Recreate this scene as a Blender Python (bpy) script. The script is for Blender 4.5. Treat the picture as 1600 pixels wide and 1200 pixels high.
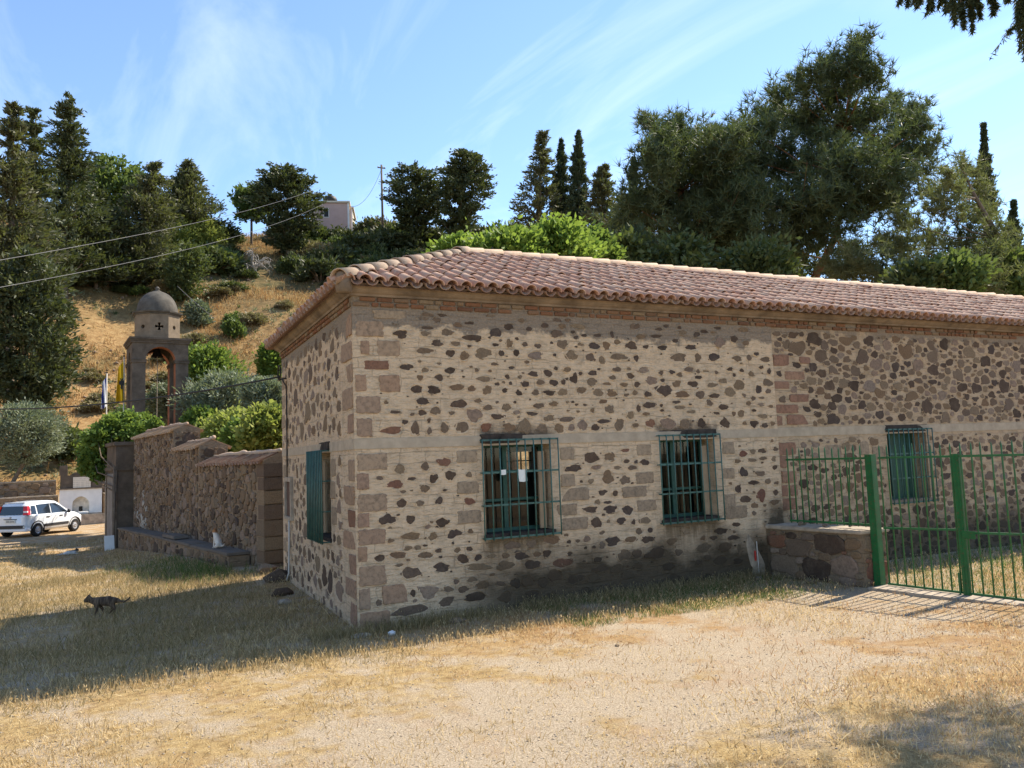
import bpy, bmesh, math, random
import numpy as np
from mathutils import Vector, Matrix

for o in list(bpy.data.objects): bpy.data.objects.remove(o, do_unlink=True)
S = bpy.context.scene
COL = S.collection
R = math.radians
random.seed(7)
RNG = np.random.default_rng(11)

# ------------------------------------------------------------------ camera
CAM = np.array([-2.4145, -9.5459, 2.0]); YAW, PIT, ROL, FPX = 0.4481, 0.0931, -0.0375, 1224.4
_f = np.array([math.sin(YAW)*math.cos(PIT), math.cos(YAW)*math.cos(PIT), math.sin(PIT)])
_r0 = np.array([math.cos(YAW), -math.sin(YAW), 0.0]); _u0 = np.cross(_r0, _f)
_r = _r0*math.cos(ROL)+_u0*math.sin(ROL); _u = -_r0*math.sin(ROL)+_u0*math.cos(ROL)
cam = bpy.data.cameras.new('camera'); co = bpy.data.objects.new('camera', cam); COL.objects.link(co)
cam.sensor_width = 36; cam.lens = FPX/1600*36; cam.clip_end = 3000; cam.clip_start = 0.05
co.matrix_world = Matrix(((_r[0], _u[0], -_f[0], CAM[0]), (_r[1], _u[1], -_f[1], CAM[1]), (_r[2], _u[2], -_f[2], CAM[2]), (0, 0, 0, 1)))
S.camera = co
S.render.resolution_x, S.render.resolution_y = 1024, 768

# ------------------------------------------------------------------ sky and sun
SX, SY = 0.90, 0.19                      # shadow run per metre of height (sun stands towards +X +Y)
SEL = math.atan(1/math.hypot(SX, SY)); SAZ = math.atan2(SX, SY)   # azimuth clockwise from +Y
W = bpy.data.worlds.new('World'); S.world = W; W.use_nodes = True
nt = W.node_tree; nt.nodes.clear()
def N(t, typ, **kw):
    n = t.nodes.new(typ)
    for k, v in kw.items():
        if k in n.inputs.keys() if isinstance(k, str) else False: n.inputs[k].default_value = v
        else: setattr(n, k, v)
    return n
def L(t, a, b): t.links.new(a, b)
sky = N(nt, 'ShaderNodeTexSky', sky_type='NISHITA', sun_disc=False)
sky.sun_elevation = SEL; sky.sun_rotation = SAZ; sky.altitude = 100; sky.air_density = 1.0; sky.dust_density = 0.05; sky.ozone_density = 3.2
tc = N(nt, 'ShaderNodeTexCoord')
# thin cirrus: wind-stretched noise on the sky vault
sep = N(nt, 'ShaderNodeSeparateXYZ'); L(nt, tc.outputs['Generated'], sep.inputs[0])
zc = N(nt, 'ShaderNodeMath', operation='MAXIMUM'); zc.inputs[1].default_value = 0.06; L(nt, sep.outputs['Z'], zc.inputs[0])
dv = N(nt, 'ShaderNodeVectorMath', operation='DIVIDE'); L(nt, tc.outputs['Generated'], dv.inputs[0])
cz = N(nt, 'ShaderNodeCombineXYZ'); [L(nt, zc.outputs[0], cz.inputs[i]) for i in range(3)]; L(nt, cz.outputs[0], dv.inputs[1])
mp = N(nt, 'ShaderNodeMapping'); mp.inputs['Rotation'].default_value = (0, 0, R(20)); mp.inputs['Scale'].default_value = (1.5, 0.42, 0.0); L(nt, dv.outputs[0], mp.inputs[0])
n1 = N(nt, 'ShaderNodeTexNoise'); n1.inputs['Scale'].default_value = 1.35; n1.inputs['Detail'].default_value = 10; n1.inputs['Roughness'].default_value = 0.58; n1.inputs['Distortion'].default_value = 0.9; L(nt, mp.outputs[0], n1.inputs['Vector'])
n2 = N(nt, 'ShaderNodeTexNoise'); n2.inputs['Scale'].default_value = 0.55; n2.inputs['Detail'].default_value = 3; L(nt, dv.outputs[0], n2.inputs['Vector'])
r1 = N(nt, 'ShaderNodeMapRange'); r1.inputs[1].default_value = 0.47; r1.inputs[2].default_value = 0.80; L(nt, n1.outputs[0], r1.inputs[0])
r2 = N(nt, 'ShaderNodeMapRange'); r2.inputs[1].default_value = 0.36; r2.inputs[2].default_value = 0.62; L(nt, n2.outputs[0], r2.inputs[0])
mm = N(nt, 'ShaderNodeMath', operation='MULTIPLY'); L(nt, r1.outputs[0], mm.inputs[0]); L(nt, r2.outputs[0], mm.inputs[1])
mk = N(nt, 'ShaderNodeMath', operation='MULTIPLY'); mk.inputs[1].default_value = 0.40; L(nt, mm.outputs[0], mk.inputs[0])
cm = N(nt, 'ShaderNodeMixRGB'); cm.inputs[2].default_value = (6.2, 6.6, 7.2, 1); L(nt, mk.outputs[0], cm.inputs[0]); L(nt, sky.outputs[0], cm.inputs[1])
bg = N(nt, 'ShaderNodeBackground'); bg.inputs[1].default_value = 0.128; L(nt, cm.outputs[0], bg.inputs[0])
ow = N(nt, 'ShaderNodeOutputWorld'); L(nt, bg.outputs[0], ow.inputs[0])
sl = bpy.data.lights.new('sun', 'SUN'); sl.energy = 4.4; sl.angle = R(0.55); sl.color = (1.0, 0.90, 0.75)
so = bpy.data.objects.new('sun', sl); COL.objects.link(so); so.location = (20, 5, 30)
so.rotation_euler = Vector((-SX, -SY, -1)).to_track_quat('-Z', 'Y').to_euler()
vs = S.view_settings; vs.view_transform = 'Standard'; vs.look = 'None'; vs.exposure = 1.1; vs.gamma = 1; vs.use_curve_mapping = False

# ------------------------------------------------------------------ projection helpers (authoring only: photo point -> real place)
def ray(x, y): return _f + _r*(x-800)/FPX - _u*(y-600)/FPX
def at(x, y, t): return CAM + t*ray(x, y)                      # t = depth in metres along the view axis
def aty(x, y, Y): d = ray(x, y); return CAM + (Y-CAM[1])/d[1]*d
def atx(x, y, X): d = ray(x, y); return CAM + (X-CAM[0])/d[0]*d
def proj(P):
    d = np.asarray(P, float)-CAM; z = d@_f
    return np.stack([800+FPX*(d@_r)/z, 600-FPX*(d@_u)/z], -1)
def depth(P): return (np.asarray(P)-CAM)@_f

# ------------------------------------------------------------------ terrain height
def smooth(t): t = np.clip(t, 0, 1); return t*t*(3-2*t)
def vnoise(x, y, s, seed=0):
    x = np.asarray(x, float)/s; y = np.asarray(y, float)/s
    xi = np.floor(x); yi = np.floor(y); fx = x-xi; fy = y-yi
    def h(a, b): v = np.sin(a*127.1+b*311.7+seed*74.7)*43758.5453; return v-np.floor(v)
    fx = fx*fx*(3-2*fx); fy = fy*fy*(3-2*fy)
    return (h(xi, yi)*(1-fx)+h(xi+1, yi)*fx)*(1-fy)+(h(xi, yi+1)*(1-fx)+h(xi+1, yi+1)*fx)*fy
def ground_z(x, y):
    x = np.asarray(x, float); y = np.asarray(y, float)
    z = 0.38*smooth((-y-1.6)/8.5) - 0.16*smooth(-x/4.5)*smooth((y+1)/5)
    z = z + 0.03*(vnoise(x, y, 1.7)-.5)*smooth((np.hypot(x+2.4, y+9.5)-2)/6) + 0.02*(vnoise(x, y, .5, 3)-.5)
    z = z - 0.36*smooth((y-7)/13)*smooth((-x-.4)/3.5)
    dx = x-CAM[0]; dy = y-CAM[1]; d = np.hypot(dx, dy); yaw = np.degrees(np.arctan2(dx, dy))
    d0 = 46.0
    amp = 1-0.60*smooth((yaw-28)/22)
    side = smooth((125-np.abs(yaw-20))/50)
    t = (d-d0)/56
    hill = 1.25*smooth((d-d0)/0.8) + 30.5*amp*np.where(t < 1, np.clip(t, 0, 1)**1.08, 1.0)
    hill = hill + 4*amp*smooth((d-102)/60) - 10*smooth((d-170)/500)
    hill = hill + (1.6*(vnoise(x, y, 9, 1)-.5)+0.7*(vnoise(x, y, 3.1, 2)-.5))*smooth((d-47)/12)
    return z + np.maximum(hill, 0)*side*smooth((d-d0+0.5)/0.8)
def gz(x, y): return float(ground_z(x, y))
def hit(px, py, t0=12., t1=300.):
    d = ray(px, py); ts = np.arange(t0, t1, .25); P = CAM+ts[:, None]*d
    g = P[:, 2]-ground_z(P[:, 0], P[:, 1]); i = np.argmax(g < 0)
    if g[i] >= 0: i = len(ts)-1
    return P[i], ts[i]

# ------------------------------------------------------------------ mesh helpers
def new_mesh(name, V, groups):
    """V (n,3); groups: list of (m,k) int arrays"""
    me = bpy.data.meshes.new(name)
    V = np.asarray(V, np.float32)
    groups = [np.asarray(g, np.int32) for g in groups if len(g)]
    me.vertices.add(len(V)); me.vertices.foreach_set('co', V.ravel())
    nl = sum(g.size for g in groups); npoly = sum(len(g) for g in groups)
    me.loops.add(nl); me.loops.foreach_set('vertex_index', np.concatenate([g.ravel() for g in groups]))
    me.polygons.add(npoly)
    tot = np.concatenate([np.full(len(g), g.shape[1], np.int32) for g in groups])
    st = np.concatenate([[0], np.cumsum(tot)[:-1]]).astype(np.int32)
    me.polygons.foreach_set('loop_start', st)
    me.update(calc_edges=True); me.validate()
    return me
def link(name, me, mats=None, parent=None, loc=None):
    o = bpy.data.objects.new(name, me); COL.objects.link(o)
    if me is not None and mats is not None:
        for m in (mats if isinstance(mats, (list, tuple)) else [mats]):
            if len(me.materials) < (len(mats) if isinstance(mats, (list, tuple)) else 1): me.materials.append(m)
    if parent is not None: o.parent = parent
    if loc is not None: o.location = loc
    return o
def tag(o, label=None, cat=None, group=None, kind=None):
    if label: o['label'] = label
    if cat: o['category'] = cat
    if group: o['group'] = group
    if kind: o['kind'] = kind
    return o
def empty(name, loc=(0, 0, 0), rz=0, label=None, cat=None, group=None):
    o = bpy.data.objects.new(name, None); COL.objects.link(o); o.location = loc; o.rotation_euler = (0, 0, rz); o.empty_display_size = .2
    return tag(o, label, cat, group)
class MB:
    def __init__(s): s.v = []; s.f = []; s.m = []; s.cm = 0
    def add(s, vs, fs):
        b = len(s.v); s.v += [tuple(map(float, p)) for p in vs]; s.f += [tuple(i+b for i in f) for f in fs]; s.m += [s.cm]*len(fs); return s
    def box(s, x0, x1, y0, y1, z0, z1):
        return s.add([(x0, y0, z0), (x1, y0, z0), (x1, y1, z0), (x0, y1, z0), (x0, y0, z1), (x1, y0, z1), (x1, y1, z1), (x0, y1, z1)],
                     [(0, 3, 2, 1), (4, 5, 6, 7), (0, 1, 5, 4), (1, 2, 6, 5), (2, 3, 7, 6), (3, 0, 4, 7)])
    def hexa(s, p):   # 8 corner points, bottom 4 then top 4, ccw
        return s.add(p, [(0, 3, 2, 1), (4, 5, 6, 7), (0, 1, 5, 4), (1, 2, 6, 5), (2, 3, 7, 6), (3, 0, 4, 7)])
    def tube(s, pts, rad, n=8, cap=True):
        pts = [np.array(p, float) for p in pts]; rr = rad if hasattr(rad, '__len__') else [rad]*len(pts)
        vs = []; fs = []; prev = None
        for i, p in enumerate(pts):
            d = pts[min(i+1, len(pts)-1)]-pts[max(i-1, 0)]; d = d/(np.linalg.norm(d)+1e-9)
            if prev is None:
                a = np.array([0, 0, 1.]) if abs(d[2]) < .9 else np.array([1., 0, 0]); e = np.cross(d, a)
            else: e = prev-d*(prev@d)
            e = e/(np.linalg.norm(e)+1e-9); prev = e; g = np.cross(d, e)
            for k in range(n): t = 2*math.pi*k/n; vs.append(p+rr[i]*(math.cos(t)*e+math.sin(t)*g))
        for i in range(len(pts)-1):
            for k in range(n): fs.append((i*n+k, i*n+(k+1) % n, (i+1)*n+(k+1) % n, (i+1)*n+k))
        if cap: fs.append(tuple(range(n))[::-1]); fs.append(tuple((len(pts)-1)*n+k for k in range(n)))
        return s.add(vs, fs)
    def lathe(s, prof, n=24, c=(0, 0, 0), a0=0, cap=True):
        vs = []; fs = []
        for (r_, z) in prof:
            for k in range(n): t = a0+2*math.pi*k/n; vs.append((c[0]+r_*math.cos(t), c[1]+r_*math.sin(t), c[2]+z))
        for i in range(len(prof)-1):
            for k in range(n): fs.append((i*n+k, i*n+(k+1) % n, (i+1)*n+(k+1) % n, (i+1)*n+k))
        if cap: fs.append(tuple(range(n))[::-1]); fs.append(tuple((len(prof)-1)*n+k for k in range(n)))
        return s.add(vs, fs)
    def prism(s, poly, o, e1, e2, n, d):   # poly in (a,b) plane coordinates, extruded d along n
        o, e1, e2, n = [np.array(q, float) for q in (o, e1, e2, n)]; k = len(poly)
        A = [o+a*e1+b*e2 for a, b in poly]; B = [p+n*d for p in A]
        return s.add(A+B, [tuple(range(k))[::-1], tuple(range(k, 2*k))]+[(i, (i+1) % k, k+(i+1) % k, k+i) for i in range(k)])
    def build(s, name, mats, parent=None, smooth=False, bevel=0, loc=None, tri=False):
        me = bpy.data.meshes.new(name); me.from_pydata(s.v, [], s.f)
        ml = mats if isinstance(mats, (list, tuple)) else [mats]
        for m in ml: me.materials.append(m)
        if len(ml) > 1: me.polygons.foreach_set('material_index', s.m)
        bm = bmesh.new(); bm.from_mesh(me); bmesh.ops.recalc_face_normals(bm, faces=bm.faces)
        if bevel: bmesh.ops.bevel(bm, geom=[e for e in bm.edges if len(e.link_faces) == 2 and e.calc_face_angle(0) > .5], offset=bevel, segments=2, affect='EDGES', clamp_overlap=True)
        bm.to_mesh(me); bm.free()
        if smooth: me.polygons.foreach_set('use_smooth', [True]*len(me.polygons)); me.update()
        return link(name, me, None, parent, loc)
def eval_mesh(o):
    dg = bpy.context.evaluated_depsgraph_get(); dg.update()
    me = bpy.data.meshes.new_from_object(o.evaluated_get(dg)); return me

# ------------------------------------------------------------------ materials
def mat(name, rough=.85, spec=.3):
    m = bpy.data.materials.new(name); m.use_nodes = True; t = m.node_tree; b = t.nodes['Principled BSDF']
    b.inputs['Roughness'].default_value = rough; b.inputs['Specular IOR Level'].default_value = spec
    return m, t, b
def noise(t, scale, detail=6, rough=.6, vec=None, dist=0):
    n = N(t, 'ShaderNodeTexNoise'); n.inputs['Scale'].default_value = scale; n.inputs['Detail'].default_value = detail; n.inputs['Roughness'].default_value = rough; n.inputs['Distortion'].default_value = dist
    if vec is not None: L(t, vec, n.inputs['Vector'])
    return n.outputs['Fac']
def ocoord(t): return N(t, 'ShaderNodeTexCoord').outputs['Object']
def gpos(t): return N(t, 'ShaderNodeNewGeometry').outputs['Position']
def ramp(t, fac, stops):
    r = N(t, 'ShaderNodeValToRGB'); cr = r.color_ramp
    while len(cr.elements) < len(stops): cr.elements.new(.5)
    for e, (p, c) in zip(cr.elements, stops): e.position = p; e.color = (*c, 1)
    L(t, fac, r.inputs[0]); return r.outputs[0]
def mix(t, fac, a, b, mode='MIX'):
    m = N(t, 'ShaderNodeMixRGB', blend_type=mode)
    for s, v in ((0, fac), (1, a), (2, b)):
        if hasattr(v, 'is_linked'): L(t, v, m.inputs[s])
        else: m.inputs[s].default_value = v if s == 0 else (*v, 1)
    return m.outputs[0]
def mr(t, v, a, b, c=0., d=1.):
    n = N(t, 'ShaderNodeMapRange'); 
    for i, q in enumerate((a, b, c, d)): n.inputs[i+1].default_value = q
    L(t, v, n.inputs[0]); return n.outputs[0]
def mth(t, op, a, b=0.):
    n = N(t, 'ShaderNodeMath', operation=op)
    for i, q in ((0, a), (1, b)):
        if hasattr(q, 'is_linked'): L(t, q, n.inputs[i])
        else: n.inputs[i].default_value = q
    return n.outputs[0]
def bump(t, b, h, strength=.4, dist=.02):
    n = N(t, 'ShaderNodeBump'); n.inputs['Strength'].default_value = strength; n.inputs['Distance'].default_value = dist
    L(t, h, n.inputs['Height']); L(t, n.outputs[0], b.inputs['Normal'])
def rnd(t):
    """a random number that is stable per object and per loose piece"""
    a = N(t, 'ShaderNodeObjectInfo').outputs['Random']; g = N(t, 'ShaderNodeNewGeometry').outputs['Random Per Island']
    return mth(t, 'FRACT', mth(t, 'ADD', mth(t, 'MULTIPLY', a, 7.31), g))
def simple(name, col, rough=.8, spec=.3, var=.25, scale=6, bmp=.25, bdist=.01, metal=0):
    m, t, b = mat(name, rough, spec); v = gpos(t)
    n = noise(t, scale, 8, .65, v); c2 = tuple(min(1, x*(1+var)) for x in col); c1 = tuple(x*(1-var) for x in col)
    L(t, ramp(t, n, [(.3, c1), (.7, c2)]), b.inputs['Base Color']); b.inputs['Metallic'].default_value = metal
    if bmp: bump(t, b, noise(t, scale*6, 6, .7, v), bmp, bdist)
    return m
def damp_mask(t, v):
    """rising damp and moss along the foot of the front wall, with a ragged noise edge"""
    s = N(t, 'ShaderNodeSeparateXYZ'); L(t, v, s.inputs[0])
    w = mth(t, 'ADD', s.outputs['Z'], mth(t, 'MULTIPLY', mth(t, 'SUBTRACT', noise(t, 1.7, 5, .6, v), .5), 1.0))
    d = mth(t, 'MULTIPLY', mr(t, w, .92, .42), mr(t, mth(t, 'ADD', s.outputs['X'], mth(t, 'MULTIPLY', noise(t, .9, 3, .5, v), 1.2)), 1.6, 2.8))
    # wet corner by the low wall
    e = mth(t, 'MULTIPLY', mr(t, mth(t, 'ADD', mth(t, 'ABSOLUTE', mth(t, 'SUBTRACT', s.outputs['X'], 6.75)), mth(t, 'MULTIPLY', noise(t, 3.5, 5, .6, v), .7)), .72, .45), mr(t, w, 1.25, .95))
    return mth(t, 'MULTIPLY', mth(t, 'MAXIMUM', d, e), mth(t, 'MULTIPLY', mr(t, s.outputs['Y'], .6, .5), mr(t, s.outputs['Y'], -.09, -.06)))
def stone_mat(name, cols, rough=.9, scale=9, bdist=.012):
    """a family of stone colours picked per piece, with mottling"""
    m, t, b = mat(name, rough, .2); v = gpos(t); k = rnd(t)
    base = ramp(t, k, [(i/(len(cols)-1) if len(cols) > 1 else 0, c) for i, c in enumerate(cols)])
    n = noise(t, scale, 8, .7, v); c = mix(t, mr(t, n, .45, .8, 0, .4), base, (.26, .20, .14))
    n2 = noise(t, scale*5, 4, .7, v); c = mix(t, mr(t, n2, .28, .58, .55, 0), c, (.03, .025, .02))
    c = mix(t, mth(t, 'MULTIPLY', damp_mask(t, v), .8), c, (.035, .028, .018))
    L(t, c, b.inputs['Base Color']); bump(t, b, noise(t, scale*4, 5, .75, v), .8, bdist)
    return m
ST_DARK = stone_mat('dark_basalt_stone', [(.062, .042, .030), (.095, .062, .041), (.075, .055, .046), (.115, .074, .047)])
ST_MED = stone_mat('brown_andesite_stone', [(.18, .112, .066), (.215, .145, .083), (.135, .094, .066), (.245, .178, .108), (.16, .115, .084)])
ST_LIGHT = stone_mat('pale_pinkish_stone', [(.27, .195, .14), (.25, .175, .125), (.23, .175, .135), (.29, .215, .15)], scale=5)
ST_RED = stone_mat('reddish_stone', [(.20, .095, .055), (.23, .12, .075), (.17, .075, .05)])
ST_ASH = stone_mat('tuff_ashlar_stone', [(.37, .24, .15), (.34, .22, .14), (.36, .265, .175), (.31, .195, .13)], scale=3.5)
ST_JAMB = stone_mat('grey_ashlar_stone', [(.33, .25, .165), (.30, .225, .15), (.36, .275, .185)], scale=4)
ST_QR = stone_mat('red_brown_ashlar_stone', [(.30, .165, .105), (.27, .15, .10), (.33, .20, .13)], scale=4)
TONES = {'d': ST_DARK, 'm': ST_MED, 'l': ST_LIGHT, 'r': ST_RED}

def mortar_mat(name, pale, grey, upper, z_grey, damp_x=None, damp=.55):
    """smeared lime mortar with scored joints, a weathered grey band below the cornice and damp marks along the foot"""
    m, t, b = mat(name, .93, .15); v = gpos(t); s = N(t, 'ShaderNodeSeparateXYZ'); L(t, v, s.inputs[0])
    nbig = noise(t, 1.3, 6, .6, v); nm = noise(t, 6, 8, .65, v); nf = noise(t, 34, 6, .7, v)
    c = ramp(t, nm, [(.28, tuple(x*.62 for x in pale)), (.48, tuple(x*.92 for x in pale)), (.62, pale), (.8, tuple(min(1, x*1.15) for x in pale))])
    c = mix(t, mr(t, nbig, .5, .72, 0, .55), c, tuple(x*.78 for x in pale))  # darker blotches paint in relief shading that the bump lacks
    # scored joint lines: warped running bond cut into the wet mortar
    wv = N(t, 'ShaderNodeTexNoise'); wv.inputs['Scale'].default_value = 3.0; wv.inputs['Detail'].default_value = 3; L(t, v, wv.inputs['Vector'])
    sc = N(t, 'ShaderNodeVectorMath', operation='SCALE'); sc.inputs['Scale'].default_value = .10; L(t, wv.outputs['Color'], sc.inputs[0])
    ad = N(t, 'ShaderNodeVectorMath', operation='ADD'); L(t, v, ad.inputs[0]); L(t, sc.outputs[0], ad.inputs[1])
    s2 = N(t, 'ShaderNodeSeparateXYZ'); L(t, ad.outputs[0], s2.inputs[0]); cb = N(t, 'ShaderNodeCombineXYZ'); L(t, mth(t, 'ADD', s2.outputs[0], s2.outputs[1]), cb.inputs[0]); L(t, s2.outputs[2], cb.inputs[1])
    br = N(t, 'ShaderNodeTexBrick'); br.inputs['Scale'].default_value = 1.0; br.inputs['Mortar Size'].default_value = .006; br.inputs['Mortar Smooth'].default_value = .3
    br.inputs['Brick Width'].default_value = .34; br.inputs['Row Height'].default_value = .135; br.offset = .43; br.squash = .8
    L(t, cb.outputs[0], br.inputs['Vector']); lines = br.outputs['Fac']
    lines = mth(t, 'MULTIPLY', lines, mr(t, noise(t, 2.6, 4, .6, v), .44, .58))
    c = mix(t, mth(t, 'MULTIPLY', lines, .42), c, tuple(x*.42 for x in pale))  # grooves coloured darker, standing in for weak bump shading
    # horizontal trowel smears, their relief shading darkened into the colour
    mpn = N(t, 'ShaderNodeMapping'); mpn.inputs['Scale'].default_value = (5, 5, 26); L(t, v, mpn.inputs[0]); sm = noise(t, 1.6, 6, .65, mpn.outputs[0], .8)
    c = mix(t, mr(t, sm, .53, .66, 0, .75), c, tuple(x*.50 for x in pale))
    c = mix(t, mr(t, nf, .56, .74, 0, .5), c, tuple(x*.45 for x in pale))
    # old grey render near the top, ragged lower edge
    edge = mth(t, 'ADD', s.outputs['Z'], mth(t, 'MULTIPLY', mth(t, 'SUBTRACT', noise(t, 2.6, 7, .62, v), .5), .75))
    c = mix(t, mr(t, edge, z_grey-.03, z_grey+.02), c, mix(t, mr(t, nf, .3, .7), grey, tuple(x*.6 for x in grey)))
    # damp, moss and the run-off streaks below the window sills, soot above the lintels
    c = mix(t, mth(t, 'MULTIPLY', damp_mask(t, v), damp), c, (.055, .042, .026))
    if damp_x is not None:
        ms_ = N(t, 'ShaderNodeMapping'); ms_.inputs['Scale'].default_value = (16, 1, 1.2); L(t, v, ms_.inputs[0]); st = noise(t, 1.5, 4, .6, ms_.outputs[0])
        for x0 in (1.668, 4.4965):
            inx = mr(t, mth(t, 'ADD', mth(t, 'ABSOLUTE', mth(t, 'SUBTRACT', s.outputs['X'], x0+.565)), mth(t, 'MULTIPLY', nm, .3)), .80, .60)
            c = mix(t, mth(t, 'MULTIPLY', mth(t, 'MULTIPLY', inx, mr(t, mth(t, 'ADD', s.outputs['Z'], mth(t, 'MULTIPLY', st, .5)), .80, 1.15)), mth(t, 'MULTIPLY', mr(t, s.outputs['Z'], 1.02, .99), .92)), c, (.13, .092, .05))
            c = mix(t, mth(t, 'MULTIPLY', mth(t, 'MULTIPLY', inx, mr(t, mth(t, 'ADD', s.outputs['Z'], mth(t, 'MULTIPLY', nm, .35)), 2.66, 2.50)), mth(t, 'MULTIPLY', mr(t, s.outputs['Z'], 2.15, 2.2), .8)), c, (.05, .038, .03))
    L(t, c, b.inputs['Base Color'])
    h = mth(t, 'SUBTRACT', mth(t, 'ADD', mth(t, 'MULTIPLY', nm, .6), mth(t, 'ADD', mth(t, 'MULTIPLY', nf, .22), mth(t, 'MULTIPLY', sm, .5))), mth(t, 'MULTIPLY', lines, .35))
    bump(t, b, h, 1.0, .05)
    return m
M_MORT = mortar_mat('pale_lime_mortar', (.68, .52, .345), (.34, .275, .205), 1, 3.68, (1.2, 3.0), .93)
M_MORT2 = mortar_mat('brownish_rubble_mortar', (.54, .405, .265), (.36, .285, .205), 1, 3.85, None, .8)
M_LEFT = mortar_mat('lime_mortar_gable_side', (.66, .505, .34), (.33, .27, .2), 1, 3.75, None, .3)
M_GARD = mortar_mat('earthy_garden_wall_mortar', (.30, .22, .145), (.20, .16, .12), 1, 9, None, .0)
M_BAND = simple('grey_cement_band', (.40, .33, .24), .9, .15, .22, 5, .5, .01)
M_SOOT = simple('soot_blackened_plaster', (.055, .045, .038), .95, .1, .5, 8, .6, .012)
M_CORN = simple('cove_cornice_plaster', (.205, .16, .118), .92, .15, .5, 3, .5, .012)
M_BRICK = stone_mat('old_red_brick', [(.23, .095, .048), (.26, .13, .065), (.17, .08, .045), (.28, .20, .12), (.24, .11, .055)], scale=14)
M_INT = simple('interior_plaster', (.13, .12, .105), .95, .1, .15, 2, .2)
M_FLOORI = simple('interior_floor', (.12, .10, .08), .8, .2)
M_REVEAL = simple('window_reveal_render', (.27, .215, .16), .93, .15, .3, 5, .5, .01)

def tile_mat(name, cols, lichen):
    m, t, b = mat(name, .82, .25); v = gpos(t); k = rnd(t)
    base = ramp(t, k, [(i/(len(cols)-1), c) for i, c in enumerate(cols)])
    n = noise(t, 7, 8, .7, v); c = mix(t, mr(t, n, .48, .70, 0, lichen), base, (.42, .36, .27))
    c = mix(t, mr(t, noise(t, 22, 6, .75, v), .52, .72, 0, .55), c, (.16, .105, .08))
    L(t, c, b.inputs['Base Color']); bump(t, b, noise(t, 60, 6, .7, v), .4, .006); return m
M_TILE = tile_mat('terracotta_barrel_tile', [(.40, .215, .145), (.44, .25, .175), (.36, .20, .14), (.48, .305, .22), (.42, .26, .185)], .7)
M_PAN = tile_mat('weathered_pan_tile', [(.24, .14, .10), (.29, .18, .13)], .8)
M_HIP = tile_mat('weathered_hip_tile', [(.42, .30, .20), (.46, .33, .23), (.38, .25, .17)], .9)

M_GREEN = simple('teal_green_painted_iron', (.045, .115, .095), .5, .45, .3, 14, .2, .003)
def gate_paint():
    m, t, b = mat('bright_green_painted_steel', .42, .5); v = gpos(t); n = noise(t, 9, 5, .6, v); c = ramp(t, n, [(.3, (.010, .095, .028)), (.7, (.016, .145, .042))])
    c = mix(t, mr(t, noise(t, 38, 6, .7, v), .57, .63, 0, .85), c, (.13, .055, .025)); L(t, c, b.inputs['Base Color']); bump(t, b, n, .15, .003); return m
M_GATE = gate_paint()
M_WOODG = simple('green_painted_window_wood', (.02, .075, .055), .55, .4, .3, 12, .2, .004)
M_BOARD = simple('pale_tan_board', (.34, .26, .17), .8, .2, .15, 6, .2)
def glass():
    m, t, b = mat('window_glass', .06, .5); b.inputs['Base Color'].default_value = (.75, .8, .8, 1); b.inputs['Transmission Weight'].default_value = 1; b.inputs['IOR'].default_value = 1.45
    tr = N(t, 'ShaderNodeBsdfTransparent'); tr.inputs[0].default_value = (.80, .84, .83, 1)
    gl = N(t, 'ShaderNodeBsdfGlossy'); gl.inputs['Roughness'].default_value = .04
    fr = N(t, 'ShaderNodeFresnel'); fr.inputs[0].default_value = 1.5
    ms = N(t, 'ShaderNodeMixShader'); L(t, fr.outputs[0], ms.inputs[0]); L(t, tr.outputs[0], ms.inputs[1]); L(t, gl.outputs[0], ms.inputs[2])
    L(t, ms.outputs[0], t.nodes['Material Output'].inputs[0]); return m
M_GLASS = glass()
M_PAPER = simple('white_paper', (.70, .72, .68), .9, .1, .05, 20, 0)
M_BLACK = simple('black_rubber', (.02, .02, .02), .6, .3, .2, 20, .1)
M_WIRE = simple('grey_wire', (.11, .105, .10), .5, .4, .1, 5, 0)
M_CONC = simple('worn_concrete', (.36, .30, .23), .92, .15, .4, 5, .5, .01)
M_PVC = simple('grey_white_pvc', (.50, .47, .42), .5, .4, .1, 5, .05)
M_TOWER = simple('grey_brown_tower_render', (.115, .09, .068), .93, .15, .45, 2.4, .5, .012)
M_TOWERR = simple('red_ochre_tower_soffit', (.36, .15, .085), .92, .15, .3, 3, .4, .01)
M_DOME = simple('dark_lead_dome_render', (.09, .08, .066), .85, .2, .45, 3.2, .4, .01)
M_DRUM = simple('sandy_drum_render', (.20, .155, .108), .93, .15, .3, 3, .4, .01)
M_BRONZE = simple('dark_bronze', (.03, .028, .022), .5, .5, .2, 8, .1, .005, .6)
M_WHITEW = simple('white_limewash', (.74, .73, .70), .9, .2, .08, 3, .3, .006)
M_BARK = simple('grey_brown_bark', (.17, .13, .095), .95, .1, .35, 6, .9, .03)
M_PBARK = simple('reddish_pine_bark', (.20, .10, .055), .95, .1, .4, 5, .9, .03)
M_DEAD = simple('bleached_dead_wood', (.40, .36, .31), .9, .1, .2, 6, .5, .01)

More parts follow.
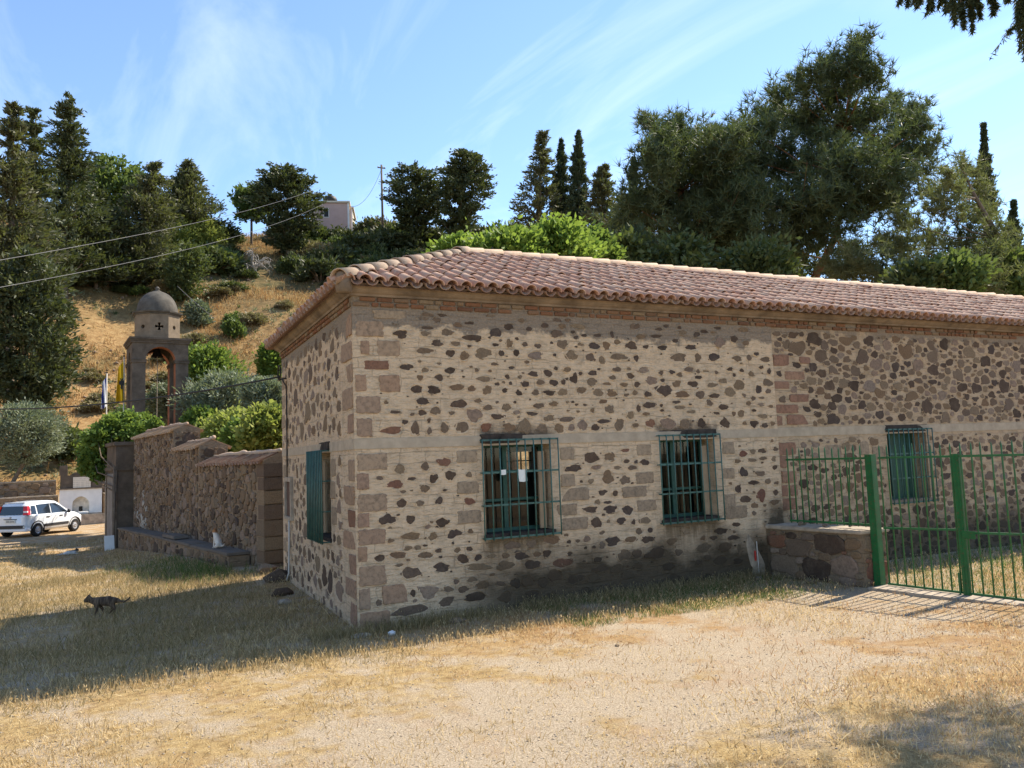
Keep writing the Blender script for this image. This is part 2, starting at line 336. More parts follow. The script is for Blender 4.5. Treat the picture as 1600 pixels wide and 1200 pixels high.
def leaf_mat(name, cols, trans=.35, rough=.6):
    m, t, b = mat(name, rough, .35); k = rnd(t); v = gpos(t)
    c = ramp(t, k, [(i/(len(cols)-1), q) for i, q in enumerate(cols)])
    c = mix(t, mr(t, noise(t, .55, 3, .6, v), .35, .7, .0, .55), c, tuple(min(1, x*1.5) for x in cols[-1]))
    L(t, c, b.inputs['Base Color'])
    tl = N(t, 'ShaderNodeBsdfTranslucent'); L(t, mix(t, .5, c, (.20, .26, .03)), tl.inputs[0])
    ms = N(t, 'ShaderNodeMixShader'); ms.inputs[0].default_value = trans; L(t, b.outputs[0], ms.inputs[1]); L(t, tl.outputs[0], ms.inputs[2])
    L(t, ms.outputs[0], t.nodes['Material Output'].inputs[0]); return m
LF_CYP = leaf_mat('dark_cypress_foliage', [(.030, .042, .018), (.046, .060, .026), (.075, .085, .038)], 0.18)
LF_CYP2 = leaf_mat('bluish_cypress_foliage', [(.026, .042, .024), (.036, .056, .030), (.052, .070, .038)], 0.15)
LF_OLD = leaf_mat('olive_brown_conifer_foliage', [(.055, .062, .030), (.078, .080, .038), (.11, .105, .055)], 0.25)
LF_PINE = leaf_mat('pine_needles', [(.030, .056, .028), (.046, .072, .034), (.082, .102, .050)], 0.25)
LF_PINEL = leaf_mat('sunlit_pine_needles', [(.085, .105, .045), (.11, .125, .055), (.15, .15, .075)], 0.35)  # lighter copy of the pine needles, sunlight put into the colour
LF_BRI = leaf_mat('bright_fig_leaves', [(.11, .20, .03), (.16, .26, .042), (.23, .33, .065)], 0.52)
LF_VINE = leaf_mat('vine_leaves', [(.065, .125, .025), (.105, .18, .035), (.17, .25, .055)], 0.48)
LF_OLIVE = leaf_mat('grey_green_olive_leaves', [(.12, .145, .09), (.16, .19, .125), (.22, .25, .17)], .25)
LF_BUSH = leaf_mat('hillside_bush_leaves', [(.045, .065, .024), (.06, .085, .03), (.09, .11, .04)], .25)
LF_DEC = leaf_mat('mid_green_tree_leaves', [(.06, .10, .028), (.08, .13, .035), (.115, .16, .05)], .35)
LF_YEL = leaf_mat('yellow_green_vine_leaves', [(.17, .22, .045), (.25, .29, .065), (.34, .36, .10)], 0.52)
LF_DRYB = leaf_mat('dry_brush', [(.16, .12, .065), (.20, .16, .085), (.26, .21, .12)], .25)

def ground_mat():
    m, t, b = mat('dry_ground', .96, .1); v = gpos(t); s = N(t, 'ShaderNodeSeparateXYZ'); L(t, v, s.inputs[0])
    n0 = noise(t, .35, 5, .6, v); n1 = noise(t, 1.6, 7, .65, v); n2 = noise(t, 9, 6, .7, v); n3 = noise(t, 70, 5, .75, v)
    grav = ramp(t, n3, [(.30, (.13, .095, .06)), (.46, (.38, .30, .205)), (.56, (.48, .39, .28)), (.72, (.66, .56, .42))])
    straw = ramp(t, n2, [(.28, (.20, .125, .05)), (.5, (.45, .32, .145)), (.75, (.62, .47, .24))])
    straw = mix(t, mr(t, n3, .32, .58, .75, 0), straw, (.15, .09, .045))  # dark gaps between straw clumps: their small shadows painted in
    side = mth(t, 'ADD', mth(t, 'ADD', s.outputs['X'], mth(t, 'MULTIPLY', s.outputs['Y'], .35)), mth(t, 'MULTIPLY', mth(t, 'SUBTRACT', n0, .5), 5.))
    straw = mix(t, mr(t, side, -.2, 2.2, 0, .65), straw, mix(t, mr(t, n2, .3, .7), (.30, .165, .08), (.44, .29, .15)))
    trk = mth(t, 'ADD', mth(t, 'ABSOLUTE', mth(t, 'SUBTRACT', mth(t, 'ADD', s.outputs['Y'], 4.6), mth(t, 'MULTIPLY', s.outputs['X'], .45))), mth(t, 'MULTIPLY', mth(t, 'SUBTRACT', n0, .5), 3.))
    c = mix(t, mr(t, mth(t, 'SUBTRACT', n1, mr(t, trk, 1.9, .5, 0, .16)), .40, .54), grav, straw)
    c = mix(t, mr(t, noise(t, 1.5, 7, .7, v), .52, .72, 0, .45), c, (.36, .22, .12))
    # hillside: scorched grass, earth and low green patches
    hs = ramp(t, noise(t, 2.6, 8, .75, v), [(.30, (.12, .07, .028)), (.44, (.36, .21, .085)), (.54, (.47, .30, .13)), (.72, (.58, .41, .20))])
    hs = mix(t, mr(t, n2, .3, .75, .5, 0), hs, (.14, .085, .045))
    hs = mix(t, mr(t, noise(t, .16, 6, .65, v), .54, .64, 0, .7), hs, (.095, .09, .035))
    c = mix(t, mr(t, s.outputs['Z'], .9, 1.6), c, hs)
    # greener, browner scrub high on the slope
    c = mix(t, mth(t, 'MULTIPLY', mr(t, s.outputs['Z'], 11, 20), mr(t, n1, .3, .6, .4, .95)), c, (.075, .07, .032))
    L(t, c, b.inputs['Base Color'])
    bump(t, b, mth(t, 'ADD', mth(t, 'MULTIPLY', n2, .6), n3), .8, .03); return m
M_GROUND = ground_mat()
def blade_mat(name, cols, trans=.45):
    m, t, b = mat(name, .75, .25); c = ramp(t, rnd(t), [(i/(len(cols)-1), q) for i, q in enumerate(cols)]); L(t, c, b.inputs['Base Color'])
    tl = N(t, 'ShaderNodeBsdfTranslucent'); L(t, c, tl.inputs[0]); ms = N(t, 'ShaderNodeMixShader'); ms.inputs[0].default_value = trans
    L(t, b.outputs[0], ms.inputs[1]); L(t, tl.outputs[0], ms.inputs[2]); L(t, ms.outputs[0], t.nodes['Material Output'].inputs[0]); return m
G_STRAW = blade_mat('straw_blades', [(.38, .25, .10), (.55, .40, .19), (.66, .51, .27), (.74, .61, .37)])
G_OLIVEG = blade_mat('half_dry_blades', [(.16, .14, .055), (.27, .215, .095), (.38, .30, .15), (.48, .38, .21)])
G_RUST = blade_mat('rusty_dry_blades', [(.30, .15, .06), (.42, .25, .11), (.50, .32, .16), (.58, .42, .24)])
G_GREEN = blade_mat('green_blades', [(.05, .10, .02), (.08, .15, .03), (.13, .19, .05), (.26, .25, .10)])

# ================================================================== GROUND
def build_ground():
    rings = np.concatenate([np.linspace(.6, 12, 46), np.geomspace(12.4, 130, 130)[0:], np.geomspace(136, 1500, 30)])
    ang = np.unique(np.concatenate([np.arange(-20, 75, .45), np.arange(75, 340, 4.)]))
    A, Rr = np.meshgrid(np.radians(ang), rings)
    X = CAM[0]+Rr*np.sin(A); Y = CAM[1]+Rr*np.cos(A); Z = ground_z(X, Y)
    V = np.stack([X, Y, Z], -1).reshape(-1, 3); na = len(ang); nr = len(rings)
    i, j = np.meshgrid(np.arange(nr-1), np.arange(na), indexing='ij'); j2 = (j+1) % na
    F = np.stack([i*na+j, i*na+j2, (i+1)*na+j2, (i+1)*na+j], -1).reshape(-1, 4)[:, ::-1]
    V = np.vstack([V, [[CAM[0], CAM[1], gz(CAM[0], CAM[1])]]]); c = len(V)-1
    F3 = np.array([[c, k, (k+1) % na] for k in range(na)])[:, ::-1]
    me = new_mesh('ground', V, [F, F3]); me.polygons.foreach_set('use_smooth', [True]*len(me.polygons))
    tag(link('ground', me, M_GROUND), 'dry straw and gravel yard rising into a scorched hillside', 'ground', kind='structure')
build_ground()

# ================================================================== STONE BUILDING
D = 5.31; HB = 4.088; XE = 25.0; TW = .55; SEAM = 6.88
B = empty('stone_building', (0, 0, 0), 0, 'long rubble stone building with red barrel tile hip roof', 'building')
def wall_panel(mb, o, e1, e2, n, cuts_u, cuts_z, openings, th):
    """wall with real openings; front face on the o/e1/e2 plane, thickness th along -n"""
    o, e1, e2, n = [np.array(q, float) for q in (o, e1, e2, n)]
    us = sorted(set(list(cuts_u)+[q for a in openings for q in a[:2]])); zs = sorted(set(list(cuts_z)+[q for a in openings for q in a[2:]]))
    def solid(i, j):
        if i < 0 or j < 0 or i >= len(us)-1 or j >= len(zs)-1: return False
        um = (us[i]+us[i+1])/2; zm = (zs[j]+zs[j+1])/2
        return not any(a[0] < um < a[1] and a[2] < zm < a[3] for a in openings)
    P = lambda u, z, k: o+e1*u+e2*z-n*(th*k)
    for i in range(len(us)-1):
        for j in range(len(zs)-1):
            if not solid(i, j): continue
            a, b, c, d = us[i], us[i+1], zs[j], zs[j+1]
            mb.add([P(a, c, 0), P(b, c, 0), P(b, d, 0), P(a, d, 0)], [(0, 1, 2, 3)])
            mb.add([P(a, c, 1), P(b, c, 1), P(b, d, 1), P(a, d, 1)], [(3, 2, 1, 0)])
            for (di, dj, p, q) in ((-1, 0, (a, d), (a, c)), (1, 0, (b, c), (b, d)), (0, -1, (a, c), (b, c)), (0, 1, (b, d), (a, d))):
                if not solid(i+di, j+dj):
                    mb.add([P(*p, 0), P(*q, 0), P(*q, 1), P(*p, 1)], [(0, 1, 2, 3)])
EX, EY, EZ = np.eye(3)
ZT, ZO, WW = 2.2338, .949, 1.1308
W1, W2, W3 = 1.6682, 4.4965, 9.3778
OPN = lambda w: (w+.05, w+WW-.07, 1.0, 2.19)
front_open = [OPN(W1), OPN(W2)]
right_open = [OPN(W3)]
left_open = [(1.36, 2.36, .98, 2.16)]
def panel_obj(name, m, *a):
    mb = MB(); wall_panel(mb, *a); o = mb.build(name, m, B)
    return o
wf = panel_obj('front_wall', M_MORT, (0, 0, 0), EX, EZ, -EY, (0, SEAM), (-.4, HB+.1), front_open, TW)
wr = panel_obj('front_wall', M_MORT2, (0, .035, 0), EX, EZ, -EY, (SEAM+.002, XE), (-.4, HB+.1), right_open, TW)
wl = panel_obj('side_wall', M_LEFT, (0, D, 0), -EY, EZ, -EX, (0, D-TW-.002), (-.4, HB+.1), [(D-b, D-a, c, d) for a, b, c, d in left_open], TW)
panel_obj('back_wall', M_INT, (XE, D, 0), -EX, EZ, EY, (0, XE-TW-.004), (-.4, HB+.1), [(XE-5.05, XE-4.15, 1.72, 2.12)], .5)
panel_obj('end_wall', M_INT, (XE, TW+.05, 0), EY, EZ, EX, (0, D-TW-.56), (-.4, HB+.1), [], .5)
mb = MB(); mb.box(TW, XE-.5, TW+.04, D-.5, -.1, .12); mb.build('floor', M_FLOORI, B)
mb = MB(); mb.box(.02, XE-.02, .04, D-.02, HB+.1, HB+.14); mb.build('ceiling', M_INT, B)
mb = MB(); mb.box(6.3, 6.5, TW+.04, D-.51, .12, HB+.1); mb.build('partition_wall', M_INT, B)

# ---- stones laid in the mortar
BWALL = {'f': (np.array([0., 0, 0]), EX, EZ, -EY), 'r': (np.array([0., .035, 0]), EX, EZ, -EY), 'l': (np.array([0., 0, 0]), EY, EZ, -EX)}
def rough_poly(rg, w, h, n=14, jag=.16, square=0.):
    ph = rg.uniform(0, 6.28, 4); am = rg.uniform(.3, 1, 4); P = []
    for k in range(n):
        t = 2*math.pi*(k+rg.uniform(-.3, .3))/n; c, s = math.cos(t), math.sin(t)
        e = 2+square*6; q = (abs(c)**e+abs(s)**e)**(-1/e)
        q *= 1+jag*(am[0]*math.sin(2*t+ph[0])*.6+am[1]*math.sin(3*t+ph[1])*.75+am[2]*math.sin(5*t+ph[2])*.5)+rg.uniform(-jag, jag)*.62
        P.append((c*q*w/2, s*q*h/2))
    return P
def chipped_rect(rg, w, h, jag):
    """dressed block outline: straight-ish sides, chipped corners"""
    P = []; k = 8
    for a, b in (((-1, -1), (1, -1)), ((1, -1), (1, 1)), ((1, 1), (-1, 1)), ((-1, 1), (-1, -1))):
        for i in range(k):
            t = i/k+rg.uniform(-.04, .04)*(i > 0); c = rg.uniform(.0, .05) if i == 0 else 0; q = 1-c-rg.uniform(0, jag)*.55
            P.append(((a[0]+(b[0]-a[0])*t)*w/2*q, (a[1]+(b[1]-a[1])*t)*h/2*q))
    return P
def stone_geo(rg, frame, u, z, w, h, proud=.008, square=0., n=14, jag=.16):
    o, e1, e2, nn = frame; P = chipped_rect(rg, w, h, jag) if square >= 1 else rough_poly(rg, w, h, n, jag, square); c = o+e1*u+e2*z
    tx, tz = rg.uniform(-.06, .06, 2)
    k = len(P); V = []
    for s, dpt in ((1.0, -.012), (.985, proud*.55), ((.93 if square >= 1 else .86), proud)):
        for a, b in P:
            V.append(c+e1*a*s+e2*b*s+nn*(dpt+(a*tx+b*tz if dpt > 0 else 0)))
    V.append(c+nn*(proud*1.15)); F = []
    for r_ in range(2):
        for i in range(k): F.append((r_*k+i, r_*k+(i+1) % k, (r_+1)*k+(i+1) % k, (r_+1)*k+i))
    for i in range(k): F.append((2*k+i, 2*k+(i+1) % k, 3*k))
    return V, F
ALLST = []   # (px_area, frame key, u, z, w, h, tone, square, proud)
def photo_stones(ox, oy, s, rows, dy=0):
    for row in rows.split(';'):
        row = row.strip()
        if not row: continue
        q = row.split(','); cx, cy, w, h = [float(v) for v in q[:4]]; tone = q[4] if len(q) > 4 else 'm'
        a = aty(ox+(cx-w/2)/s, oy+cy/s, 0); b = aty(ox+(cx+w/2)/s, oy+cy/s, 0); p = aty(ox+cx/s, oy+(cy-h/2)/s, 0); r_ = aty(ox+cx/s, oy+(cy+h/2)/s, 0)
        fr = 'f' if (a[0]+b[0])/2 < SEAM else 'r'
        ALLST.append([(w*h)/s/s, fr, (a[0]+b[0])/2, (p[2]+r_[2])/2, b[0]-a[0], p[2]-r_[2], tone, .0, .008])
photo_stones(550, 470, 5.454, "415,285,125,75,d;620,278,80,45;810,270,110,62;1020,318,190,50,d;1225,272,110,80,d;722,362,95,60,d;882,364,85,42;1000,386,42,22,d;1222,375,55,32,d;625,425,160,50;835,450,75,65,d;957,468,80,78;1120,446,145,90;1275,446,55,55,d;1215,540,75,28;467,565,120,58,d;622,592,68,38;835,595,105,52,d;578,655,65,48;740,655,75,55,d;1122,668,120,52;550,752,98,75,d;693,762,115,75,d;893,738,112,62;1022,748,72,55;1152,760,88,75;1235,710,50,28,d;603,857,118,60,d;915,878,140,75,d;1075,852,65,42;1157,910,85,45;597,952,78,50,d;712,938,95,70;1037,972,145,112,l;1242,988,112,48,d;365,948,95,32,d;450,1033,52,42,d;337,1105,190,62,r;538,1090,78,110;660,1110,45,65;788,1082,82,90;937,1075,112,100;1137,1080,95,80,r;850,957,55,28;1062,590,36,36;1175,597,36,24;740,535,34,24;655,1020,36,42,d;290,865,36,36;365,203,46,18;575,518,32,20;940,598,24,14;640,120,110,36;770,125,90,26,d;610,150,90,30;720,165,70,46;1000,190,90,24,d;900,205,80,40;640,230,120,26,d;1180,130,80,24")
photo_stones(780, 490, 6.0, "95,278,70,85;238,288,55,48;360,303,68,52;590,290,105,80;760,288,62,30;890,305,115,58,d;1005,300,75,80;1105,268,70,48;1240,302,110,75,d;335,394,150,70,l;163,370,62,72,d;675,388,102,105;852,410,82,85;960,436,70,70;1122,405,160,65;1283,420,50,65,d;518,388,35,30,d;115,508,55,28,d;318,566,92,58,d;455,556,85,70,d;640,525,80,48;872,558,92,50,d;1100,522,95,40;1212,517,50,26;1062,600,72,42;1230,585,64,60,d;75,590,46,42,d;192,594,46,34;243,660,78,60,d;385,645,80,48;510,648,88,68,d;600,642,42,56,d;700,612,78,85,d;868,640,102,75;1010,658,78,30;1170,667,78,38;1290,665,55,60,d;52,722,50,52,d;182,742,60,55,d;342,738,70,62;465,742,102,58,d;592,738,88,70;765,720,95,64;922,742,102,66;1058,750,110,65;1192,762,52,32;1270,745,52,48;105,652,32,36,d;68,880,85,75;370,862,115,50;508,845,92,46;972,825,82,40;725,853,36,24,d;803,856,40,24,d;1030,895,98,70;873,908,40,44;1228,952,75,64;1305,885,45,72,d;308,938,110,40,d;98,1065,110,75;240,1050,120,150;400,1068,90,70;465,980,110,60;630,990,150,50;560,1075,95,80;675,1070,70,70,l;780,1045,88,110,l;898,1068,75,70,d;1125,1040,102,112;975,1010,120,45,d;1275,1045,60,45;148,830,30,22,d;640,830,36,20;760,560,40,34,d;530,515,40,36,d;165,925,65,45,l;645,910,30,20;738,918,36,24;88,125,95,60,d;205,65,65,40;425,112,70,55,d;590,118,80,50;535,190,110,75;735,118,155,45;540,60,90,36;640,62,60,36;1270,118,90,60;795,205,55,34,d;920,205,80,28,d;1055,195,36,65,d;690,172,45,30,d;280,145,60,40,d")
photo_stones(990, 490, 6.0, "112,312,58,36,d;268,320,88,48,d;535,318,112,45,d;420,410,145,78;600,415,68,80;750,408,108,75,d;972,422,80,64;1080,412,50,55;1150,378,50,36,d;1235,430,98,48;1195,502,42,36,d;1270,540,36,64,d;97,530,98,62,l;255,555,50,42;360,548,60,38,d;428,574,62,44;520,525,105,46;603,540,36,40;675,540,52,24;776,552,38,34;900,522,58,38,d;1012,533,52,30,d;1100,565,55,58;940,577,32,36,d;165,628,112,82,l;607,598,70,38,d;835,630,85,46;1258,648,95,78;400,658,85,64;553,660,100,56,d;735,670,95,46;990,668,118,86;270,626,44,30,d;135,755,75,58,d;285,718,155,105,d;452,755,140,60;622,760,88,76;755,770,110,52,d;903,735,112,90;1172,712,68,76,d;1260,728,56,44;1120,795,44,48;1035,765,38,36;1200,790,62,22;397,830,76,30,d;148,860,115,64,d;258,862,28,38,d;265,908,44,28,d;712,840,60,60;840,876,100,50,d;1078,842,50,46;1193,852,60,32,l;1287,870,50,30;435,880,118,36;118,940,68,34;545,920,78,34;775,934,62,30,d;937,940,36,46;1010,935,68,70;1128,908,48,28,d;1208,962,96,42;155,1030,88,85,r;318,1030,140,110,l;480,1035,110,100;635,1028,85,85,d;855,1028,95,90,d;1040,1028,40,38;1125,1032,78,72,d;1225,1050,64,52,d;1300,1030,44,44;240,145,70,30,d;300,118,60,30,d;205,212,95,36,d;455,178,90,54;590,195,66,52,d;655,168,80,34,d;785,136,64,30,d;940,240,70,65,d;1025,155,90,50;390,255,58,36,d;810,270,100,100,l;1050,275,70,44;425,130,40,34,d;748,175,54,26;70,215,100,50;30,120,64,60")
photo_stones(540, 680, 6.0, "508,320,98,98;745,290,80,80;922,250,130,90,r;320,402,66,42;465,458,145,80,r;620,408,75,36,d;822,405,82,86,d;978,375,82,110,d;1155,370,66,45;740,500,90,78;540,530,55,32;930,515,45,22,d;1158,620,110,64,r;520,640,100,92,d;698,638,80,54;875,615,70,76,d;395,788,160,100,d;605,788,85,86,d;902,820,125,90,d;770,858,58,44,l;615,945,175,75;815,950,88,75;1015,925,130,85,d;1170,900,55,46;420,988,64,44;585,1058,80,44;675,1052,64,48;870,1082,74,40,d;1048,1076,60,60;1160,1065,72,40,d;318,1152,92,72,d;495,1122,158,70;750,1125,140,60;1098,1160,120,80,d;1240,1145,72,62,d")
photo_stones(860, 670, 6.316, "395,285,150,110,d;585,275,110,80;738,213,92,38,r;232,388,165,72,d;450,380,105,46,l;662,383,76,38;803,383,92,45;925,330,90,64,d;750,320,56,44,d;563,478,122,130;735,505,98,92;398,516,66,48;515,628,92,55,d;640,635,62,64,d;462,722,60,52;565,725,78,34,d;393,797,138,62,d;590,795,135,78,d;760,803,112,92,d;452,925,118,105,d;698,907,108,62,d;818,922,40,56,d;935,905,112,70;570,912,36,38;872,1010,66,70;983,1000,56,50,d;155,1048,48,34;183,1116,48,40,d;270,1108,44,36;620,1110,150,100,d;790,1090,120,64;958,1092,122,78,d;510,1025,54,40;360,1085,75,70,l;512,1150,64,80,l")
photo_stones(1110, 670, 6.664, "338,262,82,74,r;438,236,64,54;540,230,84,54,d;678,210,52,50;282,340,76,48;430,327,98,38;545,307,90,38;658,315,52,54;670,403,52,54,d;343,448,92,105,d;520,465,115,54;448,560,104,58,d;595,545,72,52;690,563,52,34;208,568,40,28;288,622,76,80,d;678,665,52,64,d;532,685,100,142,r;362,735,105,82,d;458,798,86,62;668,765,100,58;452,878,46,50;565,795,40,30;268,997,92,46,d;105,1065,152,64,d;235,1135,112,60,d;245,1072,32,36;640,125,30,36")
photo_stones(540, 830, 4.444, "1110,170,60,44;1215,170,105,58,d;1015,173,70,26;1328,160,56,40;1395,155,60,54,d;372,235,60,24;452,288,136,82;665,252,125,66,d;915,248,180,52;1115,238,136,64;1293,230,125,62,d;1500,220,150,56,r;768,350,44,36;880,335,70,40;950,375,90,56;1075,362,56,40;1180,362,76,70,d;1265,345,80,84;1365,355,80,64;1450,308,110,80;1570,335,70,70,d;468,428,38,50,d;575,420,150,92,l;710,402,66,48;815,405,74,50;700,490,115,68;908,455,160,76,d;230,498,46,50;1110,460,100,70;455,548,240,78;480,483,36,22,l;1290,440,100,60;1420,450,90,50;1160,100,110,60;1290,85,70,60;1430,60,120,60")
photo_stones(880, 800, 4.444, "650,283,160,84,d;420,298,98,80;512,290,68,72;975,245,105,58;1125,240,96,60;970,182,36,34;1045,180,66,28,d;1220,250,28,60;1000,315,44,40;1085,338,90,64;935,350,36,36;1210,342,70,40,d;725,380,85,56,d;240,330,60,36,d;30,350,80,50,r;45,290,36,30,d;265,392,110,46;370,392,76,60;210,455,90,60;85,465,110,66;295,540,110,70,l;770,465,80,80;660,490,80,40,l;150,550,80,50;445,440,100,60;1160,450,90,60,d;1000,460,90,50,d;860,490,80,50,d;520,375,70,40;750,205,70,50;850,130,70,50;800,280,60,50")
# dressed blocks: quoins at the corner, window jambs, quoins past the seam
ASH = []
def blocks(ox, oy, s, rows, m):
    for row in rows.split(';'):
        cx, cy, w, h = [float(v) for v in row.split(',')]
        a = aty(ox+(cx-w/2)/s, oy+cy/s, 0); b = aty(ox+(cx+w/2)/s, oy+cy/s, 0); p = aty(ox+cx/s, oy+(cy-h/2)/s, 0); r_ = aty(ox+cx/s, oy+(cy+h/2)/s, 0)
        u0, u1 = max(a[0], .012), b[0]; u = (u0+u1)/2; fr = 'f' if u < SEAM-.02 else 'r'
        for W_ in (W1, W2):   # keep blocks clear of the window openings
            o0, o1 = OPN(W_)[:2]
            if p[2] < 2.2 and r_[2] > .95:
                if u0 < o0 < u1: u1 = o0-.01
                if u0 < o1 < u1: u0 = o1+.01
        u = (u0+u1)/2
        ASH.append([fr, u, (p[2]+r_[2])/2, u1-u0, p[2]-r_[2], m])
blocks(550, 470, 5.454, "145,238,250,140;110,398,80,125;312,405,205,140;75,700,100,150;322,705,185,155;140,885,220,155;105,1080,140,165", ST_ASH)
blocks(550, 470, 5.454, "205,548,220,80", ST_RED); blocks(550, 470, 5.454, "320,118,300,76", ST_JAMB)
blocks(540, 680, 6.0, "250,250,300,165;130,435,185,165;235,635,320,175;135,800,175,140;225,955,315,155;125,1120,160,150", ST_ASH)
blocks(540, 830, 4.444, "170,310,230,145;345,435,190,140;100,475,150,155;195,630,250,150", ST_ASH)
blocks(540, 680, 6.0, "1135,200,205,120;1150,490,220,125;1160,765,235,130", ST_JAMB)
blocks(860, 670, 6.316, "165,245,150,125;175,510,150,130;245,645,280,135;160,800,210,115;240,935,270,130;925,210,150,110;930,485,180,120;830,620,260,115;950,755,200,115", ST_JAMB)
blocks(1110, 670, 6.664, "185,200,130,130;185,465,130,120;200,745,130,140;270,870,250,140", ST_JAMB)
blocks(1200, 500, 4.0, "92,250,110,75;240,250,75,45;175,345,130,55;92,405,105,50;205,487,130,52;125,555,155,58;72,628,56,64;200,622,160,66;126,805,128,85", ST_QR)
blocks(1110, 670, 6.664, "775,345,80,130;838,500,168,130;782,645,85,125;885,640,80,120;825,785,185,130", ST_QR)
blocks(1200, 500, 4.0, "415,825,110,100;615,800,60,90;705,830,90,90", ST_JAMB)
rg = np.random.default_rng(5)
for i, (fr, u, z, w, h, m) in enumerate(ASH):
    V, F = stone_geo(rg, BWALL[fr], u, z, w, h, .010, 1.0, 22, .21)
    me = bpy.data.meshes.new('ashlar_block'); me.from_pydata([tuple(v) for v in V], [], F); me.materials.append(m)
    link('ashlar_block', me, None, wf if fr == 'f' else wr)
# corner quoins on the gable side
zz = .0; k = 0
while zz < 3.75:
    h = float(rg.uniform(.24, .33)); w = .62 if k % 2 else .34
    if not (2.12 < zz+h/2 < 2.34):
        V, F = stone_geo(rg, BWALL['l'], .012+w/2, zz+h/2, w*.97, h*.9, .010, 1.0, 18, .19)
        me = bpy.data.meshes.new('ashlar_block'); me.from_pydata([tuple(v) for v in V], [], F); me.materials.append(ST_ASH if rg.random() < .85 else ST_RED); link('ashlar_block', me, None, wl)
    zz += h+.02; k += 1
for (y0, z0) in [(1.16, 1.95), (1.2, 1.65), (1.16, 1.3), (2.52, 1.95), (2.5, 1.6), (2.5, 1.2), (5.14, 3.5), (5.1, 3.15), (5.14, 2.8), (5.08, 1.9), (5.1, .6)]:
    V, F = stone_geo(rg, BWALL['l'], y0, z0, .27, .25, .010, 1.0, 16, .19)
    me = bpy.data.meshes.new('ashlar_block'); me.from_pydata([tuple(v) for v in V], [], F); me.materials.append(ST_JAMB); link('ashlar_block', me, None, wl)
# rubble filled in by dart throwing where the photograph shows plain rubble
def dart(fr, u0, u1, z0, z1, n, wr_, hr_, gap, avoid, tones, sq=.2, proud=.008, rg=rg, taken=None):
    out = []; T = np.array(taken if taken else [[-99, -99, .01, .01]], float)
    sizes = sorted([(rg.uniform(*wr_)*(1.5 if rg.random() < .15 else 1)*(.6 if rg.random() < .35 else 1)) for _ in range(n)], reverse=True)
    for w in sizes:
        w = min(w, (u1-u0)*.96); h = min(w*rg.uniform(*hr_), (z1-z0)*.96)
        for _ in range(25):
            u = rg.uniform(u0+w/2, u1-w/2); z = rg.uniform(z0+h/2, z1-h/2)
            if any(a-w/2 < u < b+w/2 and c-h/2 < z < d+h/2 for a, b, c, d in avoid): continue
            q = ((T[:, 0]-u)/((T[:, 2]+w)/2+gap))**2+((T[:, 1]-z)/((T[:, 3]+h)/2+gap))**2
            if (q < .88).any(): continue
            T = np.vstack([T, [u, z, w, h]]); tone = tones[int(rg.integers(len(tones)))]; out.append((u, z, w, h, tone)); break
    return out
def add_dart(fr, res, sq=.2, proud=.008):
    f = BWALL[fr]
    for (u, z, w, h, tone) in res:
        c = f[0]+f[1]*u+f[2]*z; pa, pb = proj(c-f[1]*w/2), proj(c+f[1]*w/2); pc, pd = proj(c-f[2]*h/2), proj(c+f[2]*h/2)
        ALLST.append([abs(pb[0]-pa[0])*abs(pc[1]-pd[1]), fr, u, z, w, h, tone, sq, proud])
avoidR = [(W3-.05, W3+WW, .93, 2.35), (6.8, 17, 2.13, 2.32)]
taken = [[a[1], a[2], a[3]*1.15, a[4]*1.15] for a in ASH if a[0] == 'r']
add_dart('r', dart('r', 6.95, 15.5, -.1, 2.13, 620, (.10, .24), (.45, .85), .012, avoidR, 'mmmmldmdlm', taken=taken), .25)
add_dart('r', dart('r', 6.95, 15.5, 2.32, 3.92, 620, (.10, .24), (.45, .85), .010, avoidR, 'mmmmldmdldm', taken=taken), .25)
takenl = [[a, b, .3, .3] for a, b in [(1.16, 1.95), (1.2, 1.65), (1.16, 1.3), (2.52, 1.95), (2.5, 1.6), (2.5, 1.2), (5.14, 3.5), (5.1, 3.15), (5.14, 2.8), (5.08, 1.9), (5.1, .6)]]
add_dart('l', dart('l', .66, 5.25, 0, 3.9, 360, (.10, .27), (.5, .9), .05, [(1.25, 2.5, .85, 2.4), (0, 6, 2.13, 2.32), (4.2, 4.95, 1.0, 1.85)], 'mmmmlldmml', taken=takenl))
# small chips pressed between the photographed stones
tk = [[s_[2], s_[3], s_[4], s_[5]] for s_ in ALLST if s_[1] == 'f']+[[a[1], a[2], a[3]*1.2, a[4]*1.2] for a in ASH if a[0] == 'f']
add_dart('f', dart('f', .3, SEAM-.06, .35, 3.7, 130, (.025, .055), (.4, .8), .02, [(W1-.1, W1+WW+.1, .85, 2.35), (W2-.1, W2+WW+.1, .85, 2.35), (0, 7, 2.13, 2.32)], 'ddm', taken=tk))
def clear_open(s_):
    if s_[1] == 'f':
        for W_ in (W1, W2):
            o0, o1 = OPN(W_)[:2]
            if s_[3]+s_[5]/2 > .97 and s_[3]-s_[5]/2 < 2.2 and s_[2]+s_[4]/2 > o0-.01 and s_[2]-s_[4]/2 < o1+.01: return False
        if 2.14 < s_[3] < 2.29: return False
    return True
ALLST = [s_ for s_ in ALLST if clear_open(s_)]
ALLST.sort(key=lambda q: -q[0])
for k, s_ in enumerate(ALLST[:300]):
    V, F = stone_geo(rg, BWALL[s_[1]], s_[2], s_[3], s_[4], s_[5], s_[8], s_[7], 16, .27)
    me = bpy.data.meshes.new('stone'); me.from_pydata([tuple(v) for v in V], [], F); me.materials.append(TONES[s_[6]])
    link('stone', me, None, {'f': wf, 'r': wr, 'l': wl}[s_[1]])
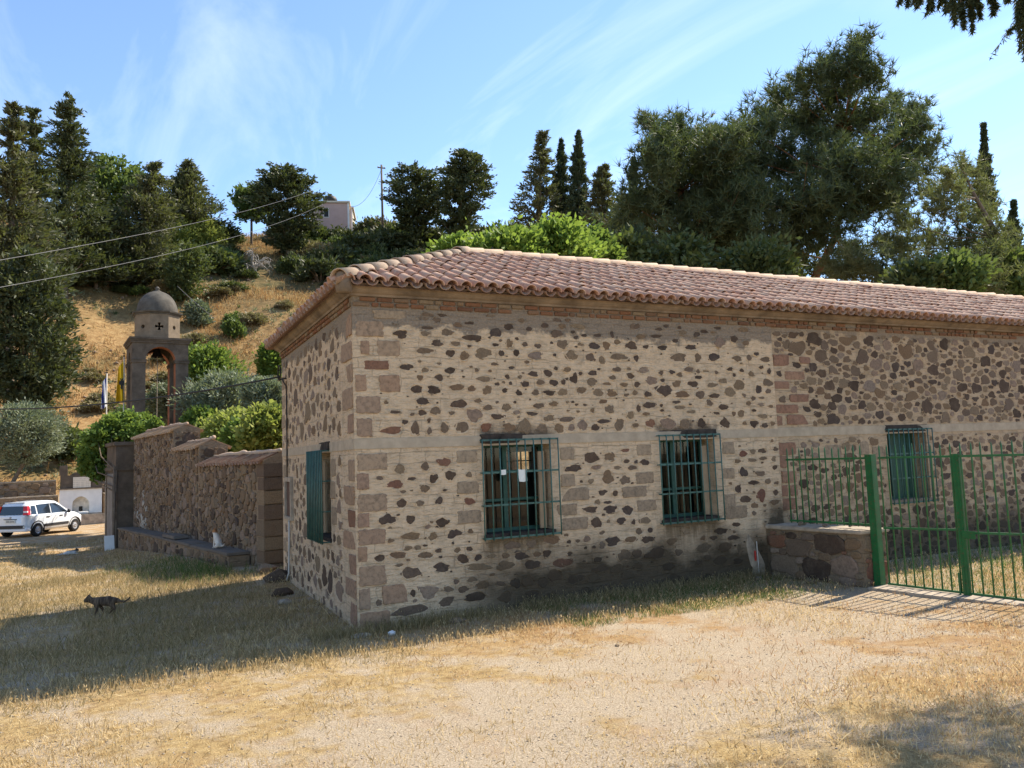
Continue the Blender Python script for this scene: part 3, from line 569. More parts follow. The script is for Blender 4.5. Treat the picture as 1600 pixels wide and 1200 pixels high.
for key, par in (('f', wf), ('r', wr), ('l', wl)):
    mb = MB(); keys = 'dmlr'
    for s_ in ALLST[300:]:
        if s_[1] != key: continue
        V, F = stone_geo(rg, BWALL[key], s_[2], s_[3], s_[4], s_[5], s_[8], s_[7], 12, .26); mb.cm = keys.index(s_[6]); mb.add(V, F)
    me = bpy.data.meshes.new('rubble_stones'); me.from_pydata(mb.v, [], mb.f)
    for q in keys: me.materials.append(TONES[q])
    me.polygons.foreach_set('material_index', mb.m); tag(link('rubble_stones', me, None, par), kind='stuff')

# ---- raised mortar lips smeared round the stones
for key, par, mm_ in (('f', wf, M_MORT), ('r', wr, M_MORT2), ('l', wl, M_LEFT)):
    Vl = []; Fl = []; nb = 0; o, e1, e2, nn = BWALL[key]
    for s_ in ALLST:
        if s_[1] != key or s_[4] < .05: continue
        n = 13; ph = rg.uniform(0, 6.28, 3); c = o+e1*s_[2]+e2*s_[3]; gw = rg.uniform(.018, .05)
        for k in range(n):
            t = 2*math.pi*(k+rg.uniform(-.25, .25))/n; cs, sn = math.cos(t), math.sin(t); q = 1+.12*math.sin(2*t+ph[0])+.10*math.sin(3*t+ph[1]); hgt = rg.uniform(.004, .017)
            for (ex, d) in ((rg.uniform(-.014, .006), .0), (rg.uniform(.003, .014), hgt), (gw*rg.uniform(.5, 1.2), -.002)):
                Vl.append(c+e1*cs*(s_[4]/2*q+ex)+e2*sn*(s_[5]/2*q+ex)+nn*d)
        for k in range(n):
            for r_ in range(2): a = nb+k*3+r_; b = nb+((k+1) % n)*3+r_; Fl.append((a, b, b+1, a+1))
        nb += n*3
    me = new_mesh('mortar_lips', np.array(Vl), [np.array(Fl)]); tag(link('mortar_lips', me, mm_, par), kind='stuff')

# ---- cement tie band, sooty lintels, brick courses, cornice
def strip(name, m, boxes, parent=B):
    mb = MB(); [mb.box(*b) for b in boxes]; return mb.build(name, m, parent, bevel=.004)
strip('tie_band', M_BAND, [(-.012, SEAM-.004, -.012, .05, 2.165, 2.296)])
strip('tie_band', M_BAND, [(SEAM+.004, XE, .024, .08, 2.165, 2.31)])
strip('tie_band', M_BAND, [(-.012, .05, .052, D, 2.165, 2.296)])
for w_, fr in ((W1, 'f'), (W2, 'f'), (W3, 'r')):
    V, F = stone_geo(rg, BWALL[fr], w_+WW/2, 2.252, WW+.02, .13, .014, 1.0, 26, .10); mb = MB(); mb.add(V, F); mb.build('sooty_lintel', M_SOOT, B)
V, F = stone_geo(rg, BWALL['l'], 1.87, 2.252, 1.08, .13, .014, 1.0, 26, .10); mb = MB(); mb.add(V, F); mb.build('sooty_lintel', M_SOOT, B)
rgb = np.random.default_rng(3)
for row in range(2):
    z0 = 3.955+row*.066; u = .0+(0.09 if row else 0)
    while u < 14.6:
        w = float(rgb.choice([.10, .19, .21, .23])); 
        if rgb.random() > .10:
            mb = MB(); a = rgb.uniform(-.006, .006); mb.box(u+.006, u+w-.006-abs(a), -.024+a+(.035 if u > SEAM else 0), .03+(.035 if u > SEAM else 0), z0+.004, z0+.054); mb.build('brick', M_BRICK, wf if u < SEAM else wr, bevel=.006)
        u += w+.012
    u = .04+row*.1
    while u < D-.1:
        w = float(rgb.choice([.10, .20, .22])); mb = MB(); mb.box(-.026, .03, u+.006, u+w-.006, z0+.004, z0+.054); mb.build('brick', M_BRICK, wl, bevel=.006); u += w+.012
OH = .19; ZEV = 4.205
prof = [(.0, HB-.005), (.035, HB-.005), (.045, HB+.02), (.075, HB+.035), (.105, HB+.06), (.135, HB+.10), (.15, HB+.135), (.0, HB+.135)]
mb = MB(); ring = []
for (o_, z) in prof: ring.append([(-o_, -o_, z), (XE+o_, -o_, z), (XE+o_, D+o_, z), (-o_, D+o_, z)])
V = [p for r_ in ring for p in r_]; F = []
n_ = len(prof)
for i in range(n_-1):
    for k in range(4): F.append((i*4+k, i*4+(k+1) % 4, (i+1)*4+(k+1) % 4, (i+1)*4+k))
for k in range(4): F.append(((n_-1)*4+k, (n_-1)*4+(k+1) % 4, (k+1) % 4, k))
mb.add(V, F); mb.build('cornice', M_CORN, B)

# ---- roof
ZR = 5.46; YR = D/2; HX = YR+OH-.0
roof = MB(); e0 = ZEV-.03
c0, c1, c2, c3 = (-OH, -OH, e0), (XE+OH, -OH, e0), (XE+OH, D+OH, e0), (-OH, D+OH, e0); ra, rb = (HX-OH, YR, ZR-.05), (XE-HX+OH, YR, ZR-.05)
roof.add([c0, c1, c2, c3, ra, rb], [(0, 1, 5, 4), (1, 2, 5), (2, 3, 4, 5), (3, 0, 4)])
RO = roof.build('roof', M_PAN, B)
def tile_shape(n=8, r0=.083, r1=.066, Lt=.42, th=.012, inv=False):
    """barrel tile along +Y (up the slope), wide end at y=0; arch upward"""
    V = []; F = []
    for (y, rr) in ((0, r0), (Lt, r1)):
        for q in (rr, rr-th):
            for k in range(n+1):
                t = math.pi*k/n; V.append((-q*math.cos(t), y, q*math.sin(t)*.92*(-1 if inv else 1)))
    m_ = n+1
    for k in range(n):
        F.append((k, k+1, 2*m_+k+1, 2*m_+k)); F.append((m_+k, 3*m_+k, 3*m_+k+1, m_+k+1)); F.append((k, m_+k, m_+k+1, k+1))
    return np.array(V), F
TV, TF = tile_shape(); PV, PF = tile_shape(6, .078, .07, .42, .01, True)
tile_me = bpy.data.meshes.new('roof_tile'); tile_me.from_pydata([tuple(v) for v in TV], [], TF); tile_me.materials.append(M_TILE)
tile_me.polygons.foreach_set('use_smooth', [True]*len(TF))
slope_len = math.hypot(YR+OH, ZR-ZEV); pit = math.atan2(ZR-ZEV, YR+OH)
def slope_frame(side):
    if side == 'f': return np.array([-OH, -OH, ZEV]), EX, np.array([0, math.cos(pit), math.sin(pit)]), XE+2*OH
    if side == 'l': return np.array([-OH, D+OH, ZEV]), -EY, np.array([math.cos(pit), 0, math.sin(pit)]), D+2*OH
    if side == 'b': return np.array([XE+OH, D+OH, ZEV]), -EX, np.array([0, -math.cos(pit), math.sin(pit)]), XE+2*OH
TILES = []; PANS = []
PER = .192; EXPO = .345
rt = np.random.default_rng(9)
for side in 'flb':
    o, e1, e2, Lw = slope_frame(side); n3 = np.cross(e1, e2); nc = int(Lw/PER)
    for c in range(nc):
        u = (c+.5)*PER*Lw/(nc*PER)
        lim = min(u, Lw-u, YR+OH)/(YR+OH)*slope_len
        for r_ in range(int(slope_len/EXPO)+1):
            s_ = r_*EXPO-.05
            if s_+.10 > lim-.02: break
            ln = 1.0
            jit = rt.normal(0, .0055, 3); yaw = rt.normal(0, .026)
            ex = e1*math.cos(yaw)+e2*math.sin(yaw); ey = -e1*math.sin(yaw)+e2*math.cos(yaw)
            ey = ey+n3*(-.022); base = o+e1*(u+jit[0])+e2*(s_+jit[1]*3)+n3*(.055+jit[2])
            TILES.append((side, base, ex, ey, n3, min(1, (lim+.10-s_)/.42)))
            bp = o+e1*(u+PER/2)+e2*(s_-.012)+n3*.062
            PANS.append((side, bp, e1, e2+n3*(-.02), n3, min(1, (lim+.06-s_)/.42)))
def px_size(T):
    q = T[1]; d = depth(q); return (1/d if T[0] == 'f' else .2/d)
TILES.sort(key=lambda T: -px_size(T))
for T in TILES[:300]:
    ob = bpy.data.objects.new('roof_tile', tile_me); COL.objects.link(ob); ob.parent = RO
    ex, ey, ez = T[2], T[3]*T[5], T[4]; M4 = Matrix(((ex[0], ey[0], ez[0], T[1][0]), (ex[1], ey[1], ez[1], T[1][1]), (ex[2], ey[2], ez[2], T[1][2]), (0, 0, 0, 1))); ob.matrix_local = M4
def join_tiles(lst, TV_, TF_, name, m, parent):
    Vs = []; n = len(TV_); F = np.array(TF_); Fs = []
    for i, T in enumerate(lst):
        Vs.append(T[1]+TV_[:, :1]*T[2]+TV_[:, 1:2]*T[3]*T[5]+TV_[:, 2:3]*T[4]); Fs.append(F+i*n)
    me = new_mesh(name, np.vstack(Vs), [np.vstack(Fs)]); me.polygons.foreach_set('use_smooth', [True]*len(me.polygons))
    return tag(link(name, me, m, parent), kind='stuff')
join_tiles(TILES[300:], TV, TF, 'roof_tiles', M_TILE, RO)
join_tiles(PANS, PV, PF, 'pan_tiles', M_PAN, RO)
def ridge_run(p0, p1, name, rad=.125):
    p0, p1 = np.array(p0, float), np.array(p1, float); d = p1-p0; Lr = np.linalg.norm(d); d /= Lr
    sx = np.cross(d, EZ); sx /= np.linalg.norm(sx); up = np.cross(sx, d); k = max(1, int(Lr/.36)); st = Lr/k
    V, F = tile_shape(8, rad, rad*.82, st*1.14, .016)
    me = bpy.data.meshes.new(name); me.from_pydata([tuple(v) for v in V], [], F); me.materials.append(M_HIP); me.polygons.foreach_set('use_smooth', [True]*len(F))
    for i in range(k):
        b = p0+d*st*i+up*(.0+rt.normal(0, .006)); ob = bpy.data.objects.new(name, me); COL.objects.link(ob); ob.parent = RO
        dd = d+up*(-.03)+sx*rt.normal(0, .02); ob.matrix_local = Matrix(((sx[0], dd[0], up[0], b[0]), (sx[1], dd[1], up[1], b[1]), (sx[2], dd[2], up[2], b[2]), (0, 0, 0, 1)))
ridge_run((-OH-.02, -OH-.02, ZEV+.06), (HX-OH, YR, ZR+.07), 'hip_tile')
ridge_run((-OH-.02, D+OH+.02, ZEV+.06), (HX-OH, YR, ZR+.07), 'hip_tile')
ridge_run((XE-HX+OH, YR, ZR+.07), (HX-OH-.05, YR, ZR+.07), 'ridge_tile', .115)
# mortar plug closing the mouth of the corner hip tile
mb = MB(); mb.lathe([(.0, -.14), (.10, -.13), (.115, 0), (.10, .10), (.05, .15), (0, .17)], 12, (-OH+.06, -OH+.06, ZEV+.02), cap=False); mb.build('mortar_plug', M_CORN, RO, smooth=True)

# ---- windows: reveal boards, frames, panes, iron grilles
def window(o, e1, n, u0, u1, z0, z1, kind, reveal=True):
    o, e1, n = [np.array(q, float) for q in (o, e1, n)]
    def bx(mb, a, b, c, d, q0, q1):    # u range, z range, depth range behind the face
        P = lambda u, z, q: o+e1*u+EZ*z-n*q
        mb.hexa([P(a, c, q0), P(b, c, q0), P(b, c, q1), P(a, c, q1), P(a, d, q0), P(b, d, q0), P(b, d, q1), P(a, d, q1)])
    w = u1-u0; q = .27
    fr = MB(); t = .05
    bx(fr, u0, u0+t, z0, z1, q, q+.06); bx(fr, u1-t, u1, z0, z1, q, q+.06); bx(fr, u0+t, u1-t, z0, z0+t, q, q+.06); bx(fr, u0+t, u1-t, z1-t, z1, q, q+.06)
    F_ = fr.build('window', M_WOODG, B, bevel=.004)
    if kind != 'shutter':
        m = MB(); um = u0+w*.42; bx(m, um-.03, um+.03, z0+t, z1-t, q-.006, q+.05); m.build('mullion', M_WOODG, F_)
        for zz in (z0+(z1-z0)*.36, z0+(z1-z0)*.68):
            for a, b in ((u0+t, um-.03), (um+.03, u1-t)):
                m = MB(); bx(m, a, b, zz-.018, zz+.018, q+.002, q+.045); m.build('glazing_bar', M_WOODG, F_)
        for a, b in ((u0+t, um-.03), (um+.03, u1-t)):
            m = MB(); P = lambda u, z: o+e1*u+EZ*z-n*(q+.025)
            m.add([P(a, z0+t), P(b, z0+t), P(b, z1-t), P(a, z1-t)], [(0, 1, 2, 3)]); m.build('pane', M_GLASS, F_)
        m = MB(); bx(m, u1-.15, u1-.05, z0+.02, z1-.12, .10, .135); m.build('pale_side_board', M_BOARD, F_, bevel=.004)
    else:
        m = MB(); bx(m, u0+t, u0+w*.34, z0+t, z1-t, q+.02, q+.04); m.build('pane', M_GLASS, F_)
        um = u0+w*.36
        for k in range(4):
            a = um+(u1-t-um)*k/4; m = MB(); bx(m, a+.003, a+(u1-t-um)/4-.003, z0+t, z1-t, q-.01, q+.03); m.build('shutter_plank', M_WOODG, F_, bevel=.003)
    m = MB(); bx(m, u0-.03, u1+.03, z0-.05, z0+.004, -.02, .26); m.build('window_sill', M_SOOT if kind == 'soot' else M_REVEAL, B, bevel=.008)
    return F_
def grille(o, e1, n, u0, u1, z0, z1, nb=10, out=.078, rad=.0095):
    o, e1, n = [np.array(q, float) for q in (o, e1, n)]; P = lambda u, z, q: o+e1*u+EZ*z+n*q
    g = MB()
    for zz in (z0+.004, z0+(z1-z0)*.335, z0+(z1-z0)*.667, z1):
        h = .012; a, b = (u0-.008, u1+.008)
        g.hexa([P(a, zz-h, out-.006), P(b, zz-h, out-.006), P(b, zz-h, out-.014), P(a, zz-h, out-.014), P(a, zz+h, out-.006), P(b, zz+h, out-.006), P(b, zz+h, out-.014), P(a, zz+h, out-.014)])
        for u in (u0+.002, u1-.002): g.tube([P(u, zz, out-.01), P(u, zz, -.03)], .009, 6)
    G = g.build('window_grille', M_GREEN, B)
    for k in range(nb):
        u = u0+(u1-u0)*k/(nb-1); m = MB(); j = random.uniform(-.004, .004)
        m.tube([P(u+j, z0-.02, out+.004), P(u-j*.5, (z0+z1)/2, out+.004), P(u, z1+.012, out+.004)], rad, 8); m.build('bar', M_GREEN, G, smooth=True)
for w_, kd, y_ in ((W1, 'soot', 0), (W2, 'soot', 0), (W3, 'shutter', .035)):
    a, b, c, d = OPN(w_); window((0, y_, 0), EX, -EY, a+.002, b-.002, c, d-.002, kd); grille((0, y_, 0), EX, -EY, w_, w_+WW, ZO, ZT)
window((0, 0, 0), EY, -EX, 1.362, 2.358, .98, 2.158, 'soot'); grille((0, 0, 0), EY, -EX, 1.37, 2.38, .93, 2.185, 10, .12, .011)
f_ = MB()
for u in np.linspace(4.15, 5.05, 5): f_.box(u-.012, u+.012, D-.1, D-.06, 1.72, 2.12)
for z in (1.72, 1.92, 2.12): f_.box(4.15, 5.05, D-.12, D-.1, z-.012, z+.012)
f_.build('back_window_bars', M_WOODG, B)
# side-wall fittings
mb = MB()
for b_ in ((-.05, .0, 4.24, 4.32, 1.06, 1.80), (-.05, .0, 4.80, 4.88, 1.06, 1.80), (-.05, .0, 4.32, 4.80, 1.06, 1.12), (-.05, .0, 4.32, 4.80, 1.72, 1.80)): mb.box(*b_)
fo = mb.build('meter_box', M_CONC, B, bevel=.006); mb = MB(); mb.box(-.016, .002, 4.32, 4.80, 1.12, 1.72); mb.build('door', simple('brown_box_door', (.07, .04, .035), .6), fo)
mb = MB(); mb.tube([(-.03, 4.5, 1.06), (-.03, 4.53, .6), (-.035, 4.56, .16), (-.07, 4.58, .03)], .016, 8); mb.build('conduit_pipe', M_PVC, B, smooth=True)
tag(MB().tube([(-.10, 4.70, 3.56), (-.08, 4.69, 3.50), (-.03, 4.66, 3.40), (-.025, 4.66, 2.9), (-.025, 4.68, 2.3), (-.025, 4.7, 1.78)], .013, 6).build('service_cable', M_BLACK, None, smooth=True), 'black service cable clipped down the side wall to the meter box', 'cable')
loop = [(-.12+0*math.cos(t), 4.83+.13*math.cos(t), 3.66+.13*math.sin(t)) for t in np.linspace(-1.6, 4.9, 22)]
tag(MB().tube(loop+[(-.05, 4.75, 3.55), (.0, 4.75, 3.55)], .012, 6).build('cable_coil', M_BLACK, None, smooth=True), 'small black coil of spare cable at the far top of the side wall', 'cable coil')
# cement patch with a red mark near the seam
pc = aty(1181, 862, 0)
V, F = stone_geo(rg, BWALL['f'], pc[0], pc[2]-.12, .34, .80, .007, .1, 24, .30); mb = MB(); mb.add(V, F); PT = mb.build('cement_patch', simple('pale_cement_smear', (.30, .245, .18), .95, .1, .5, 7, .9), B, smooth=True)
mb = MB(); mb.box(pc[0]-.045, pc[0]-.022, -.028, -.012, pc[2]-.13, pc[2]+.02); mb.build('red_mark', simple('red_paint', (.45, .04, .03), .6), PT)
mb = MB(); mb.tube([(pc[0]+.01, -.03, pc[2]-.38), (pc[0], -.03, pc[2]+.16)], .008, 6); mb.build('pipe_stub', M_PVC, PT)
# a dead, soot-free iron cross on the ridge behind
xr = aty(781, 396, D/2)
mb = MB(); mb.box(xr[0]-.012, xr[0]+.012, YR+.3, YR+.324, ZR-.1, ZR+.30); mb.box(xr[0]-.10, xr[0]+.10, YR+.302, YR+.322, ZR+.16, ZR+.185); mb.build('roof_cross', M_BRONZE, RO)
# paper notices tied to the grille bars
for k, (px, py, w, h, lab) in enumerate([(786, 738, .09, .07, 'small torn white paper scrap on the near window bars'), (817, 743, .13, .17, 'pale paper notice hanging behind the near window bars')]):
    p = aty(px, py, -.075); mb = MB()
    pts = [(-.5, .5), (-.1, .46), (.5, .5), (.47, .0), (.5, -.42), (.1, -.5), (-.42, -.46), (-.5, 0)]
    mb.prism([(a*w, b*h) for a, b in pts], p, EX, EZ, EY, .002); tag(mb.build('paper_notice', M_PAPER), lab, 'paper')

# ================================================================== GARDEN WALL, BENCH, GATE PIER
GW0 = np.array([-.12, 6.88]); GW1 = np.array([-2.5, 18.6]); gd = (GW1-GW0)/np.linalg.norm(GW1-GW0); GL = float(np.linalg.norm(GW1-GW0))
gn = np.array([-gd[1], gd[0]])             # towards the yard (left)
GD = np.array([*gd, 0]); GN = np.array([*gn, 0]); GO = np.array([*GW0, -.25])
GWALL = empty('garden_wall', (0, 0, 0), 0, 'stepped brown rubble garden wall with tiled coping left of the building', 'wall')
steps = [(.0, 4.55, 2.12), (4.55, 7.0, 2.55), (7.0, GL, 3.08)]; TH = .7
BW = (GO, GD, EZ, GN)
rgw = np.random.default_rng(21)
gst = []
for (t0, t1, zt) in steps:
    mb = MB(); p = lambda t, q, z: GO+GD*t-GN*q+EZ*z
    zz = zt+.25
    mb.hexa([p(t0, 0, -.5), p(t1, 0, -.5), p(t1, TH, -.5), p(t0, TH, -.5), p(t0, 0, zz), p(t1, 0, zz), p(t1, TH, zz), p(t0, TH, zz)])
    # gabled top
    mb.add([p(t0, -.02, zz), p(t1, -.02, zz), p(t1, TH+.02, zz), p(t0, TH+.02, zz), p(t0, TH/2, zz+.16), p(t1, TH/2, zz+.16)], [(0, 1, 5, 4), (2, 3, 4, 5), (0, 4, 3), (1, 2, 5)])
    sec = mb.build('wall_section', M_GARD, GWALL)
    # stones of the long face, and of the near end
    res = dart('g', t0+.05, t1-.05, .15, zz-.04, 520 if t1-t0 < 3 else 900, (.08, .19), (.55, 1.2), .022, [(-.1, .42, -1, 4)] if t0 < 1 else [], 'mmmmlldm', rg=rgw)
    big = sorted(res, key=lambda q: -q[2]*q[3]/(1+.06*q[0])**2)
    for s_ in big[:70]:
        V, F = stone_geo(rgw, BW, s_[0], s_[1], s_[2], s_[3], .03, .3, 12, .18); me = bpy.data.meshes.new('stone'); me.from_pydata([tuple(v) for v in V], [], F); me.materials.append(TONES[s_[4]]); link('stone', me, None, sec)
    mb = MB()
    for s_ in big[70:]:
        V, F = stone_geo(rgw, BW, s_[0], s_[1], s_[2], s_[3], .025, .3, 10, .18); mb.cm = 'dmlr'.index(s_[4]); mb.add(V, F)
    EF = (p(t0, 0, 0), -GN, EZ, -GD)
    zlow = 0.15 if t0 < 1 else (steps[0][2]+.28 if t0 < 5 else steps[1][2]+.28)
    for s_ in dart('e', .03, TH-.03, zlow, zz-.03, 70, (.1, .24), (.5, .9), .012, [], 'mmdd', rg=rgw):
        V, F = stone_geo(rgw, EF, s_[0], s_[1], s_[2], s_[3], .02, .3, 10, .18); mb.cm = 'dmlr'.index(s_[4]); mb.add(V, F)
    me = bpy.data.meshes.new('rubble_stones'); me.from_pydata(mb.v, [], mb.f); [me.materials.append(TONES[q]) for q in 'dmlr']; me.polygons.foreach_set('material_index', mb.m)
    tag(link('rubble_stones', me, None, sec), kind='stuff')
    # coping: short barrel tiles lying across both falls
    nT = int((t1-t0)/.19)
    V, F = tile_shape(6, .085, .07, .46, .014); cme = bpy.data.meshes.new('coping_tile'); cme.from_pydata([tuple(v) for v in V], [], F); cme.materials.append(M_HIP if t0 > 4 else M_PAN); cme.polygons.foreach_set('use_smooth', [True]*len(F))
    for k in range(nT):
        for sd in (1, -1):
            b = p(t0+(k+.5)*(t1-t0)/nT, -.11 if sd > 0 else TH+.11, zz+.0+rgw.normal(0, .008)); ey = (-GN*sd)*(.41)+EZ*.17; ey /= np.linalg.norm(ey); ex = GD*sd; ex = ex+EZ*rgw.normal(0, .04); ez = np.cross(ex, ey)
            ob = bpy.data.objects.new('coping_tile', cme); COL.objects.link(ob); ob.parent = GWALL
            ob.matrix_local = Matrix(((ex[0], ey[0], ez[0], b[0]), (ex[1], ey[1], ez[1], b[1]), (ex[2], ey[2], ez[2], b[2]), (0, 0, 0, 1)))
    mb = MB(); mb.tube([p(t0-.03+(t1-t0+.06)*k/14, TH/2+rgw.normal(0, .015), zz+.19+rgw.normal(0, .012)) for k in range(15)], [.05+rgw.uniform(-.02, .025) for k in range(15)], 7); mb.build('mortar_ridge', M_HIP, GWALL, smooth=True)
# ashlar pilaster at the near end
zz = 0; k = 0
while zz < 2.25:
    h = float(rgw.uniform(.24, .34)); mb = MB(); a = rgw.uniform(-.006, .006); p = lambda t, q, z: GO+GD*t-GN*q+EZ*z
    t0, t1, q0, q1 = -.06+a, .30+(.1 if k % 2 else 0), -.012+a, .66
    mb.hexa([p(t0, q0, zz+.003), p(t1, q0, zz+.003), p(t1, q1, zz+.003), p(t0, q1, zz+.003), p(t0, q0, zz+h), p(t1, q0, zz+h), p(t1, q1, zz+h), p(t0, q1, zz+h)])
    mb.build('ashlar_block', ST_MED, GWALL, bevel=.012); zz += h+.01; k += 1
# white limewash splash on the far stretch (a patch of paint with its own outline)
mb = MB()
for _ in range(34):
    tt, zz_ = GL-1.25+rgw.normal(0, .42), .95+rgw.normal(0, .30); V, F = stone_geo(rgw, BW, tt, zz_, rgw.uniform(.05, .20), rgw.uniform(.05, .22), .027, .1, 10, .4); mb.add(V, F)
mb.build('limewash_flakes', simple('flaked_limewash', (.38, .35, .30), .95, .1, .45, 9, .8), GWALL)
# stone bench along its foot
BENCH = empty('stone_bench', (0, 0, 0), 0, 'long low stone bench with slab seat along the garden wall', 'bench')
p = lambda t, q, z: GO+GD*t-GN*q+EZ*z
bt0, bt1 = .75, GL-.15
mb = MB(); mb.hexa([p(bt0, -.46, -.4), p(bt1, -.46, -.4), p(bt1, -.04, -.4), p(bt0, -.04, -.4), p(bt0, -.46, .46), p(bt1, -.46, .46), p(bt1, -.04, .46), p(bt0, -.04, .46)]); bb = mb.build('bench_base', M_GARD, BENCH)
for s_ in dart('b', bt0+.05, bt1-.05, -.15, .45, 170, (.14, .34), (.45, .8), .012, [], 'mmmld', rg=rgw):
    V, F = stone_geo(rgw, (GO+GN*.46, GD, EZ, GN), s_[0], s_[1], s_[2], s_[3], .02, .4, 11, .15); me = bpy.data.meshes.new('stone'); me.from_pydata([tuple(v) for v in V], [], F); me.materials.append(TONES[s_[4]]); link('stone', me, None, bb)
t = bt0-.04; M_SLAB = simple('grey_slate_slab', (.15, .125, .10), .85, .25, .25, 4, .5, .008)
while t < bt1-.3:
    w = float(rgw.uniform(.9, 1.6)); w = min(w, bt1-t); dz = rgw.uniform(-.012, .012); z0 = .462+dz
    mb = MB(); mb.hexa([p(t+.008, -.50, z0), p(t+w-.008, -.50, z0), p(t+w-.008, -.03, z0), p(t+.008, -.03, z0), p(t+.008, -.50, z0+.06), p(t+w-.008, -.50, z0+.06), p(t+w-.008, -.03, z0+.06), p(t+.008, -.03, z0+.06)]); mb.build('slab', M_SLAB, BENCH, bevel=.012); t += w
mb = MB(); mb.hexa([p(5.0, -.47, .545), p(6.2, -.48, .545), p(6.2, -.10, .545), p(5.0, -.10, .545), p(5.05, -.46, .62), p(6.15, -.47, .63), p(6.15, -.12, .62), p(5.05, -.12, .62)])
tag(mb.build('loose_slab', M_SLAB, None, bevel=.015), 'loose grey stone slab lying on the bench at the garden wall', 'slab')

# gate pier
gp = np.array([*(GW1+gd*.02), -.25]); GP = empty('gate_pier', (0, 0, 0), 0, 'dark plastered gate pier with moulding at the end of the garden wall', 'pier')
q = lambda t, u, z: gp+GD*t+GN*u+EZ*z
def gbox(t0, t1, u0, u1, z0, z1): return [q(t0, u0, z0), q(t1, u0, z0), q(t1, u1, z0), q(t0, u1, z0), q(t0, u0, z1), q(t1, u0, z1), q(t1, u1, z1), q(t0, u1, z1)]
M_PIER = simple('dark_damp_plaster', (.115, .09, .068), .93, .15, .4, 2.2, .5, .012)
mb = MB(); mb.hexa(gbox(0, 1.5, -.1, .52, -.5, 3.2)); mb.build('shaft', M_PIER, GP, bevel=.01)
for z in (2.28, 3.08):
    mb = MB(); mb.hexa(gbox(-.06, 1.56, -.16, .58, z, z+.13)); mb.build('moulding', M_PIER, GP, bevel=.02)
for t_ in (-.035, 1.42):
    mb = MB(); mb.hexa(gbox(t_, t_+.11, .49, .555, -.3, 2.27)); mb.build('edge_strip', M_CORN, GP, bevel=.008)
mb = MB(); mb.hexa(gbox(.15, 1.35, .523, .53, -.1, 2.2)); mb.build('grey_panel', simple('grey_flat_panel', (.24, .21, .18), .9, .15, .2, 3, .3), GP)
pz = gz(*(q(.4, .8, 0)[:2]))
a0 = q(-.16, .56, 0); a0[2] = pz; mb = MB(); w3 = GN*.28; mb.hexa([a0, a0+w3, a0+w3+GD*.03, a0+GD*.03, a0+GD*.10+EZ*.48, a0+w3+GD*.10+EZ*.48, a0+w3+GD*.13+EZ*.48, a0+GD*.13+EZ*.48])
tag(mb.build('white_board', M_WHITEW, None, bevel=.004), 'white board leaning against the dark gate pier', 'board')

# ================================================================== BELL TOWER
TC = at(245, 660, 31.9); TH_ = R(6); tw, td = 2.06, 2.1
TB = gz(TC[0], TC[1])
TWR = empty('bell_tower', (TC[0], TC[1], TB), TH_, 'grey brown domed bell tower with open arches behind the vine', 'tower')
ZC = float(at(243, 532, 31.9)[2])-TB      # top of the arcade cornice
zs_ = float(at(243, 567, 31.9)[2])-TB     # springing
def arch_panel(mb, w, h, ow, spring, o, e1, n, th, seg=14):
    r_ = ow/2; poly = [(-w/2, 0), (-ow/2, 0), (-ow/2, spring)]
    for k in range(1, seg): t = math.pi-math.pi*k/seg; poly.append((r_*math.cos(t), spring+r_*math.sin(t)))
    poly += [(ow/2, spring), (ow/2, 0), (w/2, 0), (w/2, h), (-w/2, h)]
    mb.prism(poly, o, e1, EZ, n, th)
H_ = ZC-.22
mb = MB(); mb.box(-tw/2-.22, tw/2+.22, -td/2-.5, td/2+.5, -.3, 3.35); mb.build('shade_base_block', M_TOWER, TWR, bevel=.02)  # hidden solid base, added to throw shade on the parked car
p_t = .48
for (o, e1, n, w, nm) in (((0, -td/2, 0), EX, EY, tw, 'arch_front'), ((0, td/2, 0), EX, -EY, tw, 'arch_back')):
    mb = MB(); arch_panel(mb, w, H_, w-2*p_t, zs_, o, e1, n, p_t)
    ob = mb.build('arcade_wall', [M_TOWER, M_TOWERR], TWR)
    for pl in ob.data.polygons:   # red ochre intrados
        if abs(pl.normal[1]) < .3 and abs(pl.center[0]) < w/2-.05 and pl.center[2] < H_-.05: pl.material_index = 1
for sx in (-1, 1):
    mb = MB(); arch_panel(mb, td-2*p_t-.004, H_, td-2*p_t-.004-.3, zs_, (sx*tw/2, 0, 0), EY, -EX*sx, p_t)
    mb.build('arcade_wall', M_TOWER, TWR)
for sx in (-1, 1):
    for sy in (-1, 1):
        mb = MB(); cx, cy = sx*(tw/2-p_t/2), sy*(td/2-p_t/2); mb.box(cx-p_t/2-.035, cx+p_t/2+.035, cy-p_t/2-.035, cy+p_t/2+.035, zs_-.10, zs_-.01); mb.box(cx-p_t/2-.055, cx+p_t/2+.055, cy-p_t/2-.055, cy+p_t/2+.055, zs_-.01, zs_+.03); mb.build('impost', M_TOWER, TWR, bevel=.008)
mb = MB()
for (o_, z0, z1) in ((.05, H_, H_+.07), (.08, H_+.07, H_+.13), (.12, H_+.13, ZC)): mb.box(-tw/2-o_, tw/2+o_, -td/2-o_, td/2+o_, z0, z1)
mb.build('cornice', M_TOWER, TWR, bevel=.008)
ZD1 = float(at(243, 489, 31.9)[2])-TB; ZT_ = float(at(243, 443, 31.9)[2])-TB
ro = .89; off = R(22.5)-R(2)
octo = lambda r_: [(r_*math.cos(off+k*math.pi/4), r_*math.sin(off+k*math.pi/4)) for k in range(8)]
mb = MB(); o1, o2 = octo(ro), octo(ro-.16)
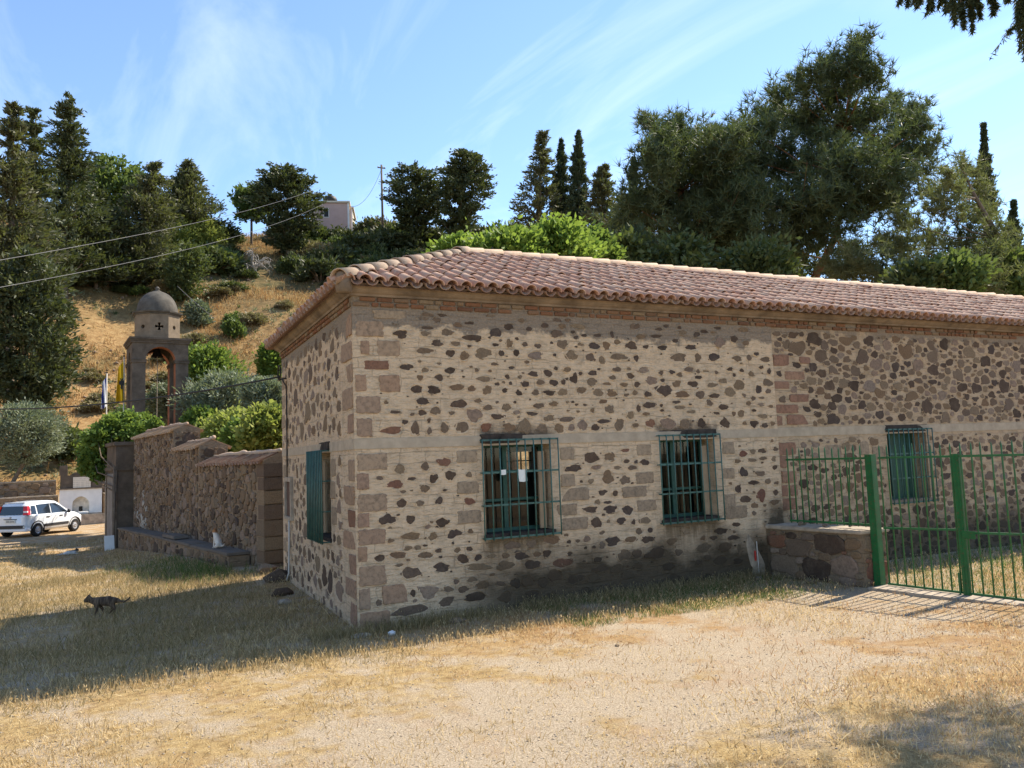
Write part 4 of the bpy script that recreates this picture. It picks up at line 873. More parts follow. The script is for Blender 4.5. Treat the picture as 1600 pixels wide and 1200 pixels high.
for k in range(8):
    a, b = o1[k], o1[(k+1) % 8]; c, d = o2[k], o2[(k+1) % 8]
    mb.hexa([(*a, ZC), (*b, ZC), (*d, ZC), (*c, ZC), (*a, ZD1-.1), (*b, ZD1-.1), (*d, ZD1-.1), (*c, ZD1-.1)])
bmx = MB()
vs_ = [(*p_, z) for z in (ZC, ZD1-.1) for p_ in o1]+[(*p_, z) for z in (ZC, ZD1-.1) for p_ in o2]
fs_ = []
for k in range(8):
    j = (k+1) % 8; fs_ += [(k, j, 8+j, 8+k), (16+j, 16+k, 24+k, 24+j), (j, k, 16+k, 16+j), (8+k, 8+j, 24+j, 24+k)]
bmx.add(vs_, fs_); drum = bmx.build('drum', M_DRUM, TWR)
cut = MB()
for k in range(8):
    t = off+(k+.5)*math.pi/4; n = np.array([math.cos(t), math.sin(t), 0]); e1 = np.array([-math.sin(t), math.cos(t), 0]); o = n*(ro*math.cos(math.pi/8)-.3)+EZ*((ZC+ZD1-.1)/2)
    if k % 2 == 1:
        a, b = .155, .05; pr_ = .085
        poly = [(-.035, .03), (-pr_, a), (pr_, a), (.035, .03), (a, pr_), (a, -pr_), (.035, -.03), (pr_, -a), (-pr_, -a), (-.035, -.03), (-a, -pr_), (-a, pr_)]
        poly = [(-.028, .028), (-.06, a), (.06, a), (.028, .028), (a, .06), (a, -.06), (.028, -.028), (.06, -a), (-.06, -a), (-.028, -.028), (-a, -.06), (-a, .06)]
    else: poly = [(.085*math.cos(s), .085*math.sin(s)) for s in np.linspace(0, 2*math.pi, 14, endpoint=False)]
    cut.prism(poly, o, e1, EZ, n, .6)
cu = cut.build('cutter', M_DRUM, TWR); bo = drum.modifiers.new('holes', 'BOOLEAN'); bo.object = cu; bo.operation = 'DIFFERENCE'; bo.solver = 'EXACT'
me_ = eval_mesh(drum); drum.modifiers.clear(); drum.data = me_; bpy.data.objects.remove(cu)
mb = MB(); mb.lathe([(ro+.03, ZD1-.10), (ro+.04, ZD1-.05), (ro+.10, ZD1-.03), (ro+.12, ZD1+.03), (ro*.9, ZD1+.06)], 8, (0, 0, 0), off); mb.build('drum_cornice', M_DOME, TWR)
hd = (ZT_-ZD1)-.26; rd = .79
mb = MB(); mb.lathe([(rd*math.cos(a)**.9 if a < 1.5 else .06, ZD1+.04+hd*math.sin(a)) for a in np.linspace(0, 1.52, 14)], 40, cap=False); mb.build('dome', M_DOME, TWR, smooth=True)
zt = ZD1+.04+hd
mb = MB(); mb.lathe([(.16, zt-.06), (.15, zt+.02), (.08, zt+.05), (.075, zt+.09), (.10, zt+.11), (.10, zt+.14), (.06, zt+.17), (.05, zt+.20), (0.001, zt+.22)], 14); mb.build('finial', M_DOME, TWR, smooth=True)
BL = empty('church_bell', (TC[0], TC[1], TB+zs_+.26), 0, 'dark bronze bell hanging under the tower arch', 'bell')
mb = MB(); mb.lathe([(.24, 0), (.22, .05), (.16, .16), (.13, .28), (.09, .36), (0.002, .40)], 18, cap=False); mb.build('bell_body', M_BRONZE, BL, smooth=True)
mb = MB(); mb.box(-.60, .60, -.04, .04, .40, .48); mb.build('headstock', M_BRONZE, BL); mb = MB(); mb.tube([(0, 0, .2), (.01, 0, -.4), (0, 0, -2.6)], .016, 5); mb.build('bell_rope', M_CONC, BL)

# flags behind the vine
def flag(px, ytop, ybot, dep, name, m, w, lab, emblem=False):
    top = at(px, ytop, dep); g = gz(top[0], top[1]); o = empty(name, (top[0], top[1], g), 0, lab, 'flag'); ht = top[2]-g
    mb = MB(); mb.tube([(0, 0, 0), (0, 0, ht)], .022, 8); mb.build('pole', M_PVC, o, smooth=True)
    mb = MB(); mb.lathe([(.035, 0), (.045, .03), (.0, .06)], 8, (0, 0, ht)); mb.box(-.012, .012, -.012, .012, ht+.05, ht+.2); mb.box(-.05, .05, -.01, .01, ht+.11, ht+.135); mb.build('finial', M_BRONZE, o)
    zb = at(px, ybot, dep)[2]-g; nz = 26; nu = 14; V = []; F = []
    for i in range(nz):
        s = i/(nz-1); z = ht-.18-(ht-.18-zb)*s
        for j in range(nu):
            u = j/(nu-1); ww = w*(.55+.45*s); x = -(.02+u*ww*.55)+.10*w*s; y = .10*math.sin(u*9+s*2.2)*(.4+s)*min(1, u*3)
            V.append((x, y, z-.45*u*w*(1-.4*s)))
    for i in range(nz-1):
        for j in range(nu-1): F.append((i*nu+j, i*nu+j+1, (i+1)*nu+j+1, (i+1)*nu+j))
    mb = MB(); mb.add(V, F); c = mb.build('cloth', m, o, smooth=True); sd = c.modifiers.new('thick', 'SOLIDIFY'); sd.thickness = .006
    return o, c, V, nu
def stripe_mat():
    m, t, b = mat('blue_and_white_striped_cloth', .8, .2); v = ocoord(t); s = N(t, 'ShaderNodeSeparateXYZ'); L(t, v, s.inputs[0])
    k = mth(t, 'FRACT', mth(t, 'MULTIPLY', mth(t, 'ADD', s.outputs['X'], mth(t, 'MULTIPLY', s.outputs['Z'], .06)), 6.5)); st = mth(t, 'GREATER_THAN', k, .5)
    L(t, mix(t, st, (.06, .09, .42), (.70, .72, .76)), b.inputs['Base Color']); return m
flag(167, 583, 636, 33, 'striped_flag', stripe_mat(), .42, 'limp blue and white striped flag on a pole behind the vine')
M_YEL = simple('yellow_flag_cloth', (.72, .47, .02), .8, .2, .08, 3, .1)
o_, c_, V_, nu_ = flag(194, 557, 626, 32, 'yellow_flag', M_YEL, .62, 'limp yellow flag with a black emblem beside the bell tower')
# double-headed bird emblem printed on the folds: thin black pieces that follow the cloth
c0 = np.array(V_[11*nu_+6]); mb = MB()
eag = [(-.02, .16), (-.06, .20), (-.10, .17), (-.07, .15), (-.05, .10), (-.13, .13), (-.16, .02), (-.13, -.04), (-.09, -.02), (-.05, -.06), (-.07, -.14), (0, -.20), (.07, -.14), (.05, -.06), (.09, -.02), (.13, -.04), (.16, .02), (.13, .13), (.05, .10), (.07, .15), (.10, .17), (.06, .20), (.02, .16), (0, .12)]
mb.prism([(a*.62, b*1.2) for a, b in eag], c0+np.array([.03, -.13, -.15]), EX, EZ, EY, .006); mb.build('emblem', M_BLACK, o_)

# ================================================================== FOUNTAIN AND RETAINING WALL
FC, FT = hit(125, 802, 20, 60); FY = 35.4
FC = aty(126, 806, FY); fz = gz(FC[0], FC[1]); frz = R(3)
FO = empty('fountain', (FC[0], FC[1], fz), frz, 'white limewashed fountain with arched niche and stone plaque', 'fountain')
ppm = 1224.4/depth(FC); fw = 50/ppm; fh = 33/ppm+.15
def niche_panel(mb, w, h, ow, spring, apex, o, e1, n, th):
    poly = [(-w/2, 0), (-ow/2, 0), (-ow/2, spring)]
    for k in range(1, 9): t = k/9; poly.append((-ow/2*(1-t)**1.0*(1+.25*math.sin(math.pi*t)), spring+(apex-spring)*math.sin(t*math.pi/2)**1.1))
    poly.append((0, apex))
    for k in range(8, 0, -1): t = k/9; poly.append((ow/2*(1-t)**1.0*(1+.25*math.sin(math.pi*t)), spring+(apex-spring)*math.sin(t*math.pi/2)**1.1))
    poly += [(ow/2, spring), (ow/2, 0), (w/2, 0), (w/2, h), (-w/2, h)]
    mb.prism(poly, o, e1, EZ, n, th)
fw = 1.86; zb_ = .02-fz; fh = 1.22-fz; nh = fh-zb_
mb = MB(); niche_panel(mb, fw, nh, fw*.40, nh*.42, nh*.70, (0, 0, zb_), EX, EY, .22); mb.build('front_slab', M_WHITEW, FO)
mb = MB(); mb.box(-fw/2, fw/2, .0, .22, -.3, zb_-.002); mb.build('plinth', M_CONC, FO)
mb = MB(); mb.box(-fw/2, fw/2, .222, .5, -.3, fh); mb.build('niche_back', simple('cream_niche', (.62, .57, .48), .9), FO)
mb = MB(); mb.box(-fw/2-.06, fw/2+.10, -.07, .52, fh+.002, fh+.06); mb.build('ledge', M_CORN, FO, bevel=.01)
mb = MB(); mb.box(-fw/2+.02, fw/2, .05, .5, fh+.062, fh+.70); mb.prism([(-.5, 0), (.5, 0), (.3, .12), (0, .18), (-.3, .12)], (0, .1, fh+.702), EX, EZ, EY, .35); mb.build('upper_block', M_PIER, FO, bevel=.012)
mb = MB(); mb.box(-fw/2-.02, -fw/2+.34, .06, .48, fh+.702, fh+1.2); mb.build('corner_stub', M_PIER, FO, bevel=.012)
def plaque_mat():
    m, t, b = mat('inscribed_marble', .8, .3); v = ocoord(t); mp_ = N(t, 'ShaderNodeMapping'); mp_.inputs['Scale'].default_value = (30, 1, 1); L(t, v, mp_.inputs[0]); s = N(t, 'ShaderNodeSeparateXYZ'); L(t, v, s.inputs[0])
    row = mth(t, 'GREATER_THAN', mth(t, 'FRACT', mth(t, 'MULTIPLY', s.outputs['Z'], 11)), .45); ch = mth(t, 'GREATER_THAN', noise(t, 1.4, 2, .5, mp_.outputs[0]), .5)
    L(t, mix(t, mth(t, 'MULTIPLY', mth(t, 'MULTIPLY', row, ch), .45), (.66, .60, .50), (.26, .22, .18)), b.inputs['Base Color']); return m
mb = MB(); mb.box(-fw*.19, fw*.23, .0, .05, fh+.07, fh+.60); mb.build('plaque', plaque_mat(), FO, bevel=.008)
mb = MB(); mb.box(-.08, .08, .19, .215, zb_+.06, zb_+.34); mb.build('spout_plate', M_BRONZE, FO, bevel=.01); mb = MB(); mb.tube([(0, .2, zb_+.16), (0, .06, zb_+.16), (0, .0, zb_+.1)], .03, 8); mb.build('tap', M_BRONZE, FO, smooth=True)
mb = MB(); mb.box(-.35, 1.9, -.75, -.01, -.3, zb_-.03); bs = mb.build('basin', M_CONC, FO, bevel=.02); mb = MB(); mb.box(-.28, 1.82, -.67, -.10, zb_-.029, zb_-.02); mb.build('water', simple('still_water', (.03, .04, .04), .05, .5, .1, 4, 0), bs)
mb = MB(); mb.box(-.12, .34, -.45, -.1, zb_-.018, zb_+.10); mb.build('stone_block', M_WHITEW, FO, bevel=.03)

RW = empty('retaining_wall', (0, 0, 0), 0, 'low dry stone retaining wall behind the parked car', 'wall')
rwl = [np.array([-17., 33.8]), np.array([FC[0]-fw/2-.1, FY+.55]), np.array([FC[0]+fw/2+.05, FY+.55]), np.array([3., 37.2])]
rgr = np.random.default_rng(33)
for (a, b) in ((rwl[0], rwl[1]), (rwl[2], rwl[3])):
    d = (b-a)/np.linalg.norm(b-a); Lr = float(np.linalg.norm(b-a)); d3 = np.array([*d, 0]); n3 = np.array([d[1], -d[0], 0]); o = np.array([*a, -.9])
    for (zb, zh, back, cap) in ((0, 1.8, 0, True), (1.8, 2.55, .9, True)):
        mb = MB(); P = lambda t, q_, z: o+d3*t-n3*q_+EZ*z
        mb.hexa([P(0, back, 0), P(Lr, back, 0), P(Lr, back+.8, 0), P(0, back+.8, 0), P(0, back, zh), P(Lr, back, zh), P(Lr, back+.8, zh), P(0, back+.8, zh)]); sec = mb.build('wall_section', M_GARD, RW)
        mb = MB(); mb.hexa([P(0, back-.03, zh+.002), P(Lr, back-.03, zh+.002), P(Lr, back+.5, zh+.002), P(0, back+.5, zh+.002), P(0, back-.03, zh+.07), P(Lr, back-.03, zh+.07), P(Lr, back+.5, zh+.07), P(0, back+.5, zh+.07)]); mb.build('coping', M_CONC, RW, bevel=.01)
        fr_ = (o-n3*back, d3, EZ, n3)
        res = dart('w', .05, Lr-.05, max(.35, zb), zh-.02, 260 if zb == 0 else 160, (.16, .42), (.5, .8), .012, [], 'llmmld', rg=rgr)
        for s_ in sorted(res, key=lambda z_: -z_[2])[:75]:
            V, F = stone_geo(rgr, fr_, s_[0], s_[1], s_[2], s_[3], .05, .3, 10, .16); me = bpy.data.meshes.new('stone'); me.from_pydata([tuple(v) for v in V], [], F); me.materials.append(TONES[s_[4]]); link('stone', me, None, sec)
        mb = MB()
        for s_ in sorted(res, key=lambda z_: -z_[2])[75:]:
            V, F = stone_geo(rgr, fr_, s_[0], s_[1], s_[2], s_[3], .04, .3, 9, .16); mb.cm = 'dmlr'.index(s_[4]); mb.add(V, F)
        me = bpy.data.meshes.new('rubble_stones'); me.from_pydata(mb.v, [], mb.f); [me.materials.append(TONES[z_]) for z_ in 'dmlr']; me.polygons.foreach_set('material_index', mb.m); tag(link('rubble_stones', me, None, sec), kind='stuff')

# ================================================================== CAR
def car():
    pw = atz_(57, 838, -.50); ang = R(-35)
    C_SC = .93
    paint, t, b = mat('white_car_paint', .25, .5); b.inputs['Base Color'].default_value = (.68, .72, .76, 1); b.inputs['Coat Weight'].default_value = .6; b.inputs['Coat Roughness'].default_value = .08
    dk = simple('dark_car_plastic', (.025, .025, .028), .55, .4, .1, 5, 0); gl, t, b = mat('tinted_car_glass', .05, .6); b.inputs['Base Color'].default_value = (.012, .015, .018, 1); b.inputs['Coat Weight'].default_value = .4
    red, t, b = mat('red_tail_lamp', .2, .5); b.inputs['Base Color'].default_value = (.55, .012, .010, 1)
    amb = simple('clear_lamp', (.7, .68, .62), .2, .5, .05, 5, 0); rim = simple('grey_wheel_cover', (.34, .34, .35), .4, .5, .1, 5, 0, .01, .4)
    tyre = simple('tyre_rubber', (.022, .022, .022), .8, .2, .1, 10, .2); plate = simple('number_plate', (.62, .62, .58), .6)
    # car frame: +y forward, +x right, origin at ground under the centre
    hl, hw = 1.83, .82
    rw = np.array([.80*1, -1.20]); c, s = math.cos(ang), math.sin(ang)
    loc = np.array([pw[0]-(c*.80-s*-1.20), pw[1]-(s*.80+c*-1.20)]); C_ = empty('parked_car', (loc[0], loc[1], gz(*loc)+.0), ang, 'small white hatchback parked with its rear to the camera, dark side strips', 'car')
    C_.scale = (C_SC, C_SC, C_SC)
    # lower body loft: stations y, then section points (x,z) from sill to belt to deck centre
    st = [(-1.80, .60, .36, .93, .72), (-1.74, .76, .28, .97, .78), (-1.2, .81, .24, .97, .80), (-.2, .82, .24, .95, .81), (.75, .82, .24, .94, .80), (1.2, .80, .25, .92, .74), (1.65, .74, .28, .80, .62), (1.82, .58, .36, .66, .45)]
    V = []; F = []; n = 0
    for (y, w, zl, zb, wt) in st:
        sec = [(w*.90, zl), (w*.985, zl+.12), (w, (zl+zb)/2), (w*.985, zb-.08), (wt, zb), (wt*.5, zb+.025)]
        full = sec+[(0, zb+.03)]+[(-a, z) for a, z in sec[::-1]]; n = len(full); V += [(a, y, z) for a, z in full]
    for i in range(len(st)-1):
        for k in range(n-1): F.append((i*n+k, i*n+k+1, (i+1)*n+k+1, (i+1)*n+k))
        F.append((i*n+n-1, i*n, (i+1)*n, (i+1)*n+n-1))
    F += [tuple(range(n)), tuple((len(st)-1)*n+k for k in range(n))]
    mb = MB(); mb.add(V, F); bd = mb.build('body', paint, C_, smooth=True)
    # greenhouse
    gs = [(-1.76, .74, .95, .74, .95), (-1.70, .775, .93, .62, 1.22), (-1.60, .78, .93, .60, 1.47), (-1.40, .785, .93, .60, 1.525), (-.5, .79, .93, .62, 1.55), (.10, .79, .92, .60, 1.52), (.38, .785, .92, .60, 1.40), (1.02, .76, .92, .66, .955)]
    V = []; F = []
    for (y, wb, zb, wt, zt) in gs:
        dz = zt-zb
        sec = [(wb, zb), (wb+(wt-wb)*.45, zb+dz*.5), (wt+.02, zt-.10*min(1, dz*2)), (wt-.05, zt-.02*min(1, dz*2)), (wt*.5, zt+.012)]
        full = sec+[(0, zt+.015)]+[(-a, z) for a, z in sec[::-1]]; n = len(full); V += [(a, y, z) for a, z in full]
    for i in range(len(gs)-1):
        for k in range(n-1): F.append((i*n+k, i*n+k+1, (i+1)*n+k+1, (i+1)*n+k))
    F += [tuple(range(n)), tuple((len(gs)-1)*n+k for k in range(n))]
    mb = MB(); mb.add(V, F); mb.build('cabin', paint, C_, smooth=True)
    def sidex(y, z):   # cabin side half width at y,z
        ys = [g[0] for g in gs]; wb = np.interp(y, ys, [g[1] for g in gs]); zb = np.interp(y, ys, [g[2] for g in gs]); wt = np.interp(y, ys, [g[3] for g in gs]); zt = np.interp(y, ys, [g[4] for g in gs])
        f = (z-zb)/(zt-zb+1e-6); return wb+(wt-wb)*.9*f+.012
    for sx in (-1, 1):
        for poly in ([(-1.50, 1.0), (-1.22, .99), (-1.22, 1.36), (-1.42, 1.36)], [(-1.12, .985), (-.38, .975), (-.38, 1.41), (-1.12, 1.39)], [(-.30, .975), (.72, .965), (.30, 1.26), (.02, 1.40), (-.30, 1.41)]):
            mb = MB(); P = [(sx*(sidex(y, z)+.006), y, z) for y, z in poly]; Q = [(sx*(sidex(y, z)-.03), y, z) for y, z in poly]; k = len(P)
            mb.add(P+Q, [tuple(range(k)), tuple(range(k, 2*k))[::-1]]+[(i, (i+1) % k, k+(i+1) % k, k+i) for i in range(k)]); mb.build('side_window', gl, C_)
        mb = MB(); mb.box(sx*.815-.02, sx*.815+.02, -.78, .72, .40, .52); mb.build('side_strip', dk, C_, bevel=.008)
        for y in (-.55, .25): mb = MB(); mb.box(sx*.815-.02, sx*.815+.02, y-.11, y+.09, .80, .84); mb.build('door_handle', dk, C_, bevel=.008)
        mb = MB(); mb.lathe([(.001, -.09), (.06, -.08), (.075, 0), (.06, .07), (.001, .085)], 10, (sx*.90, .62, 1.0), cap=False); mb.tube([(sx*.78, .64, .96), (sx*.90, .62, .98)], .02, 6); mb.build('wing_mirror', dk, C_, smooth=True)
        mb = MB(); mb.hexa([(sx*.60, -1.80, .97), (sx*.815, -1.76, .97), (sx*.815, -1.58, .97), (sx*.60, -1.62, .97), (sx*.54, -1.715, 1.36), (sx*.70, -1.68, 1.36), (sx*.70, -1.52, 1.36), (sx*.54, -1.56, 1.36)]); tl = mb.build('tail_lamp', red, C_, bevel=.012)
        mb = MB(); mb.hexa([(sx*.625, -1.795, 1.08), (sx*.785, -1.765, 1.08), (sx*.785, -1.70, 1.08), (sx*.625, -1.70, 1.08), (sx*.61, -1.783, 1.15), (sx*.77, -1.752, 1.15), (sx*.77, -1.69, 1.15), (sx*.61, -1.69, 1.15)]); mb.build('indicator', amb, tl)
        mb = MB(); mb.box(sx*.60-.10, sx*.60+.10, -1.845, -1.78, .43, .50); mb.build('reversing_lamp', amb, C_, bevel=.01)
        mb = MB(); mb.box(sx*.56-.13, sx*.56+.13, 1.66, 1.74, .62, .76); mb.build('headlight', amb, C_, bevel=.03)
        for y in (-1.15, 1.15):
            wh = empty_child('wheel', C_); mb = MB(); a = MB()
            prof = [(.17, -.09), (.27, -.10), (.295, -.07), (.30, 0), (.295, .07), (.27, .10), (.17, .09)]
            V = []; F = []; nn = 24
            for (r_, x) in prof:
                for k in range(nn): t_ = 2*math.pi*k/nn; V.append((sx*.735+x, y+r_*math.cos(t_), .30+r_*math.sin(t_)))
            for i in range(len(prof)-1):
                for k in range(nn): F.append((i*nn+k, i*nn+(k+1) % nn, (i+1)*nn+(k+1) % nn, (i+1)*nn+k))
            a.add(V, F); ty = a.build('wheel', tyre, C_, smooth=True); bpy.data.objects.remove(wh)
            a = MB(); V = [(sx*.815, y, .30)]; 
            for (r_, x) in ((.06, .83), (.14, .80), (.20, .825)):
                for k in range(nn): t_ = 2*math.pi*k/nn; rr = r_*(1 if k % 4 < 3 or r_ != .14 else .8); V.append((sx*x, y+rr*math.cos(t_), .30+rr*math.sin(t_)))
            F = [(0, 1+k, 1+(k+1) % nn) for k in range(nn)]
            for i in range(2): F += [(1+i*nn+k, 1+i*nn+(k+1) % nn, 1+(i+1)*nn+(k+1) % nn, 1+(i+1)*nn+k) for k in range(nn)]
            a.add(V, F); a.build('rim', rim, ty)
            a = MB(); a.tube([(sx*.79, y+.375*math.cos(t_), .30+.375*math.sin(t_)) for t_ in np.linspace(-.2, math.pi+.2, 18)], .032, 8); a.build('wheel_arch', dk, C_, smooth=True)
    mb = MB(); mb.hexa([(-.60, -1.775, .99), (.60, -1.775, .99), (.60, -1.72, .99), (-.60, -1.72, .99), (-.53, -1.67, 1.36), (.53, -1.67, 1.36), (.53, -1.60, 1.36), (-.53, -1.60, 1.36)]); mb.build('rear_window', gl, C_, bevel=.006)
    mb = MB(); mb.box(-.68, .68, -1.85, -1.76, .40, .535); mb.build('rear_bumper_strip', dk, C_, bevel=.02)
    mb = MB(); mb.box(-.80, .80, -1.84, -1.5, .26, .41); mb.build('rear_bumper', paint, C_, bevel=.04)
    mb = MB(); mb.box(-.26, .26, -1.835, -1.80, .65, .765); npl = mb.build('number_plate', plate, C_, bevel=.004)
    for k in range(7):   # the characters are unreadable dark smudges in the photograph
        mb = MB(); x = -.17+k*.055+(.02 if k > 2 else 0); mb.box(x, x+.03, -1.838, -1.834, .68, .735); mb.build('plate_smudge', dk, npl)
    mb = MB(); mb.box(-.32, .32, -1.842, -1.80, .79, .82); mb.build('plate_lamp_bar', dk, C_, bevel=.006)
    mb = MB(); mb.lathe([(.045, 0), (.045, .02), (.03, .026)], 14); em = mb.build('badge', rim, C_); em.rotation_euler = (R(90), 0, 0); em.location = (0, -1.80, .88)
    mb = MB(); mb.box(-.50, .50, -1.60, -1.50, 1.50, 1.53); mb.build('roof_spoiler', paint, C_, bevel=.01)
    mb = MB(); mb.tube([(.0, -1.3, 1.53), (.0, -1.42, 1.72)], .007, 5); mb.build('aerial', dk, C_)
def atz_(x, y, z): d = ray(x, y); return CAM+(z-CAM[2])/d[2]*d
def empty_child(n, par): o = bpy.data.objects.new(n, None); COL.objects.link(o); o.parent = par; return o
car()

# ================================================================== CATS
def skin_body(chains, sub=2):
    """chains: list of [(x,y,z,r), ...]; points with the same coordinates are welded into one body"""
    idx = {}; V = []; Rr = []; E = []
    for ch in chains:
        prev = None
        for (x, y, z, r_) in ch:
            k = (round(x, 4), round(y, 4), round(z, 4))
            if k not in idx: idx[k] = len(V); V.append((x, y, z)); Rr.append(r_)
            if prev is not None: E.append((prev, idx[k]))
            prev = idx[k]
    me = bpy.data.meshes.new('cat'); me.from_pydata(V, E, []); o = bpy.data.objects.new('tmp', me); COL.objects.link(o)
    o.modifiers.new('skin', 'SKIN'); sv = me.skin_vertices[0].data
    for i, r_ in enumerate(Rr): sv[i].radius = (r_, r_); sv[i].use_root = (i == 0)
    s_ = o.modifiers.new('sub', 'SUBSURF'); s_.levels = sub; s_.render_levels = sub
    m2 = eval_mesh(o); bpy.data.objects.remove(o); m2.polygons.foreach_set('use_smooth', [True]*len(m2.polygons)); return m2
def cat_mat(name, c1, c2, scale, head=None):
    m, t, b = mat(name, .9, .15); v = ocoord(t); mp_ = N(t, 'ShaderNodeMapping'); mp_.inputs['Scale'].default_value = scale; L(t, v, mp_.inputs[0])
    n = noise(t, 1.0, 3, .6, mp_.outputs[0], 1.); c = mix(t, mr(t, n, .42, .58), c1, c2)
    if head is not None:
        s = N(t, 'ShaderNodeSeparateXYZ'); L(t, v, s.inputs[0]); c = mix(t, mr(t, mth(t, 'ADD', s.outputs[head[0]], mth(t, 'MULTIPLY', n, .06)), head[1], head[2]), c, head[3])
    L(t, c, b.inputs['Base Color']); bump(t, b, noise(t, 90, 4, .7, v), .5, .006); return m
# walking brown tabby: +x is the way the head points
hd = [(.27, 0, .265, .046), (.315, 0, .25, .040), (.35, 0, .235, .022)]
walk = [[(0, 0, .225, .075), (.10, 0, .222, .078), (.19, 0, .235, .062), (.235, 0, .25, .045), *hd], [(0, 0, .225, .075), (-.10, 0, .232, .078), (-.17, 0, .225, .055), (-.23, 0, .20, .022), (-.29, 0, .19, .017), (-.35, 0, .215, .016), (-.39, 0, .26, .011)],
        [(.10, 0, .222, .078), (.13, .045, .16, .034), (.12, .05, .10, .022), (.15, .05, .02, .018), (.18, .05, .012, .016)], [(.10, 0, .222, .078), (.12, -.045, .16, .034), (.06, -.05, .09, .022), (.05, -.05, .02, .018), (.08, -.05, .012, .016)],
        [(-.10, 0, .232, .078), (-.10, .05, .17, .045), (-.16, .055, .11, .024), (-.14, .055, .02, .018), (-.11, .055, .012, .016)], [(-.10, 0, .232, .078), (-.08, -.05, .17, .045), (-.10, -.055, .11, .026), (-.06, -.055, .02, .018), (-.03, -.055, .012, .016)],
        [(.27, 0, .265, .046), (.268, .028, .315, .020), (.268, .036, .345, .004)], [(.27, 0, .265, .046), (.268, -.028, .315, .020), (.268, -.036, .345, .004)]]
cp = atz_(165, 961, -.09); zc_ = gz(cp[0], cp[1]); cp = atz_(165, 961, zc_)
def eyes(par, pts, r_=.007, col=(.35, .30, .05)):
    m = simple('cat_eye', col, .2, .5, .05, 5, 0)
    for q_ in pts: mb = MB(); mb.lathe([(.0005, -r_), (r_*.8, -r_*.5), (r_, 0), (r_*.8, r_*.5), (.0005, r_)], 8, q_, cap=False); mb.build('eye', m, par, smooth=True)
c1 = link('cat', skin_body(walk), cat_mat('brown_tabby_fur', (.055, .038, .027), (.14, .098, .064), (34, 6, 6)), None, (cp[0], cp[1], zc_)); c1.rotation_euler = (0, 0, R(180-14)); c1.scale = (.86, .95, .92); tag(c1, 'dark brown tabby cat walking across the shaded dry grass', 'cat'); eyes(c1, [(.335, .024, .262), (.335, -.024, .262)])
# sitting white and ginger cat on the bench, facing left
sit = [[(0, 0, .08, .075), (.02, 0, .17, .072), (.06, 0, .25, .058), (.075, 0, .31, .040), (.09, 0, .365, .048), (.135, 0, .355, .038), (.165, 0, .345, .02)],
       [(.06, 0, .25, .058), (.085, .03, .16, .026), (.10, .03, .08, .019), (.105, .03, .018, .018), (.13, .03, .012, .015)], [(.06, 0, .25, .058), (.085, -.03, .16, .026), (.10, -.03, .08, .019), (.105, -.03, .018, .018), (.13, -.03, .012, .015)],
       [(0, 0, .08, .075), (.0, .06, .06, .05), (.06, .065, .02, .022)], [(0, 0, .08, .075), (.0, -.06, .06, .05), (.06, -.065, .02, .022)], [(0, 0, .08, .075), (-.08, .0, .04, .02), (-.14, .03, .06, .016), (-.17, .05, .10, .012)],
       [(.09, 0, .365, .048), (.085, .03, .415, .018), (.085, .036, .44, .004)], [(.09, 0, .365, .048), (.085, -.03, .415, .018), (.085, -.036, .44, .004)]]
bp_ = GO+GD*1.95+GN*.30+EZ*.53
c2 = link('cat', skin_body(sit), cat_mat('white_fur_with_ginger', (.66, .61, .54), (.60, .52, .43), (5, 5, 5), ('Z', .345, .375, (.33, .16, .07))), None, tuple(bp_)); c2.rotation_euler = (0, 0, R(180-40)); tag(c2, 'white and ginger cat sitting upright on the stone bench', 'cat'); eyes(c2, [(.148, .022, .37), (.148, -.022, .37)])
# lying white cat by the gate pier
lie = [[(0, 0, .07, .068), (.11, 0, .075, .062), (.17, 0, .10, .045), (.21, 0, .125, .044), (.25, 0, .12, .034), (.275, 0, .112, .018)], [(0, 0, .07, .068), (-.11, 0, .065, .066), (-.18, .02, .04, .03), (-.27, .05, .022, .018), (-.36, .05, .02, .014)],
       [(.11, 0, .075, .062), (.16, .05, .03, .024), (.25, .05, .018, .018)], [(.11, 0, .075, .062), (.16, -.05, .03, .024), (.25, -.05, .018, .018)], [(-.11, 0, .065, .066), (-.09, -.07, .04, .035), (-.02, -.09, .018, .018)],
       [(.21, 0, .125, .044), (.205, .026, .17, .017), (.205, .03, .195, .004)], [(.21, 0, .125, .044), (.205, -.026, .17, .017), (.205, -.03, .195, .004)]]
lp = atz_(108, 859, -.36); lz = gz(lp[0], lp[1])
c3 = link('cat', skin_body(lie), cat_mat('white_and_grey_fur', (.62, .60, .56), (.50, .47, .44), (5, 5, 5), ('Z', .135, .155, (.06, .055, .05))), None, (lp[0], lp[1], lz)); c3.rotation_euler = (0, 0, R(10)); tag(c3, 'white cat lying on the shaded ground near the parked car', 'cat'); eyes(c3, [(.258, .02, .13), (.258, -.02, .13)])

